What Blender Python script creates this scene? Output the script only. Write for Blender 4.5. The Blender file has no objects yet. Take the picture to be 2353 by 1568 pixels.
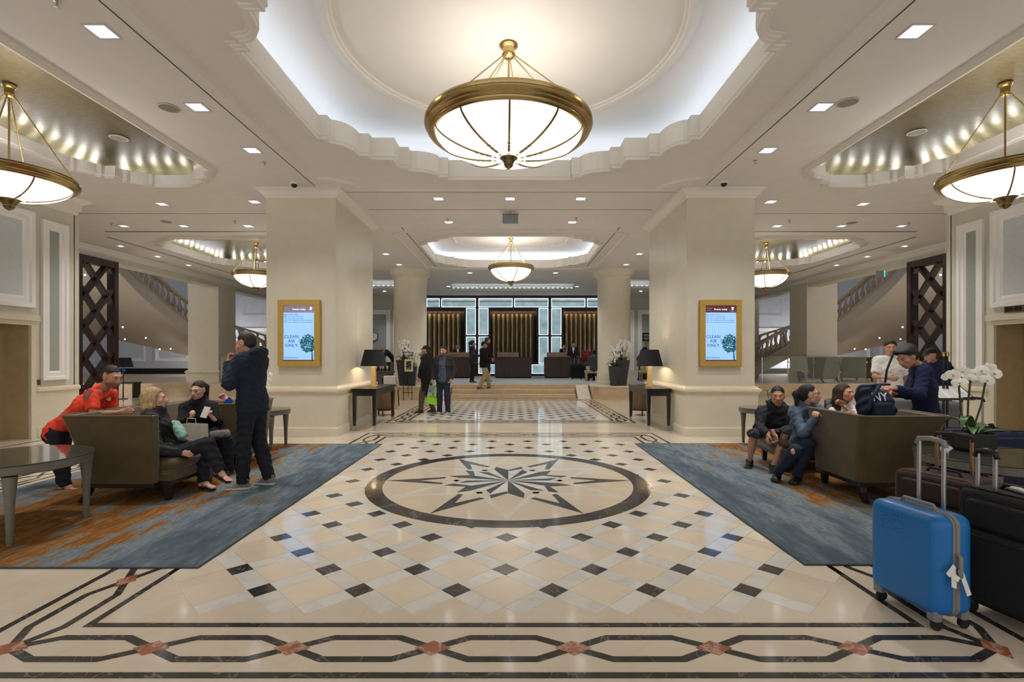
import bpy, bmesh, math, random
import numpy as np
from mathutils import Vector, Matrix
from math import sin, cos, pi, radians as R, sqrt, atan2, hypot

SC = bpy.context.scene
COL = SC.collection
random.seed(7)
# ------------------------------------------------------------------ camera
EYE = 1.5
F_PX = 1150.0            # focal length for a 2353 px wide frame
cam_d = bpy.data.cameras.new('camera')
cam_d.sensor_width = 36.0
cam_d.lens = 36.0 * F_PX / 2353.0
cam_d.shift_y = 35.0 / 2353.0
cam_d.shift_x = -1.5 / 2353.0
cam_d.clip_start = 0.05
cam_d.clip_end = 200
cam = bpy.data.objects.new('camera', cam_d)
COL.objects.link(cam)
cam.location = (0, 0, EYE)
cam.rotation_euler = (pi / 2, 0, 0)
SC.camera = cam
# ------------------------------------------------------------------ world, exposure
wd = bpy.data.worlds.new('world'); SC.world = wd; wd.use_nodes = True
wd.node_tree.nodes['Background'].inputs[0].default_value = (1.0, 0.97, 0.93, 1)
wd.node_tree.nodes['Background'].inputs[1].default_value = 0.6  # even fill light, added through the open side behind the camera
SC.view_settings.view_transform = 'Standard'
SC.view_settings.look = 'None'
SC.view_settings.gamma = 1.0
SC.view_settings.use_curve_mapping = False
SC.view_settings.exposure = 0.58
SC.cycles.use_denoising = True
SC.cycles.use_adaptive_sampling = True
SC.cycles.adaptive_threshold = 0.06
SC.cycles.use_light_tree = False
SC.cycles.max_bounces = 5
SC.cycles.diffuse_bounces = 3
SC.cycles.glossy_bounces = 2
SC.cycles.transmission_bounces = 3
SC.cycles.transparent_max_bounces = 6
SC.cycles.sample_clamp_indirect = 6.0
SC.cycles.caustics_reflective = False
SC.cycles.caustics_refractive = False


def at(px, py, d):
    """point that the photograph shows at pixel (px, py) when it is d metres away"""
    return Vector(((px - 1178.0) * d / F_PX, d, EYE - (py - 819.0) * d / F_PX))


def fl(px, py, z=0.0):
    d = (EYE - z) * F_PX / (py - 819.0)
    return at(px, py, d)


# ------------------------------------------------------------------ materials
def lin(c):
    def f(v):
        v = v / 255.0
        return v / 12.92 if v <= 0.04045 else ((v + 0.055) / 1.055) ** 2.4
    return (f(c[0]), f(c[1]), f(c[2]), 1.0)


MATS = {}


def M(name, col, rough=0.5, metal=0.0, noise=0.0, scale=8.0, bump=0.0, bscale=60.0, coat=0.0, emit=None,
      estr=0.0, trans=0.0, ior=1.45, stretch=None, spec=0.5, sheen=0.0, rand=0.0, col2=None, detail=4.0, alpha=1.0, vein=None):
    if name in MATS:
        return MATS[name]
    m = bpy.data.materials.new(name)
    m.use_nodes = True
    nt = m.node_tree
    N = nt.nodes
    L = nt.links
    b = N['Principled BSDF']
    c = lin(col)
    b.inputs['Base Color'].default_value = c
    b.inputs['Roughness'].default_value = rough
    b.inputs['Metallic'].default_value = metal
    b.inputs['IOR'].default_value = ior
    b.inputs['Specular IOR Level'].default_value = spec
    b.inputs['Coat Weight'].default_value = coat
    b.inputs['Coat Roughness'].default_value = 0.06
    b.inputs['Transmission Weight'].default_value = trans
    b.inputs['Alpha'].default_value = alpha
    if sheen:
        b.inputs['Sheen Weight'].default_value = sheen
    if emit:
        b.inputs['Emission Color'].default_value = lin(emit)
        b.inputs['Emission Strength'].default_value = estr
    tc = None
    if noise or bump or vein:
        tc = N.new('ShaderNodeNewGeometry')
        vec = tc.outputs['Position']
        if stretch:
            mp = N.new('ShaderNodeMapping')
            mp.inputs['Scale'].default_value = stretch
            L.new(vec, mp.inputs['Vector'])
            vec = mp.outputs['Vector']
    out = None
    if noise or col2:
        nz = N.new('ShaderNodeTexNoise')
        nz.inputs['Scale'].default_value = scale
        nz.inputs['Detail'].default_value = detail
        L.new(vec, nz.inputs['Vector'])
        rp = N.new('ShaderNodeValToRGB')
        c2 = lin(col2) if col2 else c
        a = [max(0, x * (1 - noise)) for x in c[:3]] + [1]
        e = [min(1, x * (1 + noise)) for x in c2[:3]] + [1]
        rp.color_ramp.elements[0].position = 0.32
        rp.color_ramp.elements[1].position = 0.68
        rp.color_ramp.elements[0].color = a
        rp.color_ramp.elements[1].color = e
        L.new(nz.outputs['Fac'], rp.inputs['Fac'])
        out = rp.outputs['Color']
    if vein:
        vn = N.new('ShaderNodeTexNoise')
        vn.inputs['Scale'].default_value = vein[1]
        vn.inputs['Detail'].default_value = 6
        vn.inputs['Distortion'].default_value = 1.2
        L.new(vec, vn.inputs['Vector'])
        sb = N.new('ShaderNodeMath'); sb.operation = 'SUBTRACT'; sb.inputs[1].default_value = 0.5
        L.new(vn.outputs['Fac'], sb.inputs[0])
        ab = N.new('ShaderNodeMath'); ab.operation = 'ABSOLUTE'
        L.new(sb.outputs[0], ab.inputs[0])
        mr = N.new('ShaderNodeMapRange')
        mr.inputs[1].default_value = 0.0; mr.inputs[2].default_value = vein[2]
        mr.inputs[3].default_value = vein[3]; mr.inputs[4].default_value = 0.0
        L.new(ab.outputs[0], mr.inputs[0])
        mx = N.new('ShaderNodeMix'); mx.data_type = 'RGBA'
        L.new(mr.outputs[0], mx.inputs[0])
        if out: L.new(out, mx.inputs[6])
        else: mx.inputs[6].default_value = c
        mx.inputs[7].default_value = lin(vein[0])
        out = mx.outputs[2]
    if rand:
        oi = N.new('ShaderNodeObjectInfo')
        mr = N.new('ShaderNodeMapRange')
        mr.inputs[3].default_value = 1 - rand; mr.inputs[4].default_value = 1 + rand
        L.new(oi.outputs['Random'], mr.inputs[0])
        hv = N.new('ShaderNodeHueSaturation')
        L.new(mr.outputs[0], hv.inputs['Value'])
        if out: L.new(out, hv.inputs['Color'])
        else: hv.inputs['Color'].default_value = c
        out = hv.outputs['Color']
    if out:
        L.new(out, b.inputs['Base Color'])
        if emit and estr and noise:
            pass
    if bump:
        bn = N.new('ShaderNodeTexNoise')
        bn.inputs['Scale'].default_value = bscale
        bn.inputs['Detail'].default_value = 3
        L.new(vec, bn.inputs['Vector'])
        bp = N.new('ShaderNodeBump')
        bp.inputs['Strength'].default_value = bump
        bp.inputs['Distance'].default_value = 0.01
        L.new(bn.outputs['Fac'], bp.inputs['Height'])
        L.new(bp.outputs['Normal'], b.inputs['Normal'])
    MATS[name] = m
    return m


# ------------------------------------------------------------------ object helpers
def link(o, parent=None):
    COL.objects.link(o)
    if parent is not None:
        o.parent = parent
    return o


def tag(o, label=None, cat=None, group=None, kind=None):
    if label: o['label'] = label
    if cat: o['category'] = cat
    if group: o['group'] = group
    if kind: o['kind'] = kind
    return o


def thing(name, label, cat, loc=(0, 0, 0), rz=0.0, group=None):
    o = bpy.data.objects.new(name, None)
    o.empty_display_size = 0.1
    o.location = loc
    o.rotation_euler = (0, 0, rz)
    link(o)
    return tag(o, label, cat, group)


def copy_tree(o, parent=None, swap=None):
    c = o.copy()
    COL.objects.link(c)
    c.parent = parent
    for ch in o.children:
        copy_tree(ch, c)
    return c


def arr(p):
    return Vector((p[0], p[1], p[2]))


class MB:
    """collects vertices and faces of one mesh"""

    def __init__(s):
        s.v = []; s.f = []; s.m = []; s.cur = 0

    def add(s, vs, fs):
        o = len(s.v)
        s.v += [tuple(x) for x in vs]
        s.f += [tuple(i + o for i in f) for f in fs]
        s.m += [s.cur] * len(fs)
        return s

    def box(s, x0, x1, y0, y1, z0, z1, ch=0.0):
        if ch <= 0:
            v = [(x, y, z) for z in (z0, z1) for y in (y0, y1) for x in (x0, x1)]
            return s.add(v, [(0, 2, 3, 1), (4, 5, 7, 6), (0, 1, 5, 4), (2, 6, 7, 3), (0, 4, 6, 2), (1, 3, 7, 5)])
        pts = []
        for z, i in ((z0, 1), (z0 + ch, 0), (z1 - ch, 0), (z1, 1)):
            k = ch * i
            e = ch * (1 - i)
            ring = [(x0 + k + e, y0 + k), (x1 - k - e, y0 + k), (x1 - k, y0 + k + e), (x1 - k, y1 - k - e),
                    (x1 - k - e, y1 - k), (x0 + k + e, y1 - k), (x0 + k, y1 - k - e), (x0 + k, y0 + k + e)]
            pts.append([(a, b, z) for a, b in ring])
        return s.loft(pts, True, True)

    def loft(s, rings, cap0=False, cap1=False, closed=True):
        n = len(rings[0])
        vs = [p for r in rings for p in r]
        fs = []
        for k in range(len(rings) - 1):
            for i in range(n if closed else n - 1):
                j = (i + 1) % n
                fs.append((k * n + i, k * n + j, (k + 1) * n + j, (k + 1) * n + i))
        if cap0: fs.append(tuple(range(n - 1, -1, -1)))
        if cap1: fs.append(tuple(range((len(rings) - 1) * n, len(rings) * n)))
        return s.add(vs, fs)

    def prism(s, poly, z0, z1):
        return s.loft([[(x, y, z0) for x, y in poly], [(x, y, z1) for x, y in poly]], True, True)

    def quad(s, a, b, c, d):
        return s.add([a, b, c, d], [(0, 1, 2, 3)])

    def lathe(s, prof, c=(0, 0, 0), n=24, cap=True, sx=1.0, sy=1.0):
        rings = [[(c[0] + r * cos(2 * pi * i / n) * sx, c[1] + r * sin(2 * pi * i / n) * sy, c[2] + z) for i in range(n)] for r, z in prof]
        return s.loft(rings, cap, cap)

    def tube(s, pts, r, n=8, caps=True):
        pts = [Vector(p) for p in pts]
        rs = r if isinstance(r, (list, tuple)) else [r] * len(pts)
        rings = []
        up = None
        for i, p in enumerate(pts):
            a = pts[max(0, i - 1)]; b = pts[min(len(pts) - 1, i + 1)]
            t = (b - a)
            if t.length < 1e-9: t = Vector((0, 0, 1))
            t.normalize()
            if up is None:
                up = Vector((0, 0, 1)) if abs(t.z) < 0.9 else Vector((1, 0, 0))
            u = t.cross(up)
            if u.length < 1e-6: u = t.cross(Vector((0, 1, 0.3)))
            u.normalize()
            w = u.cross(t); up = w
            rings.append([tuple(p + u * (rs[i] * cos(2 * pi * k / n)) + w * (rs[i] * sin(2 * pi * k / n))) for k in range(n)])
        return s.loft(rings, caps, caps)

    def bar(s, a, b, w, h, up=(0, 0, 1)):
        a = Vector(a); b = Vector(b)
        t = (b - a).normalized()
        u = t.cross(Vector(up))
        if u.length < 1e-5: u = t.cross(Vector((1, 0, 0)))
        u.normalize(); v = u.cross(t)
        rings = [[tuple(p + u * (w / 2 * i) + v * (h / 2 * j)) for i, j in ((-1, -1), (1, -1), (1, 1), (-1, 1))] for p in (a, b)]
        return s.loft(rings, True, True)

    def sphere(s, c, r, n=10, m=7, sc=(1, 1, 1)):
        rings = []
        for k in range(m + 1):
            t = pi * k / m
            rr = max(1e-4, sin(t))
            rings.append([(c[0] + r * sc[0] * rr * cos(2 * pi * i / n), c[1] + r * sc[1] * rr * sin(2 * pi * i / n), c[2] - r * sc[2] * cos(t)) for i in range(n)])
        return s.loft(rings, True, True)

    def sweep(s, path, prof, closed=True):
        """path: 2D outline (counter-clockwise), prof: (offset outward, z)"""
        n = len(path)
        nor = []
        for i in range(n):
            p = Vector(path[i])
            if closed or 0 < i < n - 1:
                a = Vector(path[i - 1]); b = Vector(path[(i + 1) % n])
                e1 = (p - a).normalized(); e2 = (b - p).normalized()
            elif i == 0:
                e1 = e2 = (Vector(path[1]) - p).normalized()
            else:
                e1 = e2 = (p - Vector(path[i - 1])).normalized()
            n1 = Vector((e1.y, -e1.x)); n2 = Vector((e2.y, -e2.x))
            q = n1 + n2
            if q.length < 1e-6: q = n1
            q.normalize()
            k = 1.0 / max(0.5, q.dot(n1))
            nor.append(q * k)
        rings = [[(path[i][0] + nor[i].x * o, path[i][1] + nor[i].y * o, z) for o, z in prof] for i in range(n)]
        vs = [p for r in rings for p in r]
        m = len(prof)
        fs = []
        for i in range(n if closed else n - 1):
            j = (i + 1) % n
            for k in range(m - 1):
                fs.append((i * m + k, j * m + k, j * m + k + 1, i * m + k + 1))
        return s.add(vs, fs)

    def build(s, name, mat, parent=None, smooth=False, angle=None):
        me = bpy.data.meshes.new(name)
        me.from_pydata(s.v, [], s.f)
        for mm in (mat if isinstance(mat, (list, tuple)) else [mat]):
            me.materials.append(mm)
        if isinstance(mat, (list, tuple)):
            me.polygons.foreach_set('material_index', s.m)
        me.validate()
        if smooth:
            me.polygons.foreach_set('use_smooth', [True] * len(me.polygons))
            if angle: me.set_sharp_from_angle(angle=R(angle))
        me.update()
        o = bpy.data.objects.new(name, me)
        return link(o, parent)


def fixn(o):
    bm = bmesh.new(); bm.from_mesh(o.data)
    bmesh.ops.recalc_face_normals(bm, faces=bm.faces[:])
    bm.to_mesh(o.data); bm.free()
    return o


def filled(name, outer, holes, z, mat, parent=None):
    """flat polygon with holes at height z"""
    bm = bmesh.new()
    ed = []
    for loop in [outer] + holes:
        vs = [bm.verts.new((x, y, z)) for x, y in loop]
        for i in range(len(vs)):
            ed.append(bm.edges.new((vs[i], vs[(i + 1) % len(vs)])))
    bmesh.ops.triangle_fill(bm, use_beauty=True, use_dissolve=False, edges=ed, normal=(0, 0, -1))
    me = bpy.data.meshes.new(name)
    bm.to_mesh(me); bm.free()
    me.materials.append(mat)
    return link(bpy.data.objects.new(name, me), parent)


def text_obj(name, body, size, mat, loc, rot, parent=None, align='LEFT', extrude=0.0008, spacing=1.0):
    cu = bpy.data.curves.new(name, 'FONT')
    cu.body = body; cu.size = size; cu.extrude = extrude; cu.align_x = align; cu.space_character = spacing
    cu.resolution_u = 3
    o = bpy.data.objects.new(name, cu)
    COL.objects.link(o)
    dg = bpy.context.evaluated_depsgraph_get()
    me = bpy.data.meshes.new_from_object(o.evaluated_get(dg))
    bpy.data.objects.remove(o); bpy.data.curves.remove(cu)
    me.materials.clear(); me.materials.append(mat)
    n = bpy.data.objects.new(name, me)
    n.location = loc; n.rotation_euler = rot
    return link(n, parent)


def rect(x0, x1, y0, y1):
    return [(x0, y0), (x1, y0), (x1, y1), (x0, y1)]


# palette
PLASTER = M('plaster', (226, 221, 217), 0.75, noise=0.02, scale=3)
PLASTER_W = M('plaster_white', (232, 226, 216), 0.6)
STONE = M('cream_stone', (217, 209, 188), 0.32, noise=0.022, scale=4, bump=0.03, bscale=90)
STONE_R = M('cream_stone_rail', (228, 214, 188), 0.28, noise=0.04, scale=7)
STONE_S = M('step_stone', (214, 190, 156), 0.3, noise=0.06, scale=6)
BRASS = M('brass', (186, 162, 112), 0.24, metal=1.0, noise=0.06, scale=14)
BRASS_D = M('antique_brass', (136, 118, 80), 0.3, metal=1.0, noise=0.1, scale=20)
GOLDP = M('gold_paint', (196, 160, 78), 0.42, metal=0.35, noise=0.06, scale=40)
GOLDLEAF = M('gold_leaf', (112, 100, 72), 0.42, metal=0.6, noise=0.16, scale=9, bump=0.15, bscale=26, stretch=(1, 3, 1))
BLACK = M('black_satin', (20, 18, 18), 0.35)
BLACKM = M('black_matte', (24, 23, 24), 0.8)
DWOOD = M('dark_wood', (52, 30, 24), 0.4, noise=0.25, scale=10, stretch=(1, 1, 0.15), coat=0.15)
EBON = M('ebony', (26, 20, 18), 0.3, noise=0.15, scale=12, coat=0.3)
CHROME = M('brushed_metal', (190, 188, 184), 0.25, metal=1.0)
GLASS = M('clear_glass', (225, 240, 235), 0.02, trans=1.0, ior=1.1, spec=0.4)
LED_C = M('cool_led', (255, 255, 255), 0.5, emit=(204, 224, 255), estr=8.5)
LED_D = M('downlight_glow', (255, 255, 255), 0.5, emit=(240, 246, 255), estr=12.0)
# ================================================================== STRUCTURE
ZC = 4.65
AX = -0.05         # axis of the hall
CY = 6.1           # centre of the main coffer


def scallop(cx, cy, hx, hy, s=1.0):
    """counter-clockwise outline of a rectangular opening with notched, scalloped corners"""
    c = [(0, 1.64), (.12, 1.64), (.12, 1.5)]
    for i in range(1, 7):
        t = pi / 2 * i / 6
        c.append((.12 + .28 * sin(t), 1.05 + .45 * cos(t)))
    c += [(.55, 1.05), (.55, .9), (.9, .9)]
    c = [(u * s, v * s) for u, v in c]
    full = c + [(v, u) for u, v in reversed(c[:-1])]
    out = []
    # corner +x -y  (going ccw from bottom edge to right edge)
    for u, v in reversed(full): out.append((cx + hx - u, cy - hy + v))
    for u, v in full: out.append((cx + hx - u, cy + hy - v))
    for u, v in reversed(full): out.append((cx - hx + u, cy + hy - v))
    for u, v in full: out.append((cx - hx + u, cy - hy + v))
    return out


HOLE_MAIN = scallop(AX, CY, 2.72, 2.66)
HOLE_FAR = scallop(AX, 15.2, 2.5, 2.25, 0.62)
GOLD = [(-6.22, 6.3, 1.15, 2.85, 0.5), (6.12, 6.3, 1.15, 2.85, 0.5), (-7.9, 15.4, 2.1, 2.15, 0.6), (7.8, 15.4, 2.1, 2.15, 0.6)]
HOLE_G = [scallop(*g) for g in GOLD]
HOLE_R = rect(-2.85, 2.85, 21.7, 24.0)
HOLE_RS = [rect(-7.6, -4.2, 20.6, 23.2), rect(4.2, 7.6, 20.6, 23.2)]
outer = [(-8.75, -1.2), (8.75, -1.2), (8.75, 10), (12.0, 10), (12.0, 26), (-12.0, 26), (-12.0, 10), (-8.75, 10)]
ceil = filled('ceiling', outer, [HOLE_MAIN, HOLE_FAR] + HOLE_G + [HOLE_R] + HOLE_RS, ZC, PLASTER)
tag(ceil, kind='structure')

trim_n = [0]


def trim(mb, mat, parent=None, name=None):
    trim_n[0] += 1
    o = mb.build(name or 'trim_%d' % trim_n[0], mat, parent)
    if parent is None: o['kind'] = 'structure'
    return fixn(o)


MOULD = [(.10, ZC), (.10, ZC - .02), (.07, ZC - .022), (.065, ZC - .04), (.035, ZC - .045), (.03, ZC - .06), (0.0, ZC - .06), (0.0, ZC - .02), (-.015, ZC - .01), (-.015, ZC + .03)]


def coffer(name, path, zl, zt, pad, cx, cy, hx, hy, topmat, led=True, ledr=0.012, ring=None):
    """opening lip, ledge, upper box with the cove light behind the lip"""
    root = bpy.data.objects.new(name, None); link(root); root['kind'] = 'structure'
    m = MB(); m.sweep(path, MOULD + [(-.015, zl), (.05, zl)])
    fixn(m.build('cove_lip', PLASTER_W, root))
    X, Y = hx + pad, hy + pad
    box = rect(cx - X, cx + X, cy - Y, cy + Y)
    filled('cove_ledge', box, [path], zl, PLASTER_W, root)
    m = MB()
    k = 0.18
    prof = [(0, zl), (0, zt - k)] + [(-k + k * cos(t), zt - k + k * sin(t)) for t in [pi / 2 * i / 6 for i in range(1, 7)]]
    m.sweep(box, prof)
    fixn(m.build('cove_wall', topmat, root, smooth=True))
    m = MB(); m.quad((cx - X + k, cy - Y + k, zt), (cx - X + k, cy + Y - k, zt), (cx + X - k, cy + Y - k, zt), (cx + X - k, cy - Y + k, zt))
    m.build('cove_ceiling', topmat, root)
    if led:
        q = pad * 0.62
        m = MB(); m.sweep(rect(cx - hx - q, cx + hx + q, cy - hy - q, cy + hy + q), [(-.015, zl + .012), (.015, zl + .012), (.015, zl + .03), (-.015, zl + .03), (-.015, zl + .012)])
        m.build('cove_led_strip', LED_C, root)
    return root


cf = coffer('ceiling_coffer', HOLE_MAIN, 4.93, 5.37, 0.42, AX, CY, 2.72, 2.66, PLASTER_W)
ringp = [(AX + 2.13 * cos(2 * pi * i / 72), CY + 2.13 * sin(2 * pi * i / 72)) for i in range(72)]
m = MB(); m.sweep(ringp, [(.09, 5.369), (.085, 5.34), (.05, 5.335), (.045, 5.315), (.0, 5.31), (-.045, 5.315), (-.05, 5.335), (-.085, 5.34), (-.09, 5.369)])
fixn(m.build('circular_moulding', PLASTER_W, cf))
cf2 = coffer('ceiling_coffer', HOLE_FAR, 4.86, 5.12, 0.4, AX, 15.2, 2.5, 2.25, PLASTER_W)
inner2 = scallop(AX, 15.2, 1.75, 1.5, 0.45)
m = MB(); m.sweep(inner2, [(.07, 5.119), (.065, 5.09), (.0, 5.085), (-.05, 5.119)])
fixn(m.build('inner_moulding', PLASTER_W, cf2))
# gold recesses with bead LEDs
LEDB = M('bead_led', (255, 255, 255), 0.5, emit=(236, 244, 255), estr=130.0)
for gi, g in enumerate(GOLD):
    cx, cy, hx, hy, s = g
    path = HOLE_G[gi]
    root = bpy.data.objects.new('ceiling_recess', None); link(root); root['kind'] = 'structure'
    m = MB(); m.sweep(path, MOULD + [(-.015, ZC + .16), (.05, ZC + .16)])
    fixn(m.build('recess_lip', PLASTER_W, root))
    pad = .25
    X, Y = hx + pad, hy + pad
    zl, zt = ZC + .16, 5.0
    nn = 64
    # superelliptical gold vault
    def ring_at(k, z):
        out = []
        for i in range(nn):
            a = 2 * pi * i / nn
            ca, sa = cos(a), sin(a)
            e = 0.35
            out.append((cx + X * k * math.copysign(abs(ca) ** e, ca), cy + (Y - X * (1 - k)) * math.copysign(abs(sa) ** e, sa), z))
        return out
    m = MB()
    m.loft([ring_at(1.0, zl), ring_at(1.0, zl + .02), ring_at(.985, zl + .07), ring_at(.94, zl + .13), ring_at(.86, zt - .01), ring_at(.7, zt)], False, True)
    fixn(m.build('gold_vault', GOLDLEAF, root, smooth=True))
    filled('recess_ledge', rect(cx - X, cx + X, cy - Y, cy + Y), [path], zl, GOLDLEAF, root)
    # LED beads
    m = MB()
    per = []
    q = .07
    st = .26
    nx = int(2 * (hx + q) / st); ny = int(2 * (hy + q) / st)
    for i in range(nx + 1):
        x = cx - hx - q + 2 * (hx + q) * i / nx
        per += [(x, cy + hy + q), (x, cy - hy - q)]
    for i in range(1, ny):
        y = cy - hy - q + 2 * (hy + q) * i / ny
        per += [(cx - hx - q, y), (cx + hx + q, y)]
    for x, y in per:
        m.box(x - .016, x + .016, y - .016, y + .016, zl + .006, zl + .02)
    o = m.build('led_bead_row', LEDB, root); o['kind'] = 'stuff'
# reception recess lights
LINER = M('recess_liner', (214, 208, 190), 0.4, metal=0.2)
for nm, h in (('ceiling_recess', HOLE_R), ('ceiling_recess', HOLE_RS[0]), ('ceiling_recess', HOLE_RS[1])):
    x0, y0 = h[0]; x1, y1 = h[2]
    root = bpy.data.objects.new(nm, None); link(root); root['kind'] = 'structure'
    m = MB(); m.sweep(h, [(.0, ZC), (0, ZC + .12), (.25, ZC + .12)])
    fixn(m.build('recess_lip', PLASTER_W, root))
    m = MB(); m.sweep(rect(x0 - .25, x1 + .25, y0 - .25, y1 + .25), [(0, ZC + .12), (0, ZC + .3)]); 
    m.quad((x0 - .25, y0 - .25, ZC + .3), (x0 - .25, y1 + .25, ZC + .3), (x1 + .25, y1 + .25, ZC + .3), (x1 + .25, y0 - .25, ZC + .3))
    fixn(m.build('recess_ceiling', LINER, root))
    m = MB()
    n = int((x1 - x0) / .22)
    for i in range(n + 1):
        x = x0 + (x1 - x0) * i / n
        for y in (y0 - .1, y1 + .1):
            m.box(x - .03, x + .03, y - .03, y + .03, ZC + .125, ZC + .14)
    o = m.build('led_bead_row', LED_C, root); o['kind'] = 'stuff'

# shallow outer moulding around the main coffer and ceiling joints
def scoop(cx, cy, hx, hy, r):
    out = []
    for sx, sy, a0 in ((1, -1, 180), (1, 1, 270), (-1, 1, 0), (-1, -1, 90)):
        px, py = cx + sx * hx, cy + sy * hy
        for i in range(9):
            a = R(a0 - 90 * i / 8)
            out.append((px + r * cos(a), py + r * sin(a)))
        # straight runs come from the neighbouring arcs
    return out


m = MB(); m.sweep(scoop(AX, CY, 3.42, 3.36, .62), [(.07, ZC + .001), (.065, ZC - .018), (.03, ZC - .022), (.02, ZC - .034), (-.02, ZC - .034), (-.07, ZC + .001)])
trim(m, PLASTER)
m = MB(); m.sweep(scoop(AX, 15.2, 3.0, 2.75, .4), [(.05, ZC + .001), (.045, ZC - .02), (-.02, ZC - .03), (-.05, ZC + .001)])
trim(m, PLASTER)
JOINT = M('ceiling_joint', (88, 80, 72), 0.8)
SLOT = M('slot_diffuser', (104, 96, 86), 0.6)
for x0, x1, y0, y1, mat in ((-3.665, -3.65, -1.2, 9.25, JOINT), (3.55, 3.565, -1.2, 9.2, JOINT), (-3.2, 3.1, 9.6, 9.612, JOINT), (-3.1, 3.0, 10.75, 10.762, JOINT),
                            (-11.8, -4.7, 11.05, 11.065, JOINT), (4.6, 11.7, 11.05, 11.065, JOINT), (-10.3, -4.6, 12.6, 12.68, SLOT), (4.5, 10.2, 12.6, 12.68, SLOT),
                            (-2.72, -2.70, 12.2, 17.6, JOINT), (2.6, 2.62, 12.2, 17.6, JOINT), (-10.72, -10.66, 13.2, 19, SLOT), (10.6, 10.66, 13.2, 19, SLOT)):
    m = MB(); m.box(x0, x1, y0, y1, ZC - .003, ZC + .002); trim(m, mat)

# ------------------------------------------------------------------ floor
FLOORM = M('cream_marble_floor', (221, 207, 186), 0.10, noise=0.05, scale=1.6, vein=((206, 178, 140), 1.3, 0.03, 0.22), spec=0.75)
TB = M('black_marble', (58, 56, 54), 0.12, noise=0.18, scale=14, vein=((176, 168, 160), 3.2, 0.012, 0.35), spec=0.5)
TW = M('white_marble', (224, 220, 212), 0.10, noise=0.05, scale=4, rand=0.05, vein=((196, 192, 190), 2.0, 0.05, 0.3), spec=0.75)
TC = M('beige_marble', (228, 213, 190), 0.10, noise=0.04, scale=3, rand=0.06, spec=0.75)
TR = M('red_marble', (160, 98, 72), 0.15, noise=0.2, scale=24, vein=((226, 200, 180), 9.0, 0.06, 0.5))
JN = M('stone_joint', (150, 134, 112), 0.5)
floor = MB().box(-26, 26, -1.2, 31, -.12, 0.0).build('floor', FLOORM)
tag(floor, kind='structure')
S = 0.622
HP = S / sqrt(2)         # lattice period along the diagonal
BW = 0.136               # black square side
TZ = 0.0022


def mesh_only(mb, name, mat):
    o = mb.build(name, mat)
    me = o.data
    bpy.data.objects.remove(o)
    return me


def slab(poly, g=0.0012):
    return MB().prism(poly, 0.0002, TZ)


g = 0.0016
me_black = mesh_only(slab(rect(-BW / 2, BW / 2, -BW / 2, BW / 2)), 'black_inlay', TB)
LW = HP - BW
me_white = mesh_only(slab(rect(-LW / 2 + g, LW / 2 - g, -BW / 2 + g, BW / 2 - g)), 'white_strip', TW)
me_beige = mesh_only(slab(rect(-LW / 2 + g, LW / 2 - g, -LW / 2 + g, LW / 2 - g)), 'beige_tile', TC)


def piece(me, name, x, y, rz, parent=floor):
    o = bpy.data.objects.new(name, me)
    o.location = (x, y, 0); o.rotation_euler = (0, 0, rz)
    return link(o, parent)


RC = 1.653
CCX, CCY = -0.055, 6.02
FY0 = 3.206
for r in range(19):
    y = FY0 + r * S / 2
    odd = r % 2
    xs = [AX + S * (k - (3 if odd else 2.5)) for k in range(7 if odd else 6)]
    for x in xs:
        if hypot(x - CCX, y - CCY) > RC - .14:
            piece(me_black, 'black_inlay', x, y, pi / 4)
        # beige tile to the right of and above this node (centre half a period up-right)
        for sx in (-1, 1):
            bx, by = x + sx * S / 2, y
            if sx == 1 or x == xs[0]:
                if hypot(bx - CCX, by - CCY) > RC - .12 and abs(bx - AX) < 2.2:
                    piece(me_beige, 'beige_tile', bx, by, pi / 4)
        for sx, sy in ((1, 1), (-1, 1), (1, -1), (-1, -1)):
            wx, wy = x + sx * S / 4, y + sy * S / 4
            # draw a strip once: upward ones always, downward ones only on the first row
            if sy == -1 and r > 0:
                continue
            if hypot(wx - CCX, wy - CCY) > RC - .12 and abs(wx - AX) < 2.1 and wy < 9.05:
                piece(me_white, 'white_strip', wx, wy, pi / 4 if sx * sy > 0 else -pi / 4)
    if not odd:
        for sx in (-1, 1):
            ex = AX + sx * S * 3
            for sy in (-1, 1):
                pass


def strip_mesh(pts, w, closed=False):
    """mitred flat strip along 2D points"""
    m = MB()
    m.sweep(pts, [(-w / 2, 0.0002), (-w / 2, TZ), (w / 2, TZ), (w / 2, .0002), (-w / 2, .0002)], closed)
    return m


def inlay(mb, name='black_inlay_band', mat=TB, parent=floor):
    o = fixn(mb.build(name, mat, parent)); return o


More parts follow.
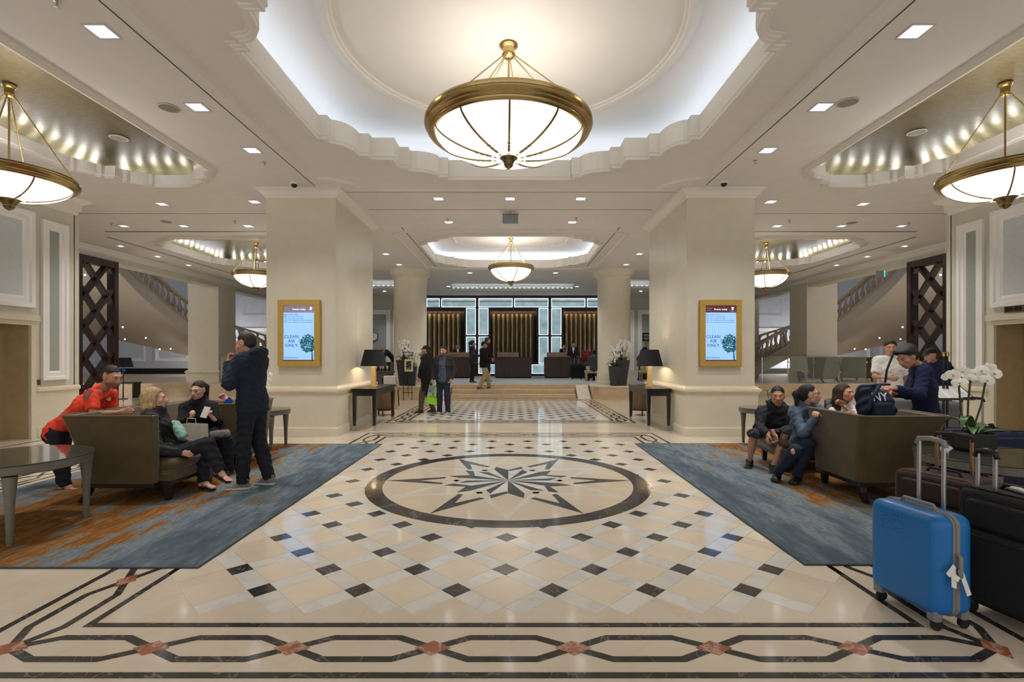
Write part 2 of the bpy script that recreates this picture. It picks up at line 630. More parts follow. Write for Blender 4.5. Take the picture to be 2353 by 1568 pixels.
def border(x0, x1, y0, y1, wid, nx, ny, sw, hh, parent=floor, stuff=False):
    """two stripes with a chain of elongated hexagons between them"""
    inlay(strip_mesh(rect(x0 + wid, x1 - wid, y0 + wid, y1 - wid), sw, True))
    inlay(strip_mesh(rect(x0, x1, y0, y1), sw, True))
    mx0, mx1, my0, my1 = x0 + wid / 2, x1 - wid / 2, y0 + wid / 2, y1 - wid / 2
    allm = MB(); reds = MB()
    for (ax, ay), (bx, by), n in (((mx0, my0), (mx1, my0), nx), ((mx1, my0), (mx1, my1), ny), ((mx1, my1), (mx0, my1), nx), ((mx0, my1), (mx0, my0), ny)):
        dx, dy = (bx - ax) / n, (by - ay) / n
        ln = hypot(dx, dy)
        tx, ty = dx / ln, dy / ln
        nx_, ny_ = -ty, tx
        for i in range(n):
            ox, oy = ax + dx * i, ay + dy * i
            dd = min(.2, ln * .26)
            for sg in (1, -1):
                pts = [(ox, oy), (ox + tx * dd + nx_ * hh * sg, oy + ty * dd + ny_ * hh * sg), (ox + tx * (ln - dd) + nx_ * hh * sg, oy + ty * (ln - dd) + ny_ * hh * sg), (ox + dx, oy + dy)]
                sm = strip_mesh(pts, sw * 1.05)
                if stuff: allm.add(sm.v, sm.f)
                else: inlay(sm, 'chain_inlay')
            q = .075 if not stuff else .05
            rp = MB().prism([(ox + tx * q * 1.25, oy + ty * q * 1.25), (ox + nx_ * q * .85, oy + ny_ * q * .85), (ox - tx * q * 1.25, oy - ty * q * 1.25), (ox - nx_ * q * .85, oy - ny_ * q * .85)], .0003, TZ + .0008)
            if stuff: reds.add(rp.v, rp.f)
            else: inlay(rp, 'red_marble_inlay', TR)
    if stuff:
        o = inlay(allm, 'chain_inlay'); o['kind'] = 'stuff'
        o = inlay(reds, 'red_marble_inlay', TR); o['kind'] = 'stuff'


border(-2.80, 2.70, 2.35, 9.75, .44, 7, 9, .042, .095)
border(-2.85, 2.75, 11.25, 17.4, .42, 8, 9, .05, .09, stuff=True)
# far field of small diamonds
mbk = MB(); mwt = MB()
k = .066
y = 11.9
r = 0
while y < 17.2:
    n = 9 if r % 2 else 8
    for i in range(n):
        x = AX + .5 * (i - (n - 1) / 2)
        mbk.prism([(x - .095, y), (x, y - .095), (x + .095, y), (x, y + .095)], .0002, TZ)
    y += .25; r += 1
o = inlay(mbk, 'black_inlay'); o['kind'] = 'stuff'
mw = MB().box(AX - 2.25, AX + 2.25, 11.8, 17.25, .0001, .0012); inlay(mw, 'white_field_slab', TW)
# side aisle borders
for x0, x1, y0, y1 in ((-8.4, -5.75, 3.6, 9.6), (5.65, 8.3, 3.6, 9.6)):
    inlay(strip_mesh(rect(x0, x1, y0, y1), .05, True))
    inlay(strip_mesh(rect(x0 + .4, x1 - .4, y0 + .4, y1 - .4), .05, True))
    n = 9
    xs = x1 - .2 if x0 < 0 else x0 + .2
    for i in range(n):
        ya = y0 + .4 + (y1 - y0 - .8) * i / n
        yb = ya + (y1 - y0 - .8) / n
        inlay(strip_mesh([(xs, ya), (xs + .1, ya + .15), (xs + .1, yb - .15), (xs, yb), (xs - .1, yb - .15), (xs - .1, ya + .15)], .04, True), 'chain_inlay')

# compass medallion
med = bpy.data.objects.new('floor_medallion', None); link(med); med.location = (CCX, CCY, 0)
tag(med, 'round marble compass star medallion inlaid in the hall floor', 'medallion')
Z1 = .003


def flat(poly, name, mat, z0, z1):
    m = MB().prism(poly, z0, z1)
    return fixn(m.build(name, mat, med))


NC = 96
MDISC = M('medallion_cream', (220, 204, 180), 0.10, noise=0.05, scale=2.2, spec=0.75)
flat([(1.47 * cos(2 * pi * i / NC), 1.47 * sin(2 * pi * i / NC)) for i in range(NC)], 'cream_disc', MDISC, .0002, Z1)
m = MB(); m.sweep([(1.56 * cos(2 * pi * i / NC), 1.56 * sin(2 * pi * i / NC)) for i in range(NC)], [(-.095, .0002), (-.095, Z1 + .0006), (.095, Z1 + .0006), (.095, .0002)])
fixn(m.build('black_ring', TB, med))


def pol(a, r):
    return (r * cos(R(a)), r * sin(R(a)))


Z2 = Z1 + .001


def vee(a, rt, rb, wb, t, name, mat, z=Z2):
    """open V with its tip outwards"""
    tip = pol(a, rt)
    for sg in (1, -1):
        b = pol(a, rb)
        na = R(a + 90)
        o_ = (b[0] + cos(na) * wb * sg, b[1] + sin(na) * wb * sg)
        i_ = (b[0] + cos(na) * (wb - t) * sg, b[1] + sin(na) * (wb - t) * sg)
        ti = pol(a, rt - t * rt / wb * .75)
        flat([tip, o_, i_, ti] if sg > 0 else [tip, ti, i_, o_], name, mat, .001, z)


for k in range(6):
    vee(30 + 60 * k, 1.44, .50, .36, .07, 'white_ray', M('pale_marble', (224, 214, 198), 0.10, noise=0.05, scale=4, spec=0.75))
for k in range(6):
    vee(60 * k, 1.46, .77, .17, .06, 'black_ray', TB, Z2 + .0006)
for k in range(6):
    a = 30 + 60 * k
    Z3 = Z2 + .0012
    c0 = (0, 0)
    flat([c0, pol(a - 29, .5), pol(a - 18, .6)], 'black_petal', TB, .001, Z3)
    flat([c0, pol(a - 18, .6), pol(a - 13, .76), pol(a, .55)], 'white_petal', TW, .001, Z3)
    flat([c0, pol(a, .55), pol(a + 13, .76), pol(a + 18, .6)], 'black_petal', TB, .001, Z3)
    flat([c0, pol(a + 18, .6), pol(a + 29, .5)], 'white_petal', TW, .001, Z3)
    flat([pol(a - 13, .765), pol(a - 17, .66), pol(a - 1, .49), pol(a, .555)], 'black_petal', TB, .001, Z3 + .0006)

# ------------------------------------------------------------------ raised platform and steps
PLZ = .45
CARP = M('reception_carpet', (176, 182, 186), 0.95, noise=0.12, scale=5, bump=0.3, bscale=160)
plat = MB()
plat.prism([(-26, 31), (-26, 19.2), (-12.5, 19.2), (-9.6, 19.0), (-4.75, 19.0), (-4.75, 18.4), (4.7, 18.4), (4.7, 19.0), (9.5, 19.0), (12.5, 19.2), (26, 19.2), (26, 31)], 0, PLZ)
plat = fixn(plat.build('floor_platform', STONE_S)); tag(plat, kind='structure')
MB().box(-10, 10, 19.2, 27.4, PLZ, PLZ + .008).build('floor_carpet', CARP, plat)
steps = thing('entrance_steps', 'three broad cream stone steps up to the reception platform', 'steps', (0, 0, 0))
for i in range(3):
    z1 = PLZ - .15 * i
    if i == 0: continue
    y1 = 18.4; y0 = 18.4 - .3 * i
    MB().box(-2.2, 2.25, y0, y1, z1 - .15 if i < 2 else 0, z1, .012).build('step', STONE_S, steps)
MB().box(-2.2, 2.25, 17.8 - .0, 18.1, 0, .001).build('step_foot', STONE_S, steps)
m = MB(); m.prism([(17.55, 0), (18.4, 0), (18.4, PLZ)], 0, .45)
rp = m.build('access_ramp', M('ramp_stone', (218, 206, 190), .3, noise=.05, scale=5)); rp.rotation_euler = (0, 0, 0)
me = rp.data
for v in me.vertices:
    a, b, c = v.co; v.co = (2.3 + c, a, b)
fixn(rp); tag(rp, 'pale stone ramp at the right end of the reception steps', 'ramp')
rp2 = rp.copy(); COL.objects.link(rp2); rp2.location = (-5.0, 0, 0); tag(rp2, 'pale stone ramp at the left end of the reception steps', 'ramp')

# ------------------------------------------------------------------ walls
WALL = M('wall_paint', (206, 202, 186), 0.6, noise=0.03, scale=4)
WALLB = M('stair_hall_wall', (200, 203, 212), 0.6, noise=0.04, scale=3)
WHITE = M('white_trim', (240, 238, 236), 0.45)
PANELG = M('panel_grey', (206, 210, 214), 0.55, noise=0.04, scale=30)
PANELD = M('panel_greygreen', (160, 166, 160), 0.55, noise=0.04, scale=30)
ELEV = M('elevator_surround', (178, 158, 122), 0.35, noise=0.06, scale=6)
GOLDDOOR = M('gold_door', (170, 132, 48), 0.3, metal=0.8, noise=0.05, scale=3)
CORN = [(0, ZC - .34), (-.03, ZC - .33), (-.04, ZC - .27), (-.07, ZC - .25), (-.08, ZC - .12), (-.16, ZC - .08), (-.2, ZC - .03), (-.2, ZC)]


def frame_panel(parent, name, p0, p1, z0, z1, nrm, w, prot, fm, pm, inner=True):
    """picture-frame moulding with a panel on a wall: p0->p1 along the wall (2D), nrm outward"""
    t = (Vector(p1) - Vector(p0)); ln = t.length; t.normalize(); n = Vector(nrm)

    def P(a, z, o): return (p0[0] + t.x * a + n.x * o, p0[1] + t.y * a + n.y * o, z)
    prof = [(0, 0), (0, prot), (w * .35, prot), (w * .45, prot * .55), (w * .8, prot * .6), (w, prot * .15), (w, 0)]
    m = MB()
    rings = []
    for cx_, cz_, sx, sz in ((0, z0, 1, 1), (ln, z0, -1, 1), (ln, z1, -1, -1), (0, z1, 1, -1)):
        rings.append([P(cx_ + sx * o, cz_ + sz * o, h) for o, h in prof])
    rings.append(rings[0])
    m.loft(rings, closed=False)
    o = fixn(m.build(name, fm, parent))
    if pm:
        m = MB(); m.quad(P(w, z0 + w, .006), P(ln - w, z0 + w, .006), P(ln - w, z1 - w, .006), P(w, z1 - w, .006))
        m.build('panel', pm, o)
    return o


for sd, side in ((-1, 'left'), (1, 'right')):
    xw = 8.75 * sd
    wl = MB()
    YJ = 9.05      # jamb of the elevator recess
    wl.box(min(xw, xw + .45 * sd), max(xw, xw + .45 * sd), YJ, 10, 0, ZC)            # pier
    wl.box(min(xw, xw + .45 * sd), max(xw, xw + .45 * sd), 5.2, YJ, 2.12, ZC)        # above the elevator
    wl.box(min(xw, xw + .45 * sd), max(xw, xw + .45 * sd), -1.2, 5.2, 0, ZC)
    wl.box(min(xw, xw + 3.3 * sd), max(xw, xw + 3.3 * sd), 9.98, 10.1, 0, ZC)
    wl = wl.build('wall_' + side, WALL); tag(wl, kind='structure')
    # elevator recess
    m = MB(); m.box(min(xw + .44 * sd, xw + .5 * sd), max(xw + .44 * sd, xw + .5 * sd), 5.2, YJ, 0, 2.2); m.build('elevator_recess', ELEV, wl)
    m = MB(); m.box(min(xw - .002 * sd, xw + .45 * sd), max(xw - .002 * sd, xw + .45 * sd), YJ - .015, YJ + .001, 0, 2.12); m.build('recess_jamb', ELEV, wl)
    for yy in (6.4, 7.45):
        d_ = MB(); d_.box(min(xw + .40 * sd, xw + .43 * sd), max(xw + .40 * sd, xw + .43 * sd), yy, yy + 1.02, 0.02, 2.1)
        d_.build('elevator_door', GOLDDOOR, wl)
    # architrave, dado, base, cornice
    m = MB()
    xa = xw - .05 * sd
    m.box(min(xa, xw), max(xa, xw), YJ, YJ + .10, 0, 2.14); m.box(min(xw - .09 * sd, xw), max(xw - .09 * sd, xw), 5.1, YJ + .14, 2.14, 2.24)
    m.box(min(xa, xw), max(xa, xw), 5.1, YJ - .001, 2.06, 2.139)
    fixn(m.build('elevator_architrave', STONE, wl))
    m = MB(); m.box(min(xw - .035 * sd, xw), max(xw - .035 * sd, xw), YJ + .1, 10.03, 0, .84); fixn(m.build('dado_panel', STONE, wl))
    m = MB(); m.box(min(xw - .075 * sd, xw), max(xw - .075 * sd, xw), YJ + .1, 10.07, .84, .93, .02); fixn(m.build('dado_rail', STONE_R, wl))
    m = MB(); m.box(min(xw - .06 * sd, xw), max(xw - .06 * sd, xw), YJ + .1, 10.05, 0, .2, .012); fixn(m.build('baseboard', STONE, wl))
    pts = [(xw, -1.2), (xw, 10.0), (xw + 3 * sd, 10.0)]
    prof = [(o * (1 if sd < 0 else -1), z) for o, z in CORN]
    m = MB(); m.sweep(pts, [(-o, z) for o, z in prof], False); fixn(m.build('cornice', PLASTER_W, wl))
    frame_panel(wl, 'panel_moulding', (xw, 9.28), (xw, 9.82), 1.05, 4.05, (-sd, 0), .17, .05, WHITE, PANELD)
    frame_panel(wl, 'panel_moulding', (xw, 5.6), (xw, 9.12), 2.38, 4.12, (-sd, 0), .2, .06, WHITE, PANELG)
    if sd < 0:
        m = MB(); m.box(xw, xw + .012, 9.14, 9.27, .97, 1.07); o = m.build('brass_wall_plate', BRASS); tag(o, 'brass call button plate on the left wall above the stone dado', 'plate')
        m2 = MB(); m2.box(xw + .012, xw + .016, 9.16, 9.25, .985, 1.055); m2.build('plate_face', BRASS_D, o)
    else:
        o = MB().box(xw - .03, xw, 8.55, 8.88, 2.27, 2.38).build('elevator_sign', BRASS_D); tag(o, 'small black and brass sign above the right elevator opening', 'sign')
        sf = MB().box(xw - .034, xw - .03, 8.57, 8.86, 2.285, 2.365).build('sign_face', BLACK, o)
        MB().tube([(xw - .036, 8.715 + .022 * cos(q), 2.325 + .026 * sin(q)) for q in [pi / 6 + 5 * pi / 3 * i / 12 for i in range(13)]], .004, 5).build('sign_glyph', BRASS, sf)
    # lintel beam of the side opening, with cornice
    xb = 12.0 * sd
    w2 = MB()
    w2.box(min(xb, xb + .5 * sd), max(xb, xb + .5 * sd), 10, 26, 4.32, ZC + .3)
    w2.box(min(xb, xb + .5 * sd), max(xb, xb + .5 * sd), 10, 13.65, 0, 4.35)
    w2.box(min(xb, xb + .5 * sd), max(xb, xb + .5 * sd), 25.4, 31, 0, 4.35)
    w2 = w2.build('wall_far_' + side, WALL); tag(w2, kind='structure')
    m = MB(); m.sweep([(xb, 10), (xb, 26)], [(-o * (1 if sd < 0 else -1) * .6, ZC - (ZC - z) * .5) for o, z in CORN], False); fixn(m.build('cornice', PLASTER_W, w2))
    # stair hall shell
    sh = MB()
    xo = 25 * sd
    sh.quad((xb, 30, 0), (xo, 30, 0), (xo, 30, 8), (xb, 30, 8))
    sh.quad((xo, 10, 0), (xo, 30, 0), (xo, 30, 8), (xo, 10, 8))
    sh.quad((xb, 10.05, 0), (xo, 10.05, 0), (xo, 10.05, 8), (xb, 10.05, 8))
    sh.quad((xb, 10, 8), (xo, 10, 8), (xo, 30, 8), (xb, 30, 8))
    sh.quad((xb + .5 * sd, 10, 4.9), (xb + .5 * sd, 30, 4.9), (xb + .5 * sd, 30, 8), (xb + .5 * sd, 10, 8))
    sh = sh.build('wall_stair_hall_' + side, WALLB); tag(sh, kind='structure')
    m = MB(); m.box(min(xb, xo), max(xb, xo), 29.93, 30, PLZ, PLZ + .32); m.build('baseboard', BLACK, sh)
    for k in range(4):
        xx = xb + (2.2 + 2.6 * k) * sd
        frame_panel(sh, 'panel_moulding', (min(xx, xx + 2 * sd), 29.99), (max(xx, xx + 2 * sd), 29.99), 1.2, 3.2, (0, -1), .18, .05, WHITE, PANELG)
        frame_panel(sh, 'panel_moulding', (min(xx, xx + 2 * sd), 29.99), (max(xx, xx + 2 * sd), 29.99), 3.9, 6.2, (0, -1), .18, .05, PANELG, WALLB)

# back wall beside the reception feature
bw = MB()
for x0, x1 in ((-12, -4.55), (4.5, 12)):
    bw.box(x0, x1, 26, 26.2, 0, ZC + .05)
bw.box(-4.55, 4.5, 26.35, 26.5, 0, ZC + .05)
bw = bw.build('wall_back', M('back_wall', (200, 194, 178), .6)); tag(bw, kind='structure')
for x0, x1, z0, z1, pm in ((-7.55, -6.35, .75, 3.9, None), (-6.2, -5.0, .75, 3.9, None), (5.2, 6.3, .75, 3.9, None), (6.5, 7.6, .75, 3.9, None)):
    frame_panel(bw, 'panel_moulding', (x0, 25.99), (x1, 25.99), z0, z1, (0, -1), .22, .05, WHITE, PANELD)
m = MB(); m.sweep([(-12, 26), (12, 26)], [(o, z) for o, z in CORN], False); fixn(m.build('cornice', PLASTER_W, bw))
for sd in (-1, 1):
    m = MB(); m.box(5.9 * sd - 1.3, 5.9 * sd + 1.3, 25.9, 26, PLZ, PLZ + .3); m.build('baseboard', STONE, bw)
# ================================================================== COLUMNS
def square_column(x0, x1, y0, y1, label):
    t = thing('square_column', label, 'column', ((x0 + x1) / 2, (y0 + y1) / 2, 0))
    ox, oy = (x0 + x1) / 2, (y0 + y1) / 2
    a, b = (x1 - x0) / 2, (y1 - y0) / 2
    # facing slabs, two on the long sides
    e = .004
    for nm, bx in (('stone_slab', (-a, a, -b, -b + .05)), ('stone_slab', (-a, a, b - .05, b)), ('stone_slab', (-a, -a + .05, -b + .051, -e)), ('stone_slab', (-a, -a + .05, e, b - .051)),
                   ('stone_slab', (a - .05, a, -b + .051, -e)), ('stone_slab', (a - .05, a, e, b - .051))):
        MB().box(bx[0], bx[1], bx[2], bx[3], .86, ZC - .1).build(nm, STONE, t)
    m = MB().box(-a + .03, a - .03, -b + .03, b - .03, 0, ZC); m.build('core', STONE, t)
    q = .045
    for x_0, x_1, y_0, y_1 in ((-a - q, a + q, -b - q, -b), (-a - q, a + q, b, b + q), (-a - q, -a, -b, -e), (-a - q, -a, e, b), (a, a + q, -b, -e), (a, a + q, e, b)):
        MB().box(x_0, x_1, y_0, y_1, .16, .80).build('plinth_slab', STONE, t)
    m = MB(); m.sweep(rect(-a - q, a + q, -b - q, b + q), [(-.02, 0), (.03, 0), (.03, .14), (.015, .16), (.0, .17)]); fixn(m.build('plinth_base', STONE, t))
    m = MB(); m.sweep(rect(-a - q, a + q, -b - q, b + q), [(-.01, .78), (.012, .79), (.02, .82), (.042, .83), (.05, .86), (.042, .885), (.01, .895), (-.01, .93), (-.05, .94)]); fixn(m.build('dado_rail', STONE_R, t, smooth=True, angle=40))
    m = MB(); m.sweep(rect(-a, a, -b, b), [(-.02, ZC - .17), (.02, ZC - .165), (.025, ZC - .13), (.05, ZC - .12), (.1, ZC - .05), (.15, ZC - .035), (.155, ZC + .002)]); fixn(m.build('capital', PLASTER_W, t))
    return t


square_column(-4.65, -3.34, 9.45, 11.95, 'square cream stone column left of the hall, carrying the left events screen')
square_column(3.29, 4.57, 9.45, 12.05, 'square cream stone column right of the hall, carrying the right events screen')
square_column(-13.2, -11.96, 20.35, 21.6, 'far square cream column beside the left curved staircase')
square_column(11.96, 13.2, 20.35, 21.6, 'far square cream column beside the right curved staircase')


def round_column(x, y, label):
    t = thing('round_column', label, 'column', (x, y, 0))
    m = MB(); m.lathe([(.66, .46), (.66, .56), (.63, .6), (.62, .95), (.6, .98), (.6, 4.35), (.61, 4.36), (.62, 4.4), (.68, 4.45), (.74, 4.52), (.76, ZC)], n=48)
    m.build('shaft', STONE, t, smooth=True, angle=35)
    m = MB(); m.prism([(-.78, -1.35), (.78, -1.35), (.95, -1.1), (.95, .35), (-.95, .35), (-.95, -1.1)], 0, .46); fixn(m.build('pedestal', STONE_S, t))
    m = MB(); m.prism([(-.81, -1.38), (.81, -1.38), (.98, -1.12), (.98, .38), (-.98, .38), (-.98, -1.12)], .42, .47); fixn(m.build('pedestal_cap', STONE_R, t))
    m = MB(); m.prism([(-.81, -1.38), (.81, -1.38), (.98, -1.12), (.98, .38), (-.98, .38), (-.98, -1.12)], 0, .09); fixn(m.build('pedestal_base', STONE_S, t))


round_column(-3.8, 18.6, 'round cream column on the left of the reception steps')
round_column(3.76, 18.6, 'round cream column on the right of the reception steps')

# ================================================================== LIGHT FITTINGS
BOWL = bpy.data.materials.new('alabaster_bowl'); BOWL.use_nodes = True
_n = BOWL.node_tree; _b = _n.nodes['Principled BSDF']
_b.inputs['Base Color'].default_value = (.9, .87, .8, 1); _b.inputs['Roughness'].default_value = .25
_tc = _n.nodes.new('ShaderNodeTexCoord'); _nz = _n.nodes.new('ShaderNodeTexNoise'); _nz.inputs['Scale'].default_value = 3.2; _nz.inputs['Detail'].default_value = 4
_rp = _n.nodes.new('ShaderNodeValToRGB'); _rp.color_ramp.elements[0].color = (.76, .68, .57, 1); _rp.color_ramp.elements[1].color = (1, .97, .92, 1)
_rp.color_ramp.elements[0].position = .3; _rp.color_ramp.elements[1].position = .6
_n.links.new(_tc.outputs['Object'], _nz.inputs['Vector']); _n.links.new(_nz.outputs['Fac'], _rp.inputs['Fac']); _n.links.new(_rp.outputs['Color'], _b.inputs['Emission Color'])
_b.inputs['Emission Strength'].default_value = .88


def lamp(kind, name, loc, energy, color=(1, .9, .75), radius=.1, parent=None, **kw):
    l = bpy.data.lights.new(name, kind)
    l.energy = energy; l.color = color
    if kind in ('POINT', 'SPOT'): l.shadow_soft_size = radius
    for k_, v_ in kw.items(): setattr(l, k_, v_)
    o = bpy.data.objects.new(name, l); o.location = loc
    return link(o, parent)


def chandelier(x, y, ztop, zrim, zbot, Rr, label, nrib=8, nrod=6, power=260, rot=0.0):
    t = thing('bowl_chandelier', label, 'chandelier', (x, y, zrim), 0, 'brass and alabaster bowl chandeliers')
    h = ztop - zrim
    s = Rr / 1.02
    rim = [(.90, -.06), (.93, -.075), (.955, -.06), (.965, -.035), (.985, -.04), (1.005, -.02), (1.0, 0), (1.02, .015), (1.035, .04), (1.02, .065), (1.03, .085), (1.015, .115), (.97, .125), (.94, .11), (.92, .06), (.90, .0), (.90, -.06)]
    MB().lathe([(r * s, z * s) for r, z in rim], n=72, cap=False).build('rim', BRASS, t, smooth=True, angle=50)
    dep = zrim - zbot - .09 * s
    rb = .905 * s
    prof = []
    for i in range(15):
        a = pi / 2 * i / 14
        prof.append((max(.002, rb * cos(a) ** .95), -.05 * s - (dep - .05 * s) * sin(a) ** 1.35))
    MB().lathe(prof, n=64, cap=False).build('alabaster_bowl', BOWL, t, smooth=True)
    for k in range(nrib):
        a = 2 * pi * (k + .5) / nrib + rot
        rings = []
        for i in range(13):
            r_, z_ = prof[i]
            r2 = r_ + .006 * s; z2 = z_ - .006 * s
            w = .011 * s
            ux, uy = -sin(a) * w, cos(a) * w
            cx_, cy_ = r2 * cos(a), r2 * sin(a)
            rings.append([(cx_ - ux, cy_ - uy, z2), (cx_ + ux, cy_ + uy, z2), (cx_ + ux, cy_ + uy, z2 - .012 * s), (cx_ - ux, cy_ - uy, z2 - .012 * s)])
        rbo = fixn(MB().loft(rings, True, True).build('rib', BRASS_D, t))
        # leaf at the lower end of the rib
        m = MB()
        for i in range(4):
            q = 10.2 + i * .75
            i0 = int(q); fr = q - i0
            r_ = prof[i0][0] * (1 - fr) + prof[min(14, i0 + 1)][0] * fr
            z_ = prof[i0][1] * (1 - fr) + prof[min(14, i0 + 1)][1] * fr - .014 * s
            w = (.042 - .006 * i) * s; l = .05 * s
            c_, s_ = cos(a), sin(a)
            for sg in (1, -1):
                m.add([(r_ * c_, r_ * s_, z_), ((r_ + l) * c_ - sg * w * s_, (r_ + l) * s_ + sg * w * c_, z_ + .006), ((r_ - l * .5) * c_, (r_ - l * .5) * s_, z_ - .008 * s), (r_ * c_, r_ * s_, z_ - .012 * s)], [(0, 1, 2), (0, 3, 1), (1, 3, 2), (0, 2, 3)])
        fixn(m.build('leaf', BRASS, rbo))
    zb = -dep
    f = .85 if s < .9 else .8
    MB().lathe([(.03 * f, zb + .05), (.13 * f, zb + .035 * f), (.14 * f, zb), (.10 * f, zb - .03 * f), (.085 * f, zb - .06 * f), (.07 * f, zb - .09 * f), (.075 * f, zb - .10 * f), (.05 * f, zb - .14 * f), (.0 + .004, zb - .165 * f)], n=20).build('finial', BRASS_D, t, smooth=True, angle=45)
    MB().lathe([(.01, h), (.105 * s, h), (.115 * s, h - .02), (.10 * s, h - .035), (.075 * s, h - .05), (.07 * s, h - .11), (.085 * s, h - .125), (.06 * s, h - .16), (.02, h - .17)], n=28).build('canopy', BRASS, t, smooth=True, angle=45)
    for k in range(nrod):
        a = 2 * pi * (k + .25) / nrod + rot
        MB().tube([(.06 * s * cos(a), .06 * s * sin(a), h - .13), (.96 * s * cos(a), .96 * s * sin(a), .1 * s)], .0085, 8).build('rod', BRASS, t)
    MB().tube([(0, 0, h - .15), (0, 0, .1)], .012, 8).build('stem', BRASS, t)
    for k in range(3):
        a = 2 * pi * k / 3
        MB().sphere((.3 * s * cos(a), .3 * s * sin(a), .08 * s), .045 * s).build('bulb', M('bulb_glow', (255, 240, 210), .5, emit=(255, 244, 226), estr=2.5), t, smooth=True)
    lamp('POINT', 'uplight', (0, 0, .14 * s), power, (1, .965, .93), .22 * s, t)
    return t


chandelier(AX, 6.22, 5.37, 4.29, 3.87, 1.02, 'large brass and alabaster bowl chandelier in the main ceiling coffer', 10, 6, 15, .02)
chandelier(AX, 15.3, 5.12, 4.17, 3.72, .70, 'small bowl chandelier hanging before the reception desks', 6, 4, 30, .3)
chandelier(-6.47, 6.43, 4.99, 3.76, 3.45, .70, 'bowl chandelier cut by the left edge, below the near gold ceiling recess', 6, 4, 34, .1)
chandelier(6.3, 6.4, 4.99, 3.78, 3.46, .70, 'bowl chandelier cut by the right edge, below the near gold ceiling recess', 6, 4, 34, .4)
chandelier(-7.9, 15.4, 4.99, 3.98, 3.55, .68, 'bowl chandelier half hidden by the left square column', 6, 4, 34, .2)
chandelier(7.8, 15.4, 4.99, 3.98, 3.55, .68, 'bowl chandelier half hidden by the right square column', 6, 4, 34, .5)

# recessed square downlights
HOUS = M('downlight_housing', (236, 238, 244), .35, emit=(225, 232, 255), estr=.55)
TRIMG = M('downlight_trim', (206, 200, 192), .5)
dl_me = None


def downlight(x, y, label, size=.17, group='square ceiling downlights', power=32, light=True, z=ZC):
    t = thing('ceiling_downlight', label, 'downlight', (x, y, z), 0, group)
    h = size / 2
    global dl_me
    if dl_me is None:
        m = MB(); m.sweep(rect(-1, 1, -1, 1), [(.0, -.03), (.16, -.03), (.16, .002), (0, .002)])
        a = mesh_only(m, 'trim', TRIMG)
        m = MB(); m.box(-1, 1, -1, 1, -.018, -.012)
        b = mesh_only(m, 'diffuser', HOUS)
        m = MB(); m.lathe([(.55, -.03), (.55, -.019)], n=16)
        c = mesh_only(m, 'lamp_disc', LED_D)
        dl_me = (a, b, c)
    for me_, n_ in zip(dl_me, ('trim', 'diffuser', 'lamp_disc')):
        o = bpy.data.objects.new(n_, me_); o.scale = (h, h, .25); link(o, t)
    if light:
        lamp('SPOT', 'downlight_lamp', (0, 0, -.03), power * 3.6, (1, .975, .95), .07, t, spot_size=R(118), spot_blend=.7)
    return t


ORD = ['nearest', 'second', 'third', 'fourth', 'fifth', 'sixth', 'seventh']
for sd, nm in ((-1, 'left'), (1, 'right')):
    for i, y in enumerate((4.85, 6.32, 7.65)):
        downlight(3.98 * sd + (0 if sd < 0 else -.08), y, '%s square downlight in the row %s of the main ceiling coffer' % (ORD[i], nm), .2)
    for i, (x, y) in enumerate(((5.26, 10.2), (7.25, 10.35))):
        downlight(x * sd, y, 'square downlight past the near gold recess on the %s, %s' % (nm, ['closer to the big column', 'closer to the side wall'][i]), .19)
    for i, x in enumerate((6.4, 7.95, 9.4)):
        downlight(x * sd, 12.1, '%s of three %s downlights before the far gold recess, counted from the column' % (['first', 'second', 'third'][i], nm), .19, light=(i != 1))
    for i, y in enumerate((14.3, 15.8, 17.3)):
        downlight(11.2 * sd, y, '%s downlight in the row along the %s stair hall beam' % (ORD[i], nm), .17, light=(i == 1), power=30)
for i, x in enumerate((-1.48, AX, 1.36)):
    downlight(x, 10.0, '%s downlight of the three between the columns, nearer row' % ['left', 'middle', 'right'][i], .19, light=(i != 1))
for i, x in enumerate((-1.5, AX, 1.4)):
    downlight(x, 11.75, '%s downlight of the three between the columns, farther row' % ['left', 'middle', 'right'][i], .19, light=(i != 1))
for sd, nm in ((-1, 'left'), (1, 'right')):
    for i, (x, y) in enumerate(((3.9, 15.4), (3.9, 17.2))):
        downlight(x * sd, y, '%s downlight over the reception steps beside the %s round column' % (['nearer', 'farther'][i], nm), .2, light=(i == 0))
    downlight(1.62 * sd, 18.9, '%s downlight over the top of the reception steps' % nm, .2)
    downlight(2.9 * sd, 22.6 + .0, '%s downlight beside the reception ceiling recess' % nm, .2, power=26)
    downlight(6.2 * sd, 24.2, '%s downlight washing the far back wall panels' % nm, .2, power=26)


def small_fit(name, label, cat, x, y, parts, group):
    t = thing(name, label, cat, (x, y, ZC), 0, group)
    for pn, mb, mat in parts: mb.build(pn, mat, t, smooth=True, angle=40)
    return t


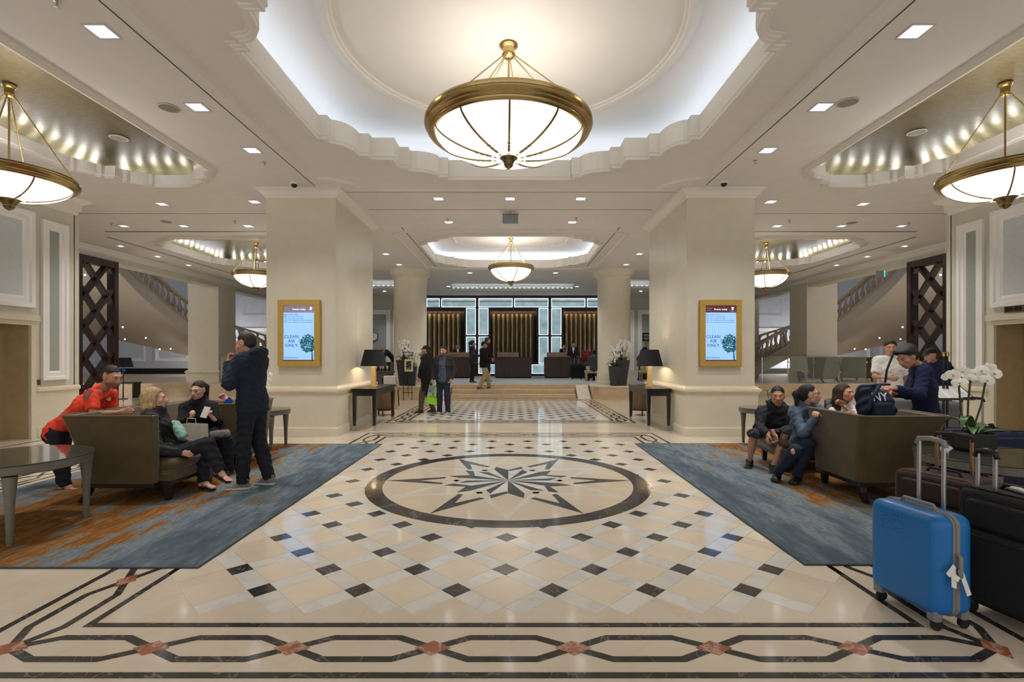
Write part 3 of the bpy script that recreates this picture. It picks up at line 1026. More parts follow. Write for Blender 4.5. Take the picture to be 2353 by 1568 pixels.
SPKM = M('speaker_grille', (150, 142, 132), .7, bump=.4, bscale=500)
def spk(): return [('speaker_ring', MB().lathe([(.125, -.002), (.13, -.008), (.112, -.012), (.112, 0)], n=28), TRIMG), ('speaker_grille', MB().lathe([(.002, -.007), (.112, -.006), (.112, 0)], n=28), SPKM)]
for x, y, l in ((-4.35, 6.34, 'round ceiling speaker left of the main coffer'), (4.15, 6.2, 'round ceiling speaker right of the main coffer'),
                (-8.1, 11.7, 'far round ceiling speaker on the left'), (8.0, 11.8, 'far round ceiling speaker on the right')):
    small_fit('ceiling_speaker', l, 'speaker', x, y, spk(), 'ceiling speakers')
for x, y, l in ((-6.3, 8.0, 'round speaker in the near left gold recess'), (6.3, 7.8, 'round speaker in the near right gold recess'), (-8.9, 14.9, 'round speaker in the far left gold recess'), (8.8, 14.9, 'round speaker in the far right gold recess')):
    t = small_fit('ceiling_speaker', l, 'speaker', x, y, spk(), 'ceiling speakers'); t.location.z = 4.995
def spr(): return [('escutcheon', MB().lathe([(.002, 0), (.032, -.002), (.03, -.012), (.012, -.014)], n=14), CHROME), ('sprinkler_head', MB().lathe([(.009, -.01), (.009, -.05), (.022, -.055), (.022, -.06), (.004, -.062)], n=10), CHROME)]
for i, (px, py) in enumerate(((608, 372), (1735, 368), (256, 512), (540, 508), (1814, 506), (2088, 512), (1029, 502), (1324, 500), (131, 0))):
    p = at(px, py, 1150 * 3.15 / (819 - py))
    small_fit('sprinkler', 'small ceiling sprinkler, ' + ['left of the main coffer corner', 'right of the main coffer corner', 'far left before the slot diffuser', 'left near the square column', 'right near the square column', 'far right before the slot diffuser', 'by the left downlight between the columns', 'by the right downlight between the columns', 'at the top left of the view'][i], 'sprinkler', p.x, p.y, spr(), 'ceiling sprinklers')
for x, y, l in ((-3.95, 9.05, 'left'), (3.8, 9.0, 'right')):
    small_fit('security_camera', 'dome security camera on the ceiling before the %s square column' % l, 'camera', x, y,
              [('camera_mount', MB().lathe([(.075, 0), (.08, -.03), (.07, -.045), (.05, -.046)], n=20), PLASTER_W), ('camera_dome', MB().lathe([(.055, -.045), (.05, -.075), (.03, -.095), (.004, -.102)], n=20), BLACK)], 'dome cameras')
# hanging exit sign in the middle (seen from behind), green exit sign on the right beam
ex = thing('hanging_sign', 'grey hanging sign on the ceiling between the square columns', 'sign', (AX, 10.9, ZC))
MB().box(-.17, .17, -.02, .02, -.26, -.06, .006).build('sign_panel', M('sign_grey', (138, 146, 146), .5), ex)
MB().box(-.18, .18, -.03, .03, -.06, -.04).build('sign_frame', CHROME, ex)
MB().lathe([(.02, 0), (.02, -.05)], n=10).build('sign_stem', CHROME, ex)
es = thing('exit_sign', 'small green edge-lit exit sign hanging from the right stair hall beam', 'sign', at(2025, 627, 14.8))
MB().box(-.16, .08, -.012, .012, -.14, .06).build('sign_panel', M('pale_green_panel', (160, 176, 166), .4), es)
MB().box(.082, .105, -.013, .013, -.12, .06).build('sign_edge', M('green_glow', (40, 220, 200), .4, emit=(60, 235, 215), estr=1.6), es)

# ================================================================== LATTICE SCREENS
for sd, nm in ((-1, 'left'), (1, 'right')):
    t = thing('lattice_screen', 'tall dark wood diamond lattice screen beside the %s wall' % nm, 'screen', (12.0 * sd, 13.68, 0))
    W_, H_ = 1.42, 4.33
    for x in (0, W_ - .16):
        MB().box(-.12, .12, x, x + .16, 0, H_, .008).build('post', DWOOD, t)
    MB().box(-.12, .12, .16, W_ - .16, H_ - .2, H_, .008).build('head_rail', DWOOD, t)
    MB().box(-.12, .12, .16, W_ - .16, 0, .2, .008).build('foot_rail', DWOOD, t)
    iw = W_ - .32
    # crossing slats
    pit = .92
    k = -3
    y0, y1, z0, z1 = .16, W_ - .16, .2, H_ - .2
    for dirn in (1, -1):
        for k in range(-3, 8):
            c = z0 + k * pit + .1
            # line z = c + 1.25*(y-y0) or mirrored
            pts = []
            sl = 1.2
            for yy in np.linspace(y0, y1, 41):
                zz = c + sl * (yy - y0) if dirn > 0 else c + sl * (y1 - yy)
                if z0 <= zz <= z1: pts.append((yy, zz))
            if len(pts) > 3:
                a, b = pts[0], pts[-1]
                MB().bar((0, a[0], a[1]), (0, b[0], b[1]), .08, .19 if dirn > 0 else .17, up=(1, 0, 0)).build('slat', DWOOD, t)

# ================================================================== CURVED STAIRCASES
BAL = M('balustrade_stone', (186, 168, 146), .55, noise=.08, scale=12)
SOF = M('stair_soffit', (206, 198, 186), .7)
bal_me = None
for sd, nm in ((-1, 'left'), (1, 'right')):
    t = thing('curved_staircase', 'curved staircase with stone balusters behind the %s square columns' % nm, 'staircase', (0, 0, 0))
    def ang(a, r, z):
        x = -12.2 + r * cos(R(a)); return (x * -sd, 20.0 + r * sin(R(a)), z)
    def zz(a):
        if a < 130: return .35 + (a - 60) * .0345
        return 2.765 + (a - 130) * .052
    rn = 3.6
    A = list(range(58, 186, 4))
    # solid string / fascia
    m = MB(); m.loft([[ang(a, rn, zz(a) - .42), ang(a, rn, zz(a) + .12), ang(a, rn + .3, zz(a) + .12), ang(a, rn + .3, zz(a) - .42)] for a in A], True, True); fixn(m.build('string', SOF, t))
    m = MB(); m.loft([[ang(a, rn - .06, zz(a) + .1), ang(a, rn - .06, zz(a) + .24), ang(a, rn + .24, zz(a) + .24), ang(a, rn + .24, zz(a) + .1)] for a in A], True, True); fixn(m.build('base_rail', BAL, t))
    m = MB(); m.loft([[ang(a, rn - .08, zz(a) + .95), ang(a, rn - .08, zz(a) + 1.07), ang(a, rn + .26, zz(a) + 1.07), ang(a, rn + .26, zz(a) + .95)] for a in A], True, True); fixn(m.build('hand_rail', BAL, t))
    if bal_me is None:
        bal_me = mesh_only(MB().lathe([(.085, 0), (.085, .06), (.05, .08), (.04, .12), (.075, .24), (.08, .32), (.05, .46), (.035, .58), (.05, .62), (.035, .65), (.07, .68), (.075, .76)], n=12), 'baluster', BAL)
        for p in bal_me.polygons: p.use_smooth = True
    for k, a in enumerate(np.arange(60, 184, 3.4)):
        o = bpy.data.objects.new('baluster', bal_me); o.location = ang(a, rn + .08, zz(a) + .21); link(o, t)
    # treads
    for k in range(34):
        a = 60 + k * 3.6
        m = MB(); z = zz(a)
        m.loft([[ang(a, rn + .2, z - .1), ang(a, rn + 2.3, z - .1), ang(a, rn + 2.3, z + .1), ang(a, rn + .2, z + .1)], [ang(a + 3.6, rn + .2, z - .1), ang(a + 3.6, rn + 2.3, z - .1), ang(a + 3.6, rn + 2.3, z + .1), ang(a + 3.6, rn + .2, z + .1)]], True, True)
        fixn(m.build('tread', STONE_S, t))
    # far balustrade
    m = MB(); m.loft([[ang(a, rn + 2.3, zz(a) - .3), ang(a, rn + 2.3, zz(a) + .25), ang(a, rn + 2.5, zz(a) + .25), ang(a, rn + 2.5, zz(a) - .3)] for a in A], True, True); fixn(m.build('string', SOF, t))
    m = MB(); m.loft([[ang(a, rn + 2.3, zz(a) + .93), ang(a, rn + 2.3, zz(a) + 1.03), ang(a, rn + 2.5, zz(a) + 1.03), ang(a, rn + 2.5, zz(a) + .93)] for a in A], True, True); fixn(m.build('hand_rail', BAL, t))
    for k, a in enumerate(np.arange(60, 150, 3.6)):
        o = bpy.data.objects.new('baluster', bal_me); o.location = ang(a, rn + 2.4, zz(a) + .21); link(o, t)
    # big sloping soffit under the upper flight
    Bp = [(13.2, 25.0, 1.35), (17.6, 27, 1.55), (21.4, 27, 2.4), (24.5, 22, 3.3), (24.5, 14, 4.2)]
    rings = []
    nA = 24
    for i in range(nA + 1):
        a = 96 + (186 - 96) * i / nA
        p = Vector(ang(a, rn + .02, zz(a) - .42))
        f_ = i / nA * (len(Bp) - 1); j = min(len(Bp) - 2, int(f_)); u = f_ - j
        b = Vector((Bp[j][0] * sd, Bp[j][1], Bp[j][2])).lerp(Vector((Bp[j + 1][0] * sd, Bp[j + 1][1], Bp[j + 1][2])), u)
        rings.append([tuple(p.lerp(b, q / 8) + Vector((0, 0, .28 * sin(pi * q / 8)))) for q in range(9)])
    m = MB(); m.loft(rings, closed=False); fixn(m.build('soffit', SOF, t, smooth=True))
    for px, py, d in ((282, 752, 22.5), (287, 780, 24), (335, 777, 24), (367, 803, 25), (392, 802, 25.2), (195, 632, 18), (190, 668, 19)):
        p = at(px, py, d)
        o = MB().sphere((p.x * -sd, p.y, p.z), .03, 8, 5).build('soffit_light', LED_D, t)
    if sd < 0: pass
    lamp('POINT', 'stair_fill', (16.5 * sd, 28.4, 1.5), 120, (.95, .96, 1), .3, t)  # three added fill lights brighten the stair hall, no fittings there
    lamp('POINT', 'stair_fill', (18 * sd, 18.5, 6.8), 170, (.86, .92, 1), .4, t)
    lamp('POINT', 'stair_fill', (17.5 * sd, 15.5, 1.0), 190, (1, .9, .8), .3, t)

# glass balustrades on the platform edge
GL2 = M('balustrade_glass', (200, 222, 212), .03, alpha=.09, spec=.6)
def glass_rail(x0, x1, y, n, label):
    t = thing('glass_balustrade', label, 'balustrade', ((x0 + x1) / 2, y, PLZ))
    w = (x1 - x0) / n
    for i in range(n):
        a = x0 - (x0 + x1) / 2 + i * w
        MB().box(a + .03, a + w - .03, -.006, .006, .03, 1.05).build('glass_pane', GL2, t)
    for i in range(n + 1):
        a = x0 - (x0 + x1) / 2 + i * w
        MB().tube([(a, .03, 0), (a, .03, 1.0)], .018, 8).build('post', CHROME, t)
        MB().box(a - .02, a + .02, -.03, .03, .8, .84).build('clamp', CHROME, t)
glass_rail(-11.2, -9.75, 19.25, 1, 'short clear glass balustrade before the far left square column')
glass_rail(9.6, 13.6, 19.25, 4, 'long clear glass balustrade before the lounge chairs on the right')

# ================================================================== RECEPTION WALL
rw = thing('reception_wall', 'backlit glass and dark timber feature wall behind the reception desks', 'wall', (0, 26, 0))
RWOOD = M('walnut', (66, 48, 40), .5, noise=.2, scale=12, stretch=(1, 1, .2))
SLATM = M('gold_slat', (196, 174, 128), .4, metal=.2, noise=.2, scale=8, stretch=(1, 1, .3))
SLATD = M('brown_slat', (88, 68, 50), .5, noise=.2, scale=10)
NICHE = M('niche_dark', (24, 19, 17), .6)
PGL = bpy.data.materials.new('backlit_glass'); PGL.use_nodes = True
_n = PGL.node_tree; _b = _n.nodes['Principled BSDF']; _b.inputs['Base Color'].default_value = lin((150, 170, 176)); _b.inputs['Roughness'].default_value = .2
_g = _n.nodes.new('ShaderNodeNewGeometry'); _z = _n.nodes.new('ShaderNodeTexNoise'); _z.inputs['Scale'].default_value = 3; _z.inputs['Detail'].default_value = 5
_r = _n.nodes.new('ShaderNodeValToRGB'); _r.color_ramp.elements[0].color = lin((120, 150, 158)); _r.color_ramp.elements[1].color = lin((178, 205, 214)); _r.color_ramp.elements[0].position = .3; _r.color_ramp.elements[1].position = .7
_n.links.new(_g.outputs['Position'], _z.inputs['Vector']); _n.links.new(_z.outputs['Fac'], _r.inputs['Fac']); _n.links.new(_r.outputs['Color'], _b.inputs['Emission Color']); _b.inputs['Emission Strength'].default_value = .45
EDGE = M('panel_edge_light', (255, 255, 255), .4, emit=(225, 244, 255), estr=1.6)
PX = 26 / 1150.0


def wx(px): return (px - 1178) * PX
def wz(py): return EYE - (py - 819) * PX


MB().box(-4.55, 4.5, .25, .33, PLZ, ZC).build('back_board', NICHE, rw)
MB().box(-4.55, 4.5, -.05, .25, wz(684.5), ZC).build('top_beam', RWOOD, rw)
MB().box(-4.55, 4.5, -.02, .25, PLZ, wz(861)).build('plinth', RWOOD, rw)


def glass_panel(x0, x1, y0, y1):
    """backlit pane between pixel bounds, with its bright edge"""
    a, b, c, d = wx(x0), wx(x1), wz(y1), wz(y0)
    o = MB().box(a, b, .04, .07, c, d).build('backlit_pane', PGL, rw)
    m = MB(); e = .022
    for q in ((a, b, c, c + e), (a, b, d - e, d), (a, a + e, c + e, d - e), (b - e, b, c + e, d - e)):
        m.box(q[0], q[1], .03, .045, q[2], q[3])
    m.build('edge_light', EDGE, o)


for q in ((980, 1010, 686, 708), (1014, 1093, 686, 706), (1099.5, 1178, 686, 706), (1181.5, 1260, 686, 706), (1267, 1345, 686, 706), (1349, 1376, 686, 706),
          (1071, 1093, 708, 770), (1099.5, 1122, 708, 770), (1238, 1260, 708, 770), (1267, 1290, 708, 770),
          (1071, 1093, 774, 836), (1099.5, 1122, 774, 836), (1238, 1260, 774, 836), (1267, 1290, 774, 836), (1099.5, 1138, 838, 859), (1222, 1260, 838, 859)):
    glass_panel(*q)
for x0, x1 in ((1093.5, 1099), (1260.5, 1266.5), (1010.5, 1013.5), (1178.4, 1181.2), (1345.5, 1348.5)):
    MB().box(wx(x0), wx(x1), -.03, .1, PLZ if x1 - x0 > 4 else wz(706), wz(684.5)).build('mullion', RWOOD, rw)
for x0, x1 in ((1071, 1122), (1238, 1290)):
    MB().box(wx(x0), wx(x1), -.02, .1, wz(773.5), wz(770.5)).build('transom', RWOOD, rw)
for x0, x1 in ((974, 1070.5), (1122.5, 1237.5), (1290.5, 1384)):
    a, b = wx(x0), wx(x1)
    for q in ((a, b, wz(711), wz(706.5)), (a, b, wz(838), wz(833)), (a, a + .09, wz(833), wz(711)), (b - .09, b, wz(833), wz(711))):
        MB().box(q[0], q[1], -.04, .2, q[2], q[3]).build('niche_frame', RWOOD, rw)
    MB().box(a + .12, b - .12, -.03, .0, wz(713.5), wz(711.2)).build('niche_fill_strip', M('warm_fill', (255, 230, 190), .5, emit=(255, 226, 180), estr=34), rw)  # added glowing strip that brightens the slats
    MB().box(a + .1, b - .1, -.06, -.035, wz(716), wz(711)).build('fill_shield', RWOOD, rw)  # added board hiding the fill strip from view
    n = 9 if x1 - x0 > 100 else 7
    w = (b - a - .45) / n
    for i in range(n):
        c = a + .22 + w * (i + .25)
        MB().lathe([(.082, wz(833)), (.082, wz(723)), (.07, wz(722))], (c, .12, 0), n=10).build('slat', SLATM, rw, smooth=True, angle=40)
        MB().box(c + w * .36, c + w * .6, .0, .2, wz(833), wz(711)).build('fin', SLATD, rw)

# desks
DESK = M('desk_veneer', (72, 58, 54), .45, noise=.12, scale=18, stretch=(1, 1, .1))
MARB = M('desk_marble', (140, 110, 90), .25, noise=.3, scale=4, stretch=(.6, 1, 2.2), coat=.3)
for px0, px1, lx0, lx1, l in ((1010, 1080, 1012, 1078, 'dark reception desk on the left behind the ponytail woman'), (1137, 1222, 1142, 1192, 'dark reception desk in the middle with a marble ledge'), (1252, 1310, 1257, 1304, 'dark reception desk on the right staffed by two people')):
    dd = 23.7
    x0, x1 = (px0 - 1178) * dd / 1150, (px1 - 1178) * dd / 1150
    t = thing('reception_desk', l, 'desk', ((x0 + x1) / 2, dd, PLZ))
    h = (x1 - x0) / 2
    n = 3
    for i in range(n):
        MB().box(-h + 2 * h * i / n + .004, -h + 2 * h * (i + 1) / n - .004, 0, .03, .06, .98).build('front_panel', DESK, t)
    MB().box(-h, h, .03, .75, .06, .96).build('body', DESK, t)
    MB().box(-h + .04, h - .04, .05, .7, 0, .06).build('toe_kick', BLACKM, t)
    MB().box(-h - .01, h + .01, -.02, .78, .98, 1.01, .006).build('top', DESK, t)
    c = (x0 + x1) / 2
    MB().box((lx0 - 1178) * dd / 1150 - c, (lx1 - 1178) * dd / 1150 - c, .02, .3, 1.01, 1.24, .006).build('marble_ledge', MARB, t)
t = thing('side_desk', 'lower desk extension beside the right reception desk', 'desk', ((1329 - 1178) * 24 / 1150, 24.1, PLZ))
MB().box(-.33, .33, 0, .6, 0, .95).build('body', DESK, t); MB().box(-.35, .35, -.02, .62, .95, .99).build('top', DESK, t)

# ================================================================== EVENT SCREENS
SCR = M('screen_blue', (150, 190, 235), .2, emit=(132, 180, 244), estr=.55)
SCRD = M('screen_maroon', (60, 24, 30), .2, emit=(66, 28, 36), estr=.9)
SCRG = M('screen_grey', (98, 92, 104), .2, emit=(100, 92, 104), estr=.9)
TXD = M('screen_text', (20, 60, 84), .3, emit=(24, 66, 92), estr=.8)
TXL = M('screen_text_light', (220, 220, 232), .3, emit=(214, 216, 232), estr=.9)
TREE = M('screen_tree', (20, 80, 78), .3, emit=(26, 88, 84), estr=.75)
TREE2 = M('screen_tree_dark', (18, 48, 60), .3, emit=(20, 52, 64), estr=.7)
for x0, x1, nm, head in ((-4.40, -3.615, 'left', SCRG), (3.515, 4.29, 'right', SCRD)):
    t = thing('event_screen', 'gold framed portrait screen reading CLEAN AIR ONLY on the %s square column' % nm, 'screen', ((x0 + x1) / 2, 9.45, 1.31))
    W2 = (x1 - x0) / 2; H2 = 1.245
    sw, s0, s1 = .29, .1, 1.145
    m = MB()
    for q in ((-W2, W2, 0, s0), (-W2, W2, s1, H2), (-W2, -sw, s0, s1), (sw, W2, s0, s1)): m.box(q[0], q[1], -.085, 0, q[2], q[3])
    m.build('frame', GOLDP, t)
    sc_ = MB().box(-sw, sw, -.062, -.01, s0, s1).build('display', SCR, t)
    MB().box(-sw, sw, -.0645, -.062, s1 - .135, s1).build('header_bar', head, sc_)
    MB().box(-sw, sw, -.0645, -.062, s0, s0 + .022).build('footer_bar', SCRD, sc_)
    rt = (pi / 2, 0, 0); yb = -.066
    text_obj('heading', 'Events today', .048, TXL, (0, yb, s1 - .09), rt, sc_, 'CENTER')
    m = MB()
    for zq, xs_ in ((s1 - .062, (.02, .035, .05, .075, .085, .095, .105)), (s1 - .1, (.035, .05, .062, .08, .092))):
        for xq in xs_: m.box(-sw + xq, -sw + xq + .007, yb, yb + .001, zq, zq + .014)
    o = m.build('date_line', M('screen_dim_text', (120, 100, 110), .3, emit=(120, 104, 112), estr=.8), sc_); o['kind'] = 'stuff'
    m = MB(); ex_ = sw - .085; ez = s1 - .085
    m.add([(ex_, yb, ez), (ex_ + .03, yb, ez), (ex_ + .036, yb, ez + .03), (ex_ + .05, yb, ez + .05), (ex_ + .03, yb, ez + .045), (ex_ + .01, yb, ez + .06), (ex_ - .004, yb, ez + .04)], [(0, 1, 2, 3, 4, 5, 6)]); m.build('emblem', TXL, sc_)
    for i_ in range(2): MB().box(ex_ - .05 + .03 * i_, ex_ + .08 - .03 * i_, yb, yb + .001, ez - .018 - .016 * i_, ez - .012 - .016 * i_).build('emblem_line', MATS['screen_dim_text'], sc_)
    text_obj('listing', 'Begin  T  Room    Event', .026, TXD, (-sw + .015, yb, s1 - .18), rt, sc_, extrude=.001)
    for i, s_ in enumerate(('08:30   |   Salon A  Rewards Systems Training', '08:30   |   Salon B  Rewards Systems Training', '18:00   |   Salon C  Gala Dinner for the WHF & Consulting Bridge', '18:00   |   Salon D  Gala Dinner for the WHF & Consulting Bridge')):
        text_obj('listing', s_, .0195, TXD, (-sw + .015, yb, s1 - .215 - .036 * i), rt, sc_)
    for i, s_ in enumerate(('CLEAN', 'AIR', 'ONLY')):
        text_obj('slogan', s_, .082, TXD, (-sw + .15, yb, .53 - .082 * i), rt, sc_, 'CENTER', .0015, 1.08)
    text_obj('notice', 'Dear Guest, please know that\nour hotel is entirely smoke free', .021, TXD, (-sw + .015, yb, .165), rt, sc_)
    # tree picture
    rnd = random.Random(5)
    m = MB()
    m.cur = 1
    def seg(a, b, w0, w1):
        dx, dz = b[0] - a[0], b[1] - a[1]; l_ = hypot(dx, dz); nx_, nz_ = -dz / l_, dx / l_
        m.add([(a[0] - nx_ * w0, yb, a[1] - nz_ * w0), (a[0] + nx_ * w0, yb, a[1] + nz_ * w0), (b[0] + nx_ * w1, yb, b[1] + nz_ * w1), (b[0] - nx_ * w1, yb, b[1] - nz_ * w1)], [(0, 1, 2, 3)])
    tx = sw - .04
    seg((tx, s0 + .022), (tx - .005, .27), .013, .009); seg((tx - .005, .27), (tx - .09, .33), .006, .003); seg((tx - .005, .27), (tx + .03, .36), .005, .003); seg((tx - .09, .33), (tx - .17, .31), .003, .002)
    for i in range(420):
        a = rnd.uniform(0, 2 * pi); rr = sqrt(rnd.random())
        x = tx - .075 + .15 * rr * cos(a); z = .43 + .17 * rr * sin(a) - .25 * max(0, x - tx)
        if x > sw - .012: x = sw - .012 - rnd.random() * .04
        if rnd.random() < .08: x -= .04
        q = rnd.uniform(.011, .021); th = rnd.uniform(0, pi)
        c_, s_ = cos(th) * q, sin(th) * q
        m.cur = 1 if rnd.random() < .35 else 0
        m.add([(x - c_, yb - .0004, z - s_), (x + s_ * .5, yb - .0004, z - c_ * .5), (x + c_, yb - .0004, z + s_), (x - s_ * .5, yb - .0004, z + c_ * .5)], [(0, 1, 2, 3)])
    m.build('tree_picture', [TREE, TREE2], sc_)
# ================================================================== IMPLICIT SURFACES
def nets(F, org, res):
    """surface nets over the scalar grid F (negative inside)"""
    s = F < 0
    nx, ny, nz = F.shape
    c = np.zeros((nx - 1, ny - 1, nz - 1), np.int8)
    for i in (0, 1):
        for j in (0, 1):
            for k in (0, 1):
                c += s[i:nx - 1 + i, j:ny - 1 + j, k:nz - 1 + k]
    mix = (c > 0) & (c < 8)
    idx = np.argwhere(mix)
    if len(idx) == 0: return np.zeros((0, 3)), []
    vid = -np.ones(mix.shape, np.int64)
    vid[mix] = np.arange(len(idx))
    acc = np.zeros((len(idx), 3)); cnt = np.zeros(len(idx))
    cor = [(i, j, k) for i in (0, 1) for j in (0, 1) for k in (0, 1)]
    val = {q: F[idx[:, 0] + q[0], idx[:, 1] + q[1], idx[:, 2] + q[2]] for q in cor}
    for a in cor:
        for ax in range(3):
            if a[ax] == 0:
                b = list(a); b[ax] = 1; b = tuple(b)
                fa, fb = val[a], val[b]
                x = (fa < 0) != (fb < 0)
                t = np.where(x, fa / np.where(x, fa - fb, 1), 0)
                p = np.zeros((len(idx), 3)); p[:] = a; p[:, ax] = t
                acc[x] += p[x]; cnt[x] += 1
    V = (idx + acc / cnt[:, None]) * res + org
    faces = []
    for ax in range(3):
        sl0 = [slice(None)] * 3; sl1 = [slice(None)] * 3
        sl0[ax] = slice(0, -1); sl1[ax] = slice(1, None)
        a, b = s[tuple(sl0)], s[tuple(sl1)]
        e = np.argwhere(a != b)
        o1, o2 = [q for q in range(3) if q != ax]
        e = e[(e[:, o1] > 0) & (e[:, o2] > 0) & (e[:, o1] < F.shape[o1] - 1) & (e[:, o2] < F.shape[o2] - 1)]
        if len(e) == 0: continue
        ins = a[e[:, 0], e[:, 1], e[:, 2]]
        qs = []
        for d1, d2 in ((1, 1), (0, 1), (0, 0), (1, 0)):
            q = e.copy(); q[:, o1] -= d1; q[:, o2] -= d2
            qs.append(vid[q[:, 0], q[:, 1], q[:, 2]])
        Q = np.stack(qs, 1)
        flip = ins if ax != 1 else ~ins
        Q[~flip] = Q[~flip][:, ::-1]
        faces.append(Q)
    Q = np.concatenate(faces)
    Q = Q[(Q >= 0).all(1)]
    return V, Q


def cap(a, b, ra, rb=None):
    return ('c', np.array(a, float), np.array(b, float), ra, ra if rb is None else rb)


def ell(a, b, ra, rb, u):
    """segment a-b of elliptical section: radii (side, depth) at both ends, u = side axis"""
    return ('e', np.array(a, float), np.array(b, float), ra, rb, np.array(u, float))


def sph(c, r):
    return ('s', np.array(c, float), np.array(r if hasattr(r, '__len__') else (r, r, r), float))


def osph(c, r, axes):
    return ('o', np.array(c, float), np.array(r, float), np.array(axes, float))


def rbox(c, h, r, axes=None):
    return ('b', np.array(c, float), np.array(h, float), r, np.eye(3) if axes is None else np.array(axes, float))


def prim_eval(p, P):
    k = p[0]
    if k == 'c' or k == 'e':
        a, b = p[1], p[2]
        ab = b - a
        L2 = max(1e-9, ab.dot(ab))
        q = P - a
        t = np.clip((q @ ab) / L2, 0, 1)
        q = q - t[..., None] * ab
        if k == 'c':
            return np.sqrt((q * q).sum(-1)) - (p[3] + t * (p[4] - p[3]))
        u = p[5]
        w = ab / sqrt(L2)
        u = u - w * u.dot(w); u = u / (np.linalg.norm(u) + 1e-9)
        v = np.cross(w, u)
        ru = p[3][0] + t * (p[4][0] - p[3][0]); rv = p[3][1] + t * (p[4][1] - p[3][1])
        rw = np.minimum(ru, rv)
        return (np.sqrt(((q @ u) / ru) ** 2 + ((q @ v) / rv) ** 2 + ((q @ w) / rw) ** 2) - 1) * rw
    if k == 's':
        q = (P - p[1]) / p[2]
        return (np.sqrt((q * q).sum(-1)) - 1) * p[2].min()
    if k == 'o':
        q = ((P - p[1]) @ p[3].T) / p[2]
        return (np.sqrt((q * q).sum(-1)) - 1) * p[2].min()
    if k == 'b':
        q = np.abs((P - p[1]) @ p[4].T) - (p[2] - p[3])
        return np.sqrt((np.maximum(q, 0) ** 2).sum(-1)) + np.minimum(q.max(-1), 0) - p[3]


def prim_box(p):
    k = p[0]
    if k in 'ce':
        r = max(p[3], p[4]) if k == 'c' else max(max(p[3]), max(p[4]))
        return np.minimum(p[1], p[2]) - r, np.maximum(p[1], p[2]) + r
    if k in 'so':
        r = p[2].max() if k == 'o' else p[2]
        return p[1] - r, p[1] + r
    r = np.linalg.norm(p[2])
    return p[1] - r, p[1] + r


def implicit(groups, res, k=.02, sub=(), ksub=.006):
    """groups: list of (prims, cuts, inflate); cut = (point, normal) removes the normal's side"""
    lo = np.min([prim_box(p)[0] - g[2] for g in groups for p in g[0]], 0) - 3 * res
    hi = np.max([prim_box(p)[1] + g[2] for g in groups for p in g[0]], 0) + 3 * res
    n = np.ceil((hi - lo) / res).astype(int) + 1
    A = np.zeros(n)
    mg = 6 * k
    ax = [lo[i] + np.arange(n[i]) * res for i in range(3)]

    def subgrid(b0, b1):
        i0 = np.maximum(0, np.floor((b0 - lo) / res).astype(int)); i1 = np.minimum(n, np.ceil((b1 - lo) / res).astype(int) + 1)
        sl = tuple(slice(i0[i], i1[i]) for i in range(3))
        G = np.stack(np.meshgrid(*[ax[i][sl[i]] for i in range(3)], indexing='ij'), -1)
        return sl, G
    for g in groups:
        prims, cuts, inf = g
        if not cuts:
            for p in prims:
                b0, b1 = prim_box(p)
                sl, G = subgrid(b0 - inf - mg, b1 + inf + mg)
                A[sl] += np.exp(np.clip(-(prim_eval(p, G) - inf) / k, -60, 30))
        else:
            b0 = np.min([prim_box(p)[0] for p in prims], 0) - inf - mg; b1 = np.max([prim_box(p)[1] for p in prims], 0) + inf + mg
            sl, G = subgrid(b0, b1)
            a = np.zeros(G.shape[:3])
            for p in prims: a += np.exp(np.clip(-(prim_eval(p, G) - inf) / k, -60, 30))
            d = -k * np.log(np.maximum(a, 1e-26))
            for c in cuts:
                d = np.maximum(d, (G - np.array(c[0], float)) @ np.array(c[1], float))
            A[sl] += np.exp(np.clip(-d / k, -60, 30))
    F = -k * np.log(np.maximum(A, 1e-26))
    for p in sub:
        b0, b1 = prim_box(p)
        sl, G = subgrid(b0 - .02, b1 + .02)
        F[sl] = np.maximum(F[sl], -prim_eval(p, G))
    return nets(F, lo, res)


def np_mesh(name, V, Q, mat, parent=None, mi=None, smooth=True):
    me = bpy.data.meshes.new(name)
    nv, nf = len(V), len(Q)
    me.vertices.add(nv); me.vertices.foreach_set('co', np.asarray(V, np.float32).ravel())
    me.loops.add(nf * 4); me.polygons.add(nf)
    me.polygons.foreach_set('loop_start', np.arange(nf) * 4)
    me.loops.foreach_set('vertex_index', np.asarray(Q, np.int32).ravel())
    for mm in (mat if isinstance(mat, (list, tuple)) else [mat]): me.materials.append(mm)
    if mi is not None: me.polygons.foreach_set('material_index', np.asarray(mi, np.int32))
    me.polygons.foreach_set('use_smooth', np.ones(nf, bool) if smooth else np.zeros(nf, bool))
    me.update(calc_edges=True)
    me.validate()
    return link(bpy.data.objects.new(name, me), parent)


def relax(V, Q, it=1):
    for _ in range(it):
        S_ = np.zeros_like(V); C = np.zeros(len(V))
        for a, b in ((0, 1), (1, 2), (2, 3), (3, 0)):
            np.add.at(S_, Q[:, a], V[Q[:, b]]); np.add.at(C, Q[:, a], 1)
            np.add.at(S_, Q[:, b], V[Q[:, a]]); np.add.at(C, Q[:, b], 1)
        V = .4 * V + .6 * S_ / np.maximum(C, 1)[:, None]
    return V


def strands(V, Q, c, up, f, x, amp, n=30, seed=0.0):
    """hair grooves running down from the crown"""
    nn = np.zeros_like(V)
    fn = np.cross(V[Q[:, 2]] - V[Q[:, 0]], V[Q[:, 3]] - V[Q[:, 1]])
    for i in range(4): np.add.at(nn, Q[:, i], fn)
    nn /= np.linalg.norm(nn, axis=1)[:, None] + 1e-12
    q = V - c
    th = np.arctan2(q @ x, q @ f)
    z = q @ up
    a = np.sin(n * th + 3 * np.sin(14 * z + seed) + seed) + .6 * np.sin(n * 1.7 * th + 2 * np.sin(22 * z) + 2 * seed)
    return V + nn * (amp * a)[:, None]


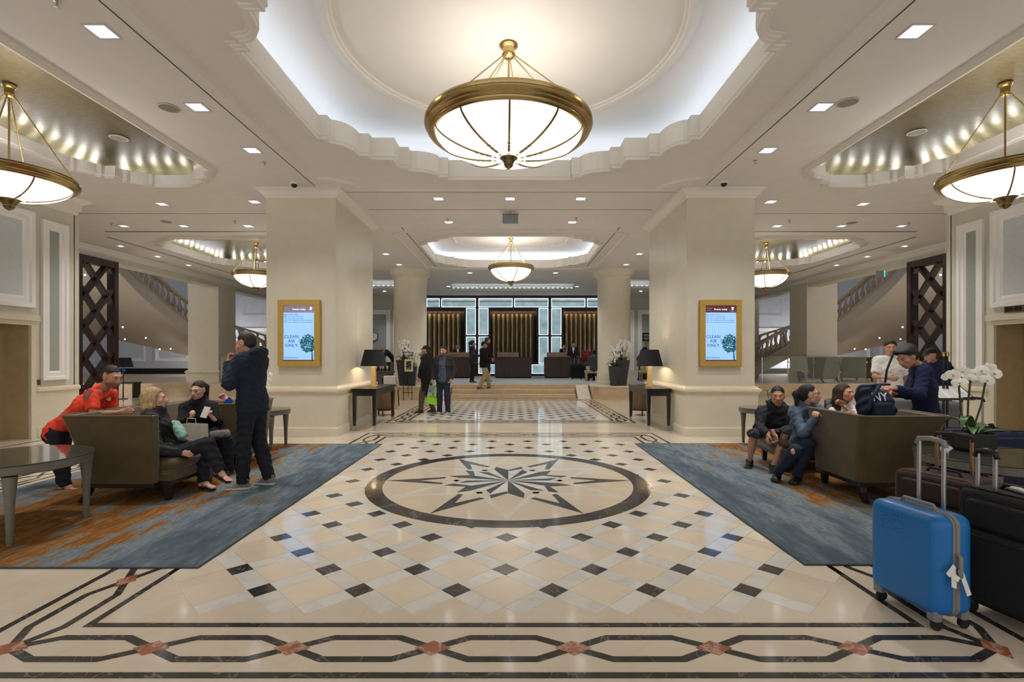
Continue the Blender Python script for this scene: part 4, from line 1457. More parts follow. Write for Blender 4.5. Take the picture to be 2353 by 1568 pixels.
def wrinkle(V, Q, amp, f=22.0, seed=0.0):
    """cloth folds pushed along the normals"""
    n = np.zeros_like(V)
    fn = np.cross(V[Q[:, 2]] - V[Q[:, 0]], V[Q[:, 3]] - V[Q[:, 1]])
    for i in range(4): np.add.at(n, Q[:, i], fn)
    n /= np.linalg.norm(n, axis=1)[:, None] + 1e-12
    x, y, z = V.T
    a = np.sin(f * (z * 1.3 + .7 * x + .25 * np.sin(9 * y + seed)) + seed) * np.sin(f * .6 * (x * 1.1 - z * .8 + y) + 2.1 * seed) + .6 * np.sin(f * 1.7 * (z + .9 * y - .4 * x) + seed * 3)
    return V + n * (amp * a)[:, None]


# ================================================================== RUGS
RUG = bpy.data.materials.new('abstract_rug'); RUG.use_nodes = True
nt = RUG.node_tree; N_ = nt.nodes; L_ = nt.links; bs = N_['Principled BSDF']
bs.inputs['Roughness'].default_value = .95; bs.inputs['Specular IOR Level'].default_value = .15
ge = N_.new('ShaderNodeNewGeometry'); mp = N_.new('ShaderNodeMapping'); mp.inputs['Scale'].default_value = (2.6, .62, 1); mp.inputs['Rotation'].default_value = (0, 0, .12)
L_.new(ge.outputs['Position'], mp.inputs['Vector'])
n1 = N_.new('ShaderNodeTexNoise'); n1.inputs['Scale'].default_value = 1.5; n1.inputs['Detail'].default_value = 7; n1.inputs['Roughness'].default_value = .66; L_.new(mp.outputs[0], n1.inputs['Vector'])
n2 = N_.new('ShaderNodeTexNoise'); n2.inputs['Scale'].default_value = 5.5; n2.inputs['Detail'].default_value = 6; n2.inputs['Roughness'].default_value = .7; L_.new(mp.outputs[0], n2.inputs['Vector'])
sx = N_.new('ShaderNodeSeparateXYZ'); L_.new(ge.outputs['Position'], sx.inputs[0])
ab = N_.new('ShaderNodeMath'); ab.operation = 'ABSOLUTE'; L_.new(sx.outputs[0], ab.inputs[0])
fc = N_.new('ShaderNodeFloatCurve')
cm = fc.mapping; cu = cm.curves[0]
for p_, q_ in zip(((0, .17), (.22, .29), (.42, .50), (.66, .60), (.84, .52), (1, .27)), range(6)):
    if q_ < 2: cu.points[q_].location = p_
    else: cu.points.new(*p_)
cm.update()
mr = N_.new('ShaderNodeMapRange'); mr.inputs[1].default_value = 2.1; mr.inputs[2].default_value = 5.5; L_.new(ab.outputs[0], mr.inputs[0]); L_.new(mr.outputs[0], fc.inputs['Value'])
sb = N_.new('ShaderNodeMath'); sb.operation = 'MULTIPLY_ADD'; sb.inputs[1].default_value = 1.25; sb.inputs[2].default_value = -.625; L_.new(n1.outputs['Fac'], sb.inputs[0])
ad = N_.new('ShaderNodeMath'); ad.operation = 'ADD'; L_.new(fc.outputs[0], ad.inputs[0]); L_.new(sb.outputs[0], ad.inputs[1])
s2 = N_.new('ShaderNodeMath'); s2.operation = 'MULTIPLY_ADD'; s2.inputs[1].default_value = .6; s2.inputs[2].default_value = -.30; L_.new(n2.outputs['Fac'], s2.inputs[0])
a2 = N_.new('ShaderNodeMath'); a2.operation = 'ADD'; L_.new(ad.outputs[0], a2.inputs[0]); L_.new(s2.outputs[0], a2.inputs[1])
rp = N_.new('ShaderNodeValToRGB'); el = rp.color_ramp.elements
el[0].position = .0; el[0].color = lin((76, 88, 96)); el[1].position = 1.0; el[1].color = lin((104, 66, 34))
for p_, c_ in ((.18, (88, 101, 109)), (.30, (108, 120, 128)), (.37, (130, 136, 138)), (.42, (96, 109, 118)), (.465, (140, 124, 98)), (.50, (146, 92, 40)), (.58, (122, 80, 38)), (.66, (150, 108, 60)), (.8, (96, 62, 32))):
    e_ = el.new(p_); e_.color = lin(c_)
L_.new(a2.outputs[0], rp.inputs['Fac']); L_.new(rp.outputs['Color'], bs.inputs['Base Color'])
nb = N_.new('ShaderNodeTexNoise'); nb.inputs['Scale'].default_value = 220; L_.new(ge.outputs['Position'], nb.inputs['Vector'])
bp = N_.new('ShaderNodeBump'); bp.inputs['Strength'].default_value = .5; bp.inputs['Distance'].default_value = .006; L_.new(nb.outputs['Fac'], bp.inputs['Height']); L_.new(bp.outputs['Normal'], bs.inputs['Normal'])
RUGE = M('rug_edge', (70, 78, 84), .95)
for x0, x1, y0, y1, nm in ((-5.6, -2.22, 3.53, 8.5, 'left'), (2.09, 5.5, 3.58, 8.55, 'right')):
    o = MB().box(x0, x1, y0, y1, .003, .014, .004).build('area_rug', RUG)
    tag(o, 'large blue grey rug with streaks of burnt orange on the %s of the hall' % nm, 'rug')
    m = MB(); m.sweep(rect(x0 + .002, x1 - .002, y0 + .002, y1 - .002), [(.0, .003), (.006, .004), (.006, .012), (.0, .0148)]); fixn(m.build('rug_binding', RUGE, o))

# ================================================================== SEATING
OLIVE = M('olive_velvet', (82, 65, 33), .75, noise=.18, scale=7, bump=.12, bscale=120, sheen=.4)
OLIVE_P = M('olive_piping', (98, 80, 48), .7, sheen=.4)
CHLEG = M('chair_leg', (34, 26, 24), .35, coat=.3)


def tub_chair(x, y, z, rz, label, w=1.0, dep=.85, h=.9, cush=True, arm=.55, left=True, flare=.16, group='olive velvet tub chairs'):
    """faces local +y"""
    t = thing('tub_chair', label, 'chair', (x, y, z), rz, group)
    zb = .2
    a = w / 2; b0 = -dep / 2

    def shell(k, top):
        # outline of the wall's outer and inner face at height fraction k
        fl_ = flare * k ** 1.6
        fs = .07 * k ** 1.5
        y1 = b0 + dep * arm + .04 * k
        th = .10
        o_ = [(-a - fs, y1), (-a - fs, b0 - fl_ + .05), (-a - fs + .05, b0 - fl_), (a + fs - .05, b0 - fl_), (a + fs, b0 - fl_ + .05), (a + fs, y1)]
        i_ = [(a + fs - th, y1), (a + fs - th, b0 - fl_ + th + .03), (a + fs - th - .03, b0 - fl_ + th), (-a - fs + th + .03, b0 - fl_ + th), (-a - fs + th, b0 - fl_ + th + .03), (-a - fs + th, y1)]
        if not left:
            o_ = [(-a - fs + .03, b0 - fl_ + th)] + [(-a - fs + .03, b0 - fl_ + .03)] + o_[2:]
            o_[2] = (-a - fs + .06, b0 - fl_)
            i_ = i_[:3] + [(-a - fs + .09, b0 - fl_ + th), (-a - fs + .06, b0 - fl_ + th), (-a - fs + .04, b0 - fl_ + th)]
        return o_ + i_
    rings = []
    for k in (0, .2, .4, .6, .8, .95, 1.0):
        rings.append([(p[0], p[1], zb + (h - zb) * k) for p in shell(k, 0)])
    m = MB(); m.loft(rings)
    # caps: bottom and top as strips
    n = 12
    for ri, fl2 in ((0, True), (len(rings) - 1, False)):
        for i in range(5):
            q = [rings[ri][i], rings[ri][i + 1], rings[ri][n - 2 - i], rings[ri][n - 1 - i]]
            m.add(q, [(0, 1, 2, 3)])
    o = fixn(m.build('shell', OLIVE, t, smooth=True, angle=40))
    bv = o.modifiers.new('soft', 'BEVEL'); bv.width = .022; bv.segments = 2; bv.limit_method = 'ANGLE'; bv.angle_limit = R(35)
    # piping along the top edge
    top = rings[-1][:6]
    MB().tube([(p[0], p[1], p[2] + .004) for p in top], .009, 6).build('piping', OLIVE_P, o)
    sw_ = a - .1
    m = MB(); m.box(-sw_, sw_, b0 + .05, b0 + dep + .1, zb, zb + .1, .02); m.build('seat_base', OLIVE, t)
    m = MB(); m.box(-sw_ + .005, sw_ - .005, b0 + .02, b0 + dep + .12, zb + .1, zb + .23, .04); o2 = m.build('seat_cushion', OLIVE, t, smooth=True, angle=50)
    m = MB(); m.box(-a + .01, a - .01, b0 + .01, b0 + dep * arm, zb - .045, zb, .006); m.build('rail', CHLEG, t)
    m = MB(); m.box(-sw_, sw_, b0 + dep * arm, b0 + dep + .08, zb - .04, zb, .006); m.build('rail', CHLEG, t)
    for sx_ in (-1, 1):
        x_ = sx_ * (a - .06)
        m = MB(); m.loft([[(x_ + u * s_, b0 + .06 + dy + v * s_, z_) for u, v in ((-1, -1), (1, -1), (1, 1), (-1, 1))] for z_, dy, s_ in ((zb - .04, 0, .034), (.1, -.015, .03), (.04, -.05, .026), (0, -.085, .024))], True, True); fixn(m.build('leg', CHLEG, t))
        x2 = sx_ * (sw_ - .05)
        m = MB(); m.loft([[(x2 + u * s_, b0 + dep + .02 + v * s_, z_) for u, v in ((-1, -1), (1, -1), (1, 1), (-1, 1))] for z_, s_ in ((zb - .04, .034), (0, .024))], True, True); fixn(m.build('leg', CHLEG, t))
    return t


RUGZ = .0145
tub_chair(-3.97, 5.52, RUGZ, -pi / 2, 'olive velvet tub chair under the man in the orange shirt', .98, .78, .89, arm=.95, left=False)
tub_chair(-3.80, 6.95, RUGZ, pi / 2 + .1, 'olive velvet tub chair half hidden behind the man in the navy hoodie', .8, .5, .86, flare=.06)
tub_chair(-4.52, 7.1, RUGZ, pi, 'olive velvet tub chair under the woman holding a phone', .76, .8, .8)
tub_chair(3.88, 5.46, RUGZ, 0, 'olive velvet tub chair with the navy backpack on its back', .74, .78, .89, arm=.95)
tub_chair(3.98, 6.75, RUGZ, pi / 2 - .12, 'low olive velvet chair under the young man in shorts', 1.05, .8, .62, arm=.3)
tub_chair(4.95, 6.9, RUGZ, pi, 'olive velvet chair under the girl in the white tee', .8, .8, .6)
for px, d_, rz_, l in ((1880, 20.4, .5, 'dark olive lounge chair behind the glass, leftmost'), (1965, 21.0, -.5, 'dark olive lounge chair behind the glass, near the gold cushion'), (1940, 22.6, 2.6, 'dark olive lounge chair farthest behind the glass')):
    p = at(px, 880, d_)
    tub_chair(p.x, p.y, PLZ, rz_, l, 1.15, 1.0, 1.0, group='lounge chairs behind the glass')
o = MB().box(-.24, .24, -.07, .07, 0, .46, .05).build('scatter_cushion', M('gold_cushion', (150, 116, 50), .8, noise=.1, scale=30), None, smooth=True, angle=60)
p = at(1985, 850, 20.9); o.location = (p.x, p.y - .18, PLZ + .45); o.rotation_euler = (-.15, 0, -.5); tag(o, 'gold cushion on a lounge chair behind the glass', 'cushion')

# ================================================================== TABLES
TGREY = M('grey_lacquer', (112, 110, 100), .4, noise=.05, scale=20, coat=.1)
TGLASS = M('table_glass', (70, 74, 66), .04, spec=.7, coat=.6)


def oval_table(x, y, r, label, z=RUGZ, h=.63, sy=1.0):
    t = thing('side_table', label, 'table', (x, y, z), 0, 'grey round side tables')
    MB().lathe([(.01, h - .085), (r - .035, h - .085), (r - .012, h - .075), (r - .01, h - .012), (r - .02, h - .008), (.01, h - .008)], n=56, sy=sy).build('apron', TGREY, t, smooth=True, angle=40)
    MB().lathe([(.01, h - .008), (r - .004, h - .008), (r, h - .004), (r - .003, h), (.01, h)], n=56, sy=sy).build('glass_top', TGLASS, t, smooth=True, angle=30)
    for k in range(4):
        a = pi / 4 + k * pi / 2
        x_, y_ = (r - .06) * cos(a), (r - .06) * sin(a) * sy
        m = MB(); m.lathe([(.022, 0), (.032, h * .5), (.05, h - .09)], (x_, y_, 0), n=12, cap=True); m.build('leg', TGREY, t, smooth=True, angle=40)
    return t


oval_table(-4.3, 4.28, .56, 'large grey glass topped side table at the left edge in the foreground')
oval_table(-4.05, 8.12, .42, 'small grey side table behind the man in the navy hoodie')
oval_table(4.22, 8.35, .42, 'small grey side table left of the young man in shorts')
oval_table(4.2, 4.34, .58, 'grey glass topped table with the orchid beside the luggage')

# console tables and lamps
LSH = M('black_lampshade', (34, 34, 38), .9, noise=.1, scale=90)
LSI = M('lampshade_lining', (235, 214, 170), .6)
LBASE = M('amber_glass', (214, 184, 120), .12, noise=.1, scale=18, coat=.5, emit=(220, 180, 110), estr=.12)
for sd, nm in ((-1, 'left'), (1, 'right')):
    xc = -2.985 if sd < 0 else 2.94
    t = thing('console_table', 'dark wood console table against the %s square column' % nm, 'table', (xc, 10.85, 0), 0, 'console tables')
    MB().box(-.25, .25, -.82, .82, .80, .85, .006).build('top', EBON, t)
    MB().box(-.235, .235, -.80, .80, .70, .80).build('apron', EBON, t)
    for sx_ in (-1, 1):
        for sy_ in (-1, 1):
            m = MB(); m.loft([[(sx_ * .2 + u * s_, sy_ * .765 + v * s_, z_) for u, v in ((-1, -1), (1, -1), (1, 1), (-1, 1))] for z_, s_ in ((.1, .026), (.7, .036))], True, True)
            lg = fixn(m.build('leg', EBON, t))
            m = MB(); m.loft([[(sx_ * .2 + u * s_, sy_ * .765 + v * s_, z_) for u, v in ((-1, -1), (1, -1), (1, 1), (-1, 1))] for z_, s_ in ((0, .022), (.1, .0265))], True, True)
            fixn(m.build('ferrule', CHROME, lg))
    l = thing('table_lamp', 'table lamp with black tapered shade on the %s console table' % nm, 'lamp', (xc - .0, 10.75, .85), 0, 'table lamps')
    m = MB(); m.loft([[(u * s_, v * s_, z_) for u, v in ((-1, -1), (1, -1), (1, 1), (-1, 1))] for z_, s_ in ((0, .075), (.03, .075), (.035, .05), (.1, .048), (.42, .04), (.47, .03))], True, True); fixn(m.build('base', LBASE, l))
    ring = [[(r_ * cos(2 * pi * i / 40), r_ * sin(2 * pi * i / 40), z_) for i in range(40)] for z_, r_ in ((.44, .28), (.79, .19))]
    o = MB().loft(ring).build('shade', LSH, l, smooth=True)
    ring = [[(r_ * cos(2 * pi * i / 40), r_ * sin(2 * pi * i / 40), z_) for i in range(40)] for z_, r_ in ((.441, .276), (.789, .186))]
    MB().loft(ring).build('shade_lining', LSI, l, smooth=True)
    MB().sphere((0, 0, .58), .045).build('bulb', M('bulb_warm', (255, 230, 190), .5, emit=(255, 226, 180), estr=12), l, smooth=True)
    lamp('POINT', 'lamp_light', (0, 0, .56), 26, (1, .86, .66), .05, l)
    # barrel chair behind the console
    b_ = thing('barrel_stool', 'round wood barrel stool behind the %s console table' % nm, 'stool', (3.25 * sd, 12.75, 0), 0, 'barrel stools')
    MB().lathe([(.01, .16), (.2, .16), (.24, .3), (.26, .62), (.245, .64), (.01, .62)], n=24).build('barrel', M('barrel_wood', (104, 82, 62), .45, noise=.2, scale=10, stretch=(3, 3, .3)), b_, smooth=True, angle=40)
    m = MB(); m.sweep([(.22 * cos(2 * pi * i / 24), .22 * sin(2 * pi * i / 24)) for i in range(24)], [(-.015, .13), (.015, .13), (.015, .16), (-.015, .16), (-.015, .13)]); m.build('base_ring', EBON, b_)
    for k in range(3):
        a = 2 * pi * k / 3 + .5
        MB().tube([(.21 * cos(a), .21 * sin(a), .15), (.23 * cos(a), .23 * sin(a), 0)], .02, 8).build('leg', EBON, b_)

# ================================================================== ORCHIDS AND PLANTERS
PETAL = M('orchid_petal', (240, 238, 230), .55, noise=.03, scale=20)
YEL = M('orchid_centre', (206, 176, 110), .6)
STEMM = M('plant_stem', (58, 62, 40), .6)
LEAF = M('orchid_leaf', (58, 92, 40), .4, noise=.15, scale=10)
PLANT = M('slate_planter', (58, 60, 62), .6, noise=.08, scale=10)
petal_me = None


def petal_mesh(l, w, curl):
    rings = []
    for i in range(6):
        t = i / 5
        ww = w * sin(pi * min(1, .12 + t * .86)) ** .7
        rings.append([(-ww, l * t, curl * t * t + .1 * w), (-ww * .5, l * t, curl * t * t + .02 * w), (0, l * t, curl * t * t), (ww * .5, l * t, curl * t * t + .02 * w), (ww, l * t, curl * t * t + .1 * w)])
    return rings


def flower(parent, pos, s, face, tilt=0.0):
    """phalaenopsis blossom: two broad petals, three sepals, small lip"""
    m = MB()
    f = Vector(face).normalized(); u = f.cross(Vector((0, 0, 1))).normalized(); v = u.cross(f)
    for a, l, w, z_ in ((90, .5, .2, 0), (210, .48, .19, 0), (330, .48, .19, 0), (5, .55, .36, .02), (175, .55, .36, .02)):
        ca, sa = cos(R(a - 90 + tilt)), sin(R(a - 90 + tilt))
        rr = []
        for ring in petal_mesh(l, w, .10):
            rr.append([tuple(Vector(pos) + (u * ((x * ca - y * sa) * s)) + (v * ((x * sa + y * ca) * s)) + f * ((-z + z_ + .04) * s)) for x, y, z in ring])
        m.loft(rr, closed=False)
    o = m.build('blossom', PETAL, parent, smooth=True)
    MB().sphere(tuple(Vector(pos) + f * .06 * s - v * .05 * s), .09 * s, 7, 5).build('blossom_lip', YEL, o, smooth=True)
    return o


def strap_leaf(parent, base, az, ln, w, rise):
    m = MB(); rings = []
    c, s_ = cos(az), sin(az)
    for i in range(7):
        t = i / 6
        r_ = ln * t; z_ = rise * sin(pi * t * .75) - .35 * rise * t * t
        ww = w * (sin(pi * min(1, .18 + .8 * t))) ** .6
        for_ = [(-ww, .35 * ww), (0, 0), (ww, .35 * ww)]
        rings.append([(base[0] + c * r_ - s_ * q, base[1] + s_ * r_ + c * q, base[2] + z_ + h_) for q, h_ in for_])
    m.loft(rings, closed=False); m.build('leaf', LEAF, parent, smooth=True)


# near orchid on the right table
rnd = random.Random(3)
po = thing('orchid_plant', 'white orchid in a black bowl on the table by the luggage', 'plant', (4.18, 4.55, RUGZ + .63))
MB().lathe([(.01, 0), (.13, 0), (.16, .03), (.17, .16), (.16, .165), (.14, .14), (.01, .13)], n=8).build('pot', M('charcoal_pot', (44, 42, 42), .6, noise=.1, scale=30), po)
base = Vector((4.18, 4.55, RUGZ + .63))
def rel(v): return tuple(Vector(v) - base)
for (sx0, sy0), (mx_, my_), (tx_, ty_), d_ in (((2213, 1000), (2207, 930), (2200, 852), 4.55), ((2222, 1000), (2225, 920), (2232, 858), 4.5), ((2235, 1000), (2255, 930), (2268, 855), 4.52)):
    MB().tube([rel(at(sx0, sy0 - 10, d_)), rel(at(mx_, my_, d_)), rel(at(tx_, ty_, d_ - .02))], .008, 6).build('flower_stem', STEMM, po)
for px, py, s_ in ((2190, 862, .105), (2213, 853, .10), (2205, 880, .11), (2178, 866, .09), (2240, 858, .09), (2228, 868, .085), (2256, 852, .10), (2284, 858, .12), (2268, 874, .11), (2272, 846, .10)):
    p = at(px, py, 4.46 + rnd.uniform(-.04, .04))
    flower(po, rel(p), s_, (-.55 + rnd.uniform(-.35, .35), -.8, .1 + rnd.uniform(-.2, .2)), rnd.uniform(-25, 25))
for az, ln, w, rise in ((.4, .36, .045, .10), (-.4, .34, .045, .05), (2.2, .22, .04, .16), (-2.3, .26, .045, .10), (1.2, .24, .04, .18), (3.6, .2, .04, .2)):
    strap_leaf(po, (0, 0, .14), az, ln, w, rise)


def planter_pair(cx, y, z, sd, label1, label2):
    for (dx, dy, h, w0, w1, lab, nst) in ((0.0, .06, .9, .13, .23, label1, 13), (.3 * sd, -.06, .68, .11, .17, label2, 9)):
        t = thing('orchid_planter', lab, 'plant', (cx + dx, y + dy, z))
        m = MB(); m.loft([[(u * s_, v * s_, z_) for u, v in ((-1, -1), (1, -1), (1, 1), (-1, 1))] for z_, s_ in ((0, w0), (h, w1), (h, w1 - .02), (h - .03, w1 - .025))], True, True); fixn(m.build('planter', PLANT, t))
        for k in range(7):
            strap_leaf(t, (rnd.uniform(-.1, .1), rnd.uniform(-.1, .1), h - .03), rnd.uniform(0, 6.28), rnd.uniform(.22, .36), .05, rnd.uniform(.08, .18))
        for k in range(nst):
            a = rnd.uniform(0, 6.28); q = rnd.uniform(.02, .3)
            ht = rnd.uniform(.42, .7)
            tip = (q * cos(a), q * sin(a) * .7, h + ht)
            MB().tube([(.3 * q * cos(a), .3 * q * sin(a), h - .03), (.6 * q * cos(a), .5 * q * sin(a), h + ht * .6), tip], .007, 5).build('flower_stem', STEMM, t)
            for j in range(5):
                flower(t, (tip[0] + rnd.uniform(-.06, .06), tip[1] + rnd.uniform(-.05, .03), tip[2] - j * .075), rnd.uniform(.085, .11), (rnd.uniform(-.5, .5), -.9, rnd.uniform(-.2, .2)), rnd.uniform(-30, 30))


planter_pair(-3.83, 17.58, .47, 1, 'tall dark planter of white orchids by the left round column', 'shorter dark planter of white orchids by the left round column')
planter_pair(3.85, 17.58, .47, -1, 'tall dark planter of white orchids by the right round column', 'shorter dark planter of white orchids by the right round column')
# orchid in a basket on the small table behind the hoodie man
t = thing('orchid_basket', 'woven basket with a white orchid on the table behind the navy hoodie', 'plant', (-4.1, 8.05, RUGZ + .63))
MB().lathe([(.01, 0), (.1, 0), (.135, .13), (.125, .135), (.01, .11)], n=10).build('basket', M('basket_brown', (86, 72, 50), .8, bump=.5, bscale=120), t)
MB().tube([(0, 0, .1), (.1, -.02, .35), (.14, -.03, .52)], .007, 6).build('flower_stem', STEMM, t)
for dx, dz in ((.14, .52), (.2, .48), (.1, .44), (.17, .40), (.22, .56), (.12, .58)):
    flower(t, (dx, -.05, dz), .09, (rnd.uniform(-.3, .5), -.9, .1), rnd.uniform(-30, 30))
t = thing('orchid_bowl', 'dark bowl plant on the small table left of the young man in shorts', 'plant', (4.42, 8.5, RUGZ + .63))
MB().lathe([(.01, 0), (.09, 0), (.12, .1), (.11, .1), (.01, .08)], n=10).build('pot', PLANT, t)
for az in (0.3, 1.5, 2.6, 3.9, 5.2): strap_leaf(t, (0, 0, .08), az, .2, .035, .22)

# ================================================================== LUGGAGE
SHELLB = M('blue_hardshell', (0, 104, 176), .38, noise=.06, scale=3, bump=.06, bscale=300, coat=.15)
GREYP = M('grey_plastic', (128, 128, 130), .45)
SILV = M('silver_tube', (176, 178, 182), .3, metal=.8)
TANM = M('tan_tube', (150, 118, 84), .35, metal=.7)
FABK = M('black_nylon', (20, 20, 23), .8, noise=.2, scale=60, bump=.15, bscale=260)
FABB = M('brown_nylon', (44, 30, 28), .75, noise=.2, scale=50, bump=.15, bscale=240)
FABN = M('navy_nylon', (30, 34, 66), .8, noise=.15, scale=50, bump=.15, bscale=240)
RUB = M('wheel_rubber', (24, 24, 26), .6)


def suitcase(name, label, x, y, rz, w, dep, h, mat, trimm, tube, hh=.0, wheels=.07, hard=False, z=0.0, piping=None, hw=.1, hoff=0.0, hx=0.0):
    """broad face = local -y side, width along x"""
    t = thing(name, label, 'suitcase', (x, y, z), rz)
    V, Q = implicit([([rbox((0, 0, wheels + h / 2), (w / 2, dep / 2, h / 2), .055 if hard else .045)], [], 0)], .012, .01)
    body = np_mesh('shell', V, Q, mat, t)
    m = MB()
    def loop(y_, o_, n=6):
        pts = []
        rr = .055
        for cx_, cz_, a0 in ((w / 2 - rr, wheels + rr, -90), (w / 2 - rr, wheels + h - rr, 0), (-w / 2 + rr, wheels + h - rr, 90), (-w / 2 + rr, wheels + rr, 180)):
            for i in range(n + 1):
                a = R(a0 + 90 * i / n)
                pts.append((cx_ + (rr + o_) * cos(a), y_, cz_ + (rr + o_) * sin(a)))
        return pts
    if hard:
        for y0_, o0, ww in ((0, .004, .022), (0, .008, .006)):
            r0 = loop(y0_ - ww, o0); r1 = loop(y0_ + ww, o0); ri = loop(y0_ - ww, o0 - .02); ro = loop(y0_ + ww, o0 - .02)
            fixn(MB().loft([[r0[i], r1[i], ro[i], ri[i]] for i in range(len(r0))] + [[r0[0], r1[0], ro[0], ri[0]]]).build('zip_band', trimm, t, smooth=True, angle=40))
    else:
        for yy in (-dep / 2 + .035, dep / 2 - .035):
            pts = loop(yy, .002); MB().tube(pts + [pts[0]], .006, 6).build('piping', piping or trimm, t)
        # front pocket
        V, Q = implicit([([rbox((0, -dep / 2 - .012, wheels + h * .36), (w / 2 - .05, .03, h * .30), .028)], [], 0)], .012, .008)
        pk = np_mesh('front_pocket', V, Q, mat, t)
        MB().tube([(-w / 2 + .07, -dep / 2 - .045, wheels + h * .62), (w / 2 - .07, -dep / 2 - .045, wheels + h * .62)], .005, 6).build('zip', piping or trimm, pk)
        V, Q = implicit([([rbox((0, -dep / 2 - .008, wheels + h * .8), (w / 2 - .06, .022, h * .12), .02)], [], 0)], .012, .008)
        np_mesh('front_pocket', V, Q, mat, t)
    # wheels
    for sx_ in (-1, 1):
        for sy_ in (-1, 1):
            cx_, cy_ = sx_ * (w / 2 - .045), sy_ * (dep / 2 - .04)
            wm = MB(); wm.box(cx_ - .03, cx_ + .03, cy_ - .025, cy_ + .025, .045, wheels + .045, .01); k_ = wm.build('caster', trimm, t)
            ww = MB(); ww.lathe([(.012, -.012), (.03, -.011), (.032, 0), (.03, .011), (.012, .012)], n=16)
            ww.v = [(cx_ + .012 + zv, cy_ + xv, .033 + yv) for xv, yv, zv in ww.v]
            ww.build('wheel', RUB, k_, smooth=True, angle=40)
    # grab handles
    zt = wheels + h
    MB().tube([(-.11, 0, zt - .005), (-.09, 0, zt + .028), (.09, 0, zt + .028), (.11, 0, zt - .005)], .011, 8).build('carry_handle', trimm, t, smooth=True)
    MB().tube([(w / 2 - .005, 0, wheels + h * .4), (w / 2 + .025, 0, wheels + h * .43), (w / 2 + .025, 0, wheels + h * .62), (w / 2 - .005, 0, wheels + h * .65)], .011, 8).build('side_handle', trimm, t, smooth=True)
    if hh:
        yy = dep / 2 - .04 + hoff
        for sx_ in (-1, 1):
            MB().box(hx + sx_ * hw - .011, hx + sx_ * hw + .011, yy - .007, yy + .007, zt - .05, zt + hh, .003).build('handle_tube', tube, t)
        MB().tube([(hx - hw - .012, yy, zt + hh - .02), (hx - hw, yy, zt + hh + .012), (hx, yy, zt + hh + .022), (hx + hw, yy, zt + hh + .012), (hx + hw + .012, yy, zt + hh - .02)], .015, 10).build('handle_grip', trimm, t, smooth=True)
    return t, body


bl, blb = suitcase('suitcase', 'bright blue hard shell suitcase with grey trim and airline tag', 2.375, 2.93, R(-82), .435, .25, .55, SHELLB, GREYP, SILV, .37, .075, True, hw=.075)
# embossed lettering on the blue shell (raised, same colour)
m = MB(); q_ = random.Random(9)
for i in range(5):
    for j in range(7):
        if q_.random() < .8:
            x_ = -.13 + .022 * j + .012 * (i % 2); z_ = .56 - .022 * i + q_.uniform(-.003, .003); l_ = q_.uniform(.006, .016)
            m.box(x_, x_ + l_, -.1275, -.123, z_, z_ + (.003 if q_.random() < .6 else .012))
o = m.build('embossed_mark', SHELLB, blb); o['kind'] = 'stuff'
TAGW = M('paper_tag', (226, 226, 224), .7)
m = MB()
for a_, b_, c_ in (((.22, -.02, .36), (.25, -.05, .26), .03), ((.235, -.03, .37), (.25, -.09, .33), .025), ((.24, .0, .35), (.262, .03, .22), .028), ((.225, -.05, .33), (.25, -.02, .3), .03)):
    m.bar(a_, b_, c_, .0015, up=(1, 0, .2))
m.build('airline_tag', TAGW, bl)
bk, _ = suitcase('suitcase', 'large black fabric suitcase at the right edge in front', 2.86, 2.80, R(-78), .46, .32, .66, FABK, BLACK, SILV, .2, .07, hw=.045, hoff=-.2, hx=-.13)
MB().tube([(-.1, .02, .745), (.0, -.03, .755), (.1, -.02, .735), (.16, -.06, .70)], .012, 6).build('white_tag', TAGW, bk)
br, _ = suitcase('suitcase', 'brown fabric suitcase with tan piping behind the blue one', 3.12, 3.62, R(-70), .5, .30, .58, FABB, FABB, TANM, .26, .07, piping=M('tan_piping', (120, 76, 46), .6), hw=.11)
suitcase('suitcase', 'navy blue fabric suitcase behind the orchid table', 4.95, 5.25, R(4), .66, .34, .66, FABN, BLACK, SILV, .30, .07, hw=.12)
suitcase('suitcase', 'black suitcase between the orchid table and the chair', 4.45, 5.2, R(-10), .28, .28, .55, FABK, BLACK, SILV, 0, .07)
suitcase('suitcase', 'silver grey hard suitcase standing behind the navy backpack', 5.55, 7.3, R(10), .42, .28, .82, M('grey_shell', (120, 120, 122), .4), GREYP, SILV, .12, .07, True)
suitcase('suitcase', 'second grey hard suitcase beside the navy man', 6.0, 7.0, R(-12), .4, .26, .8, M('dark_grey_shell', (96, 96, 100), .4), GREYP, SILV, 0, .07, True)
# dark bag with a red patch at the right edge
V, Q = implicit([([rbox((0, 0, .24), (.2, .16, .22), .09), cap((-.1, 0, .42), (.1, 0, .44), .05)], [], 0)], .014, .03)
o = np_mesh('holdall_bag', wrinkle(V, Q, .004, 30), Q, [FABK, M('orange_red', (206, 60, 30), .6)], None, (((V[Q].mean(1)[:, 2] > .36) & (V[Q].mean(1)[:, 0] < .02)).astype(int)))
o.location = (3.75, 3.5, 0); tag(o, 'dark holdall with orange red patch at the right edge', 'bag')

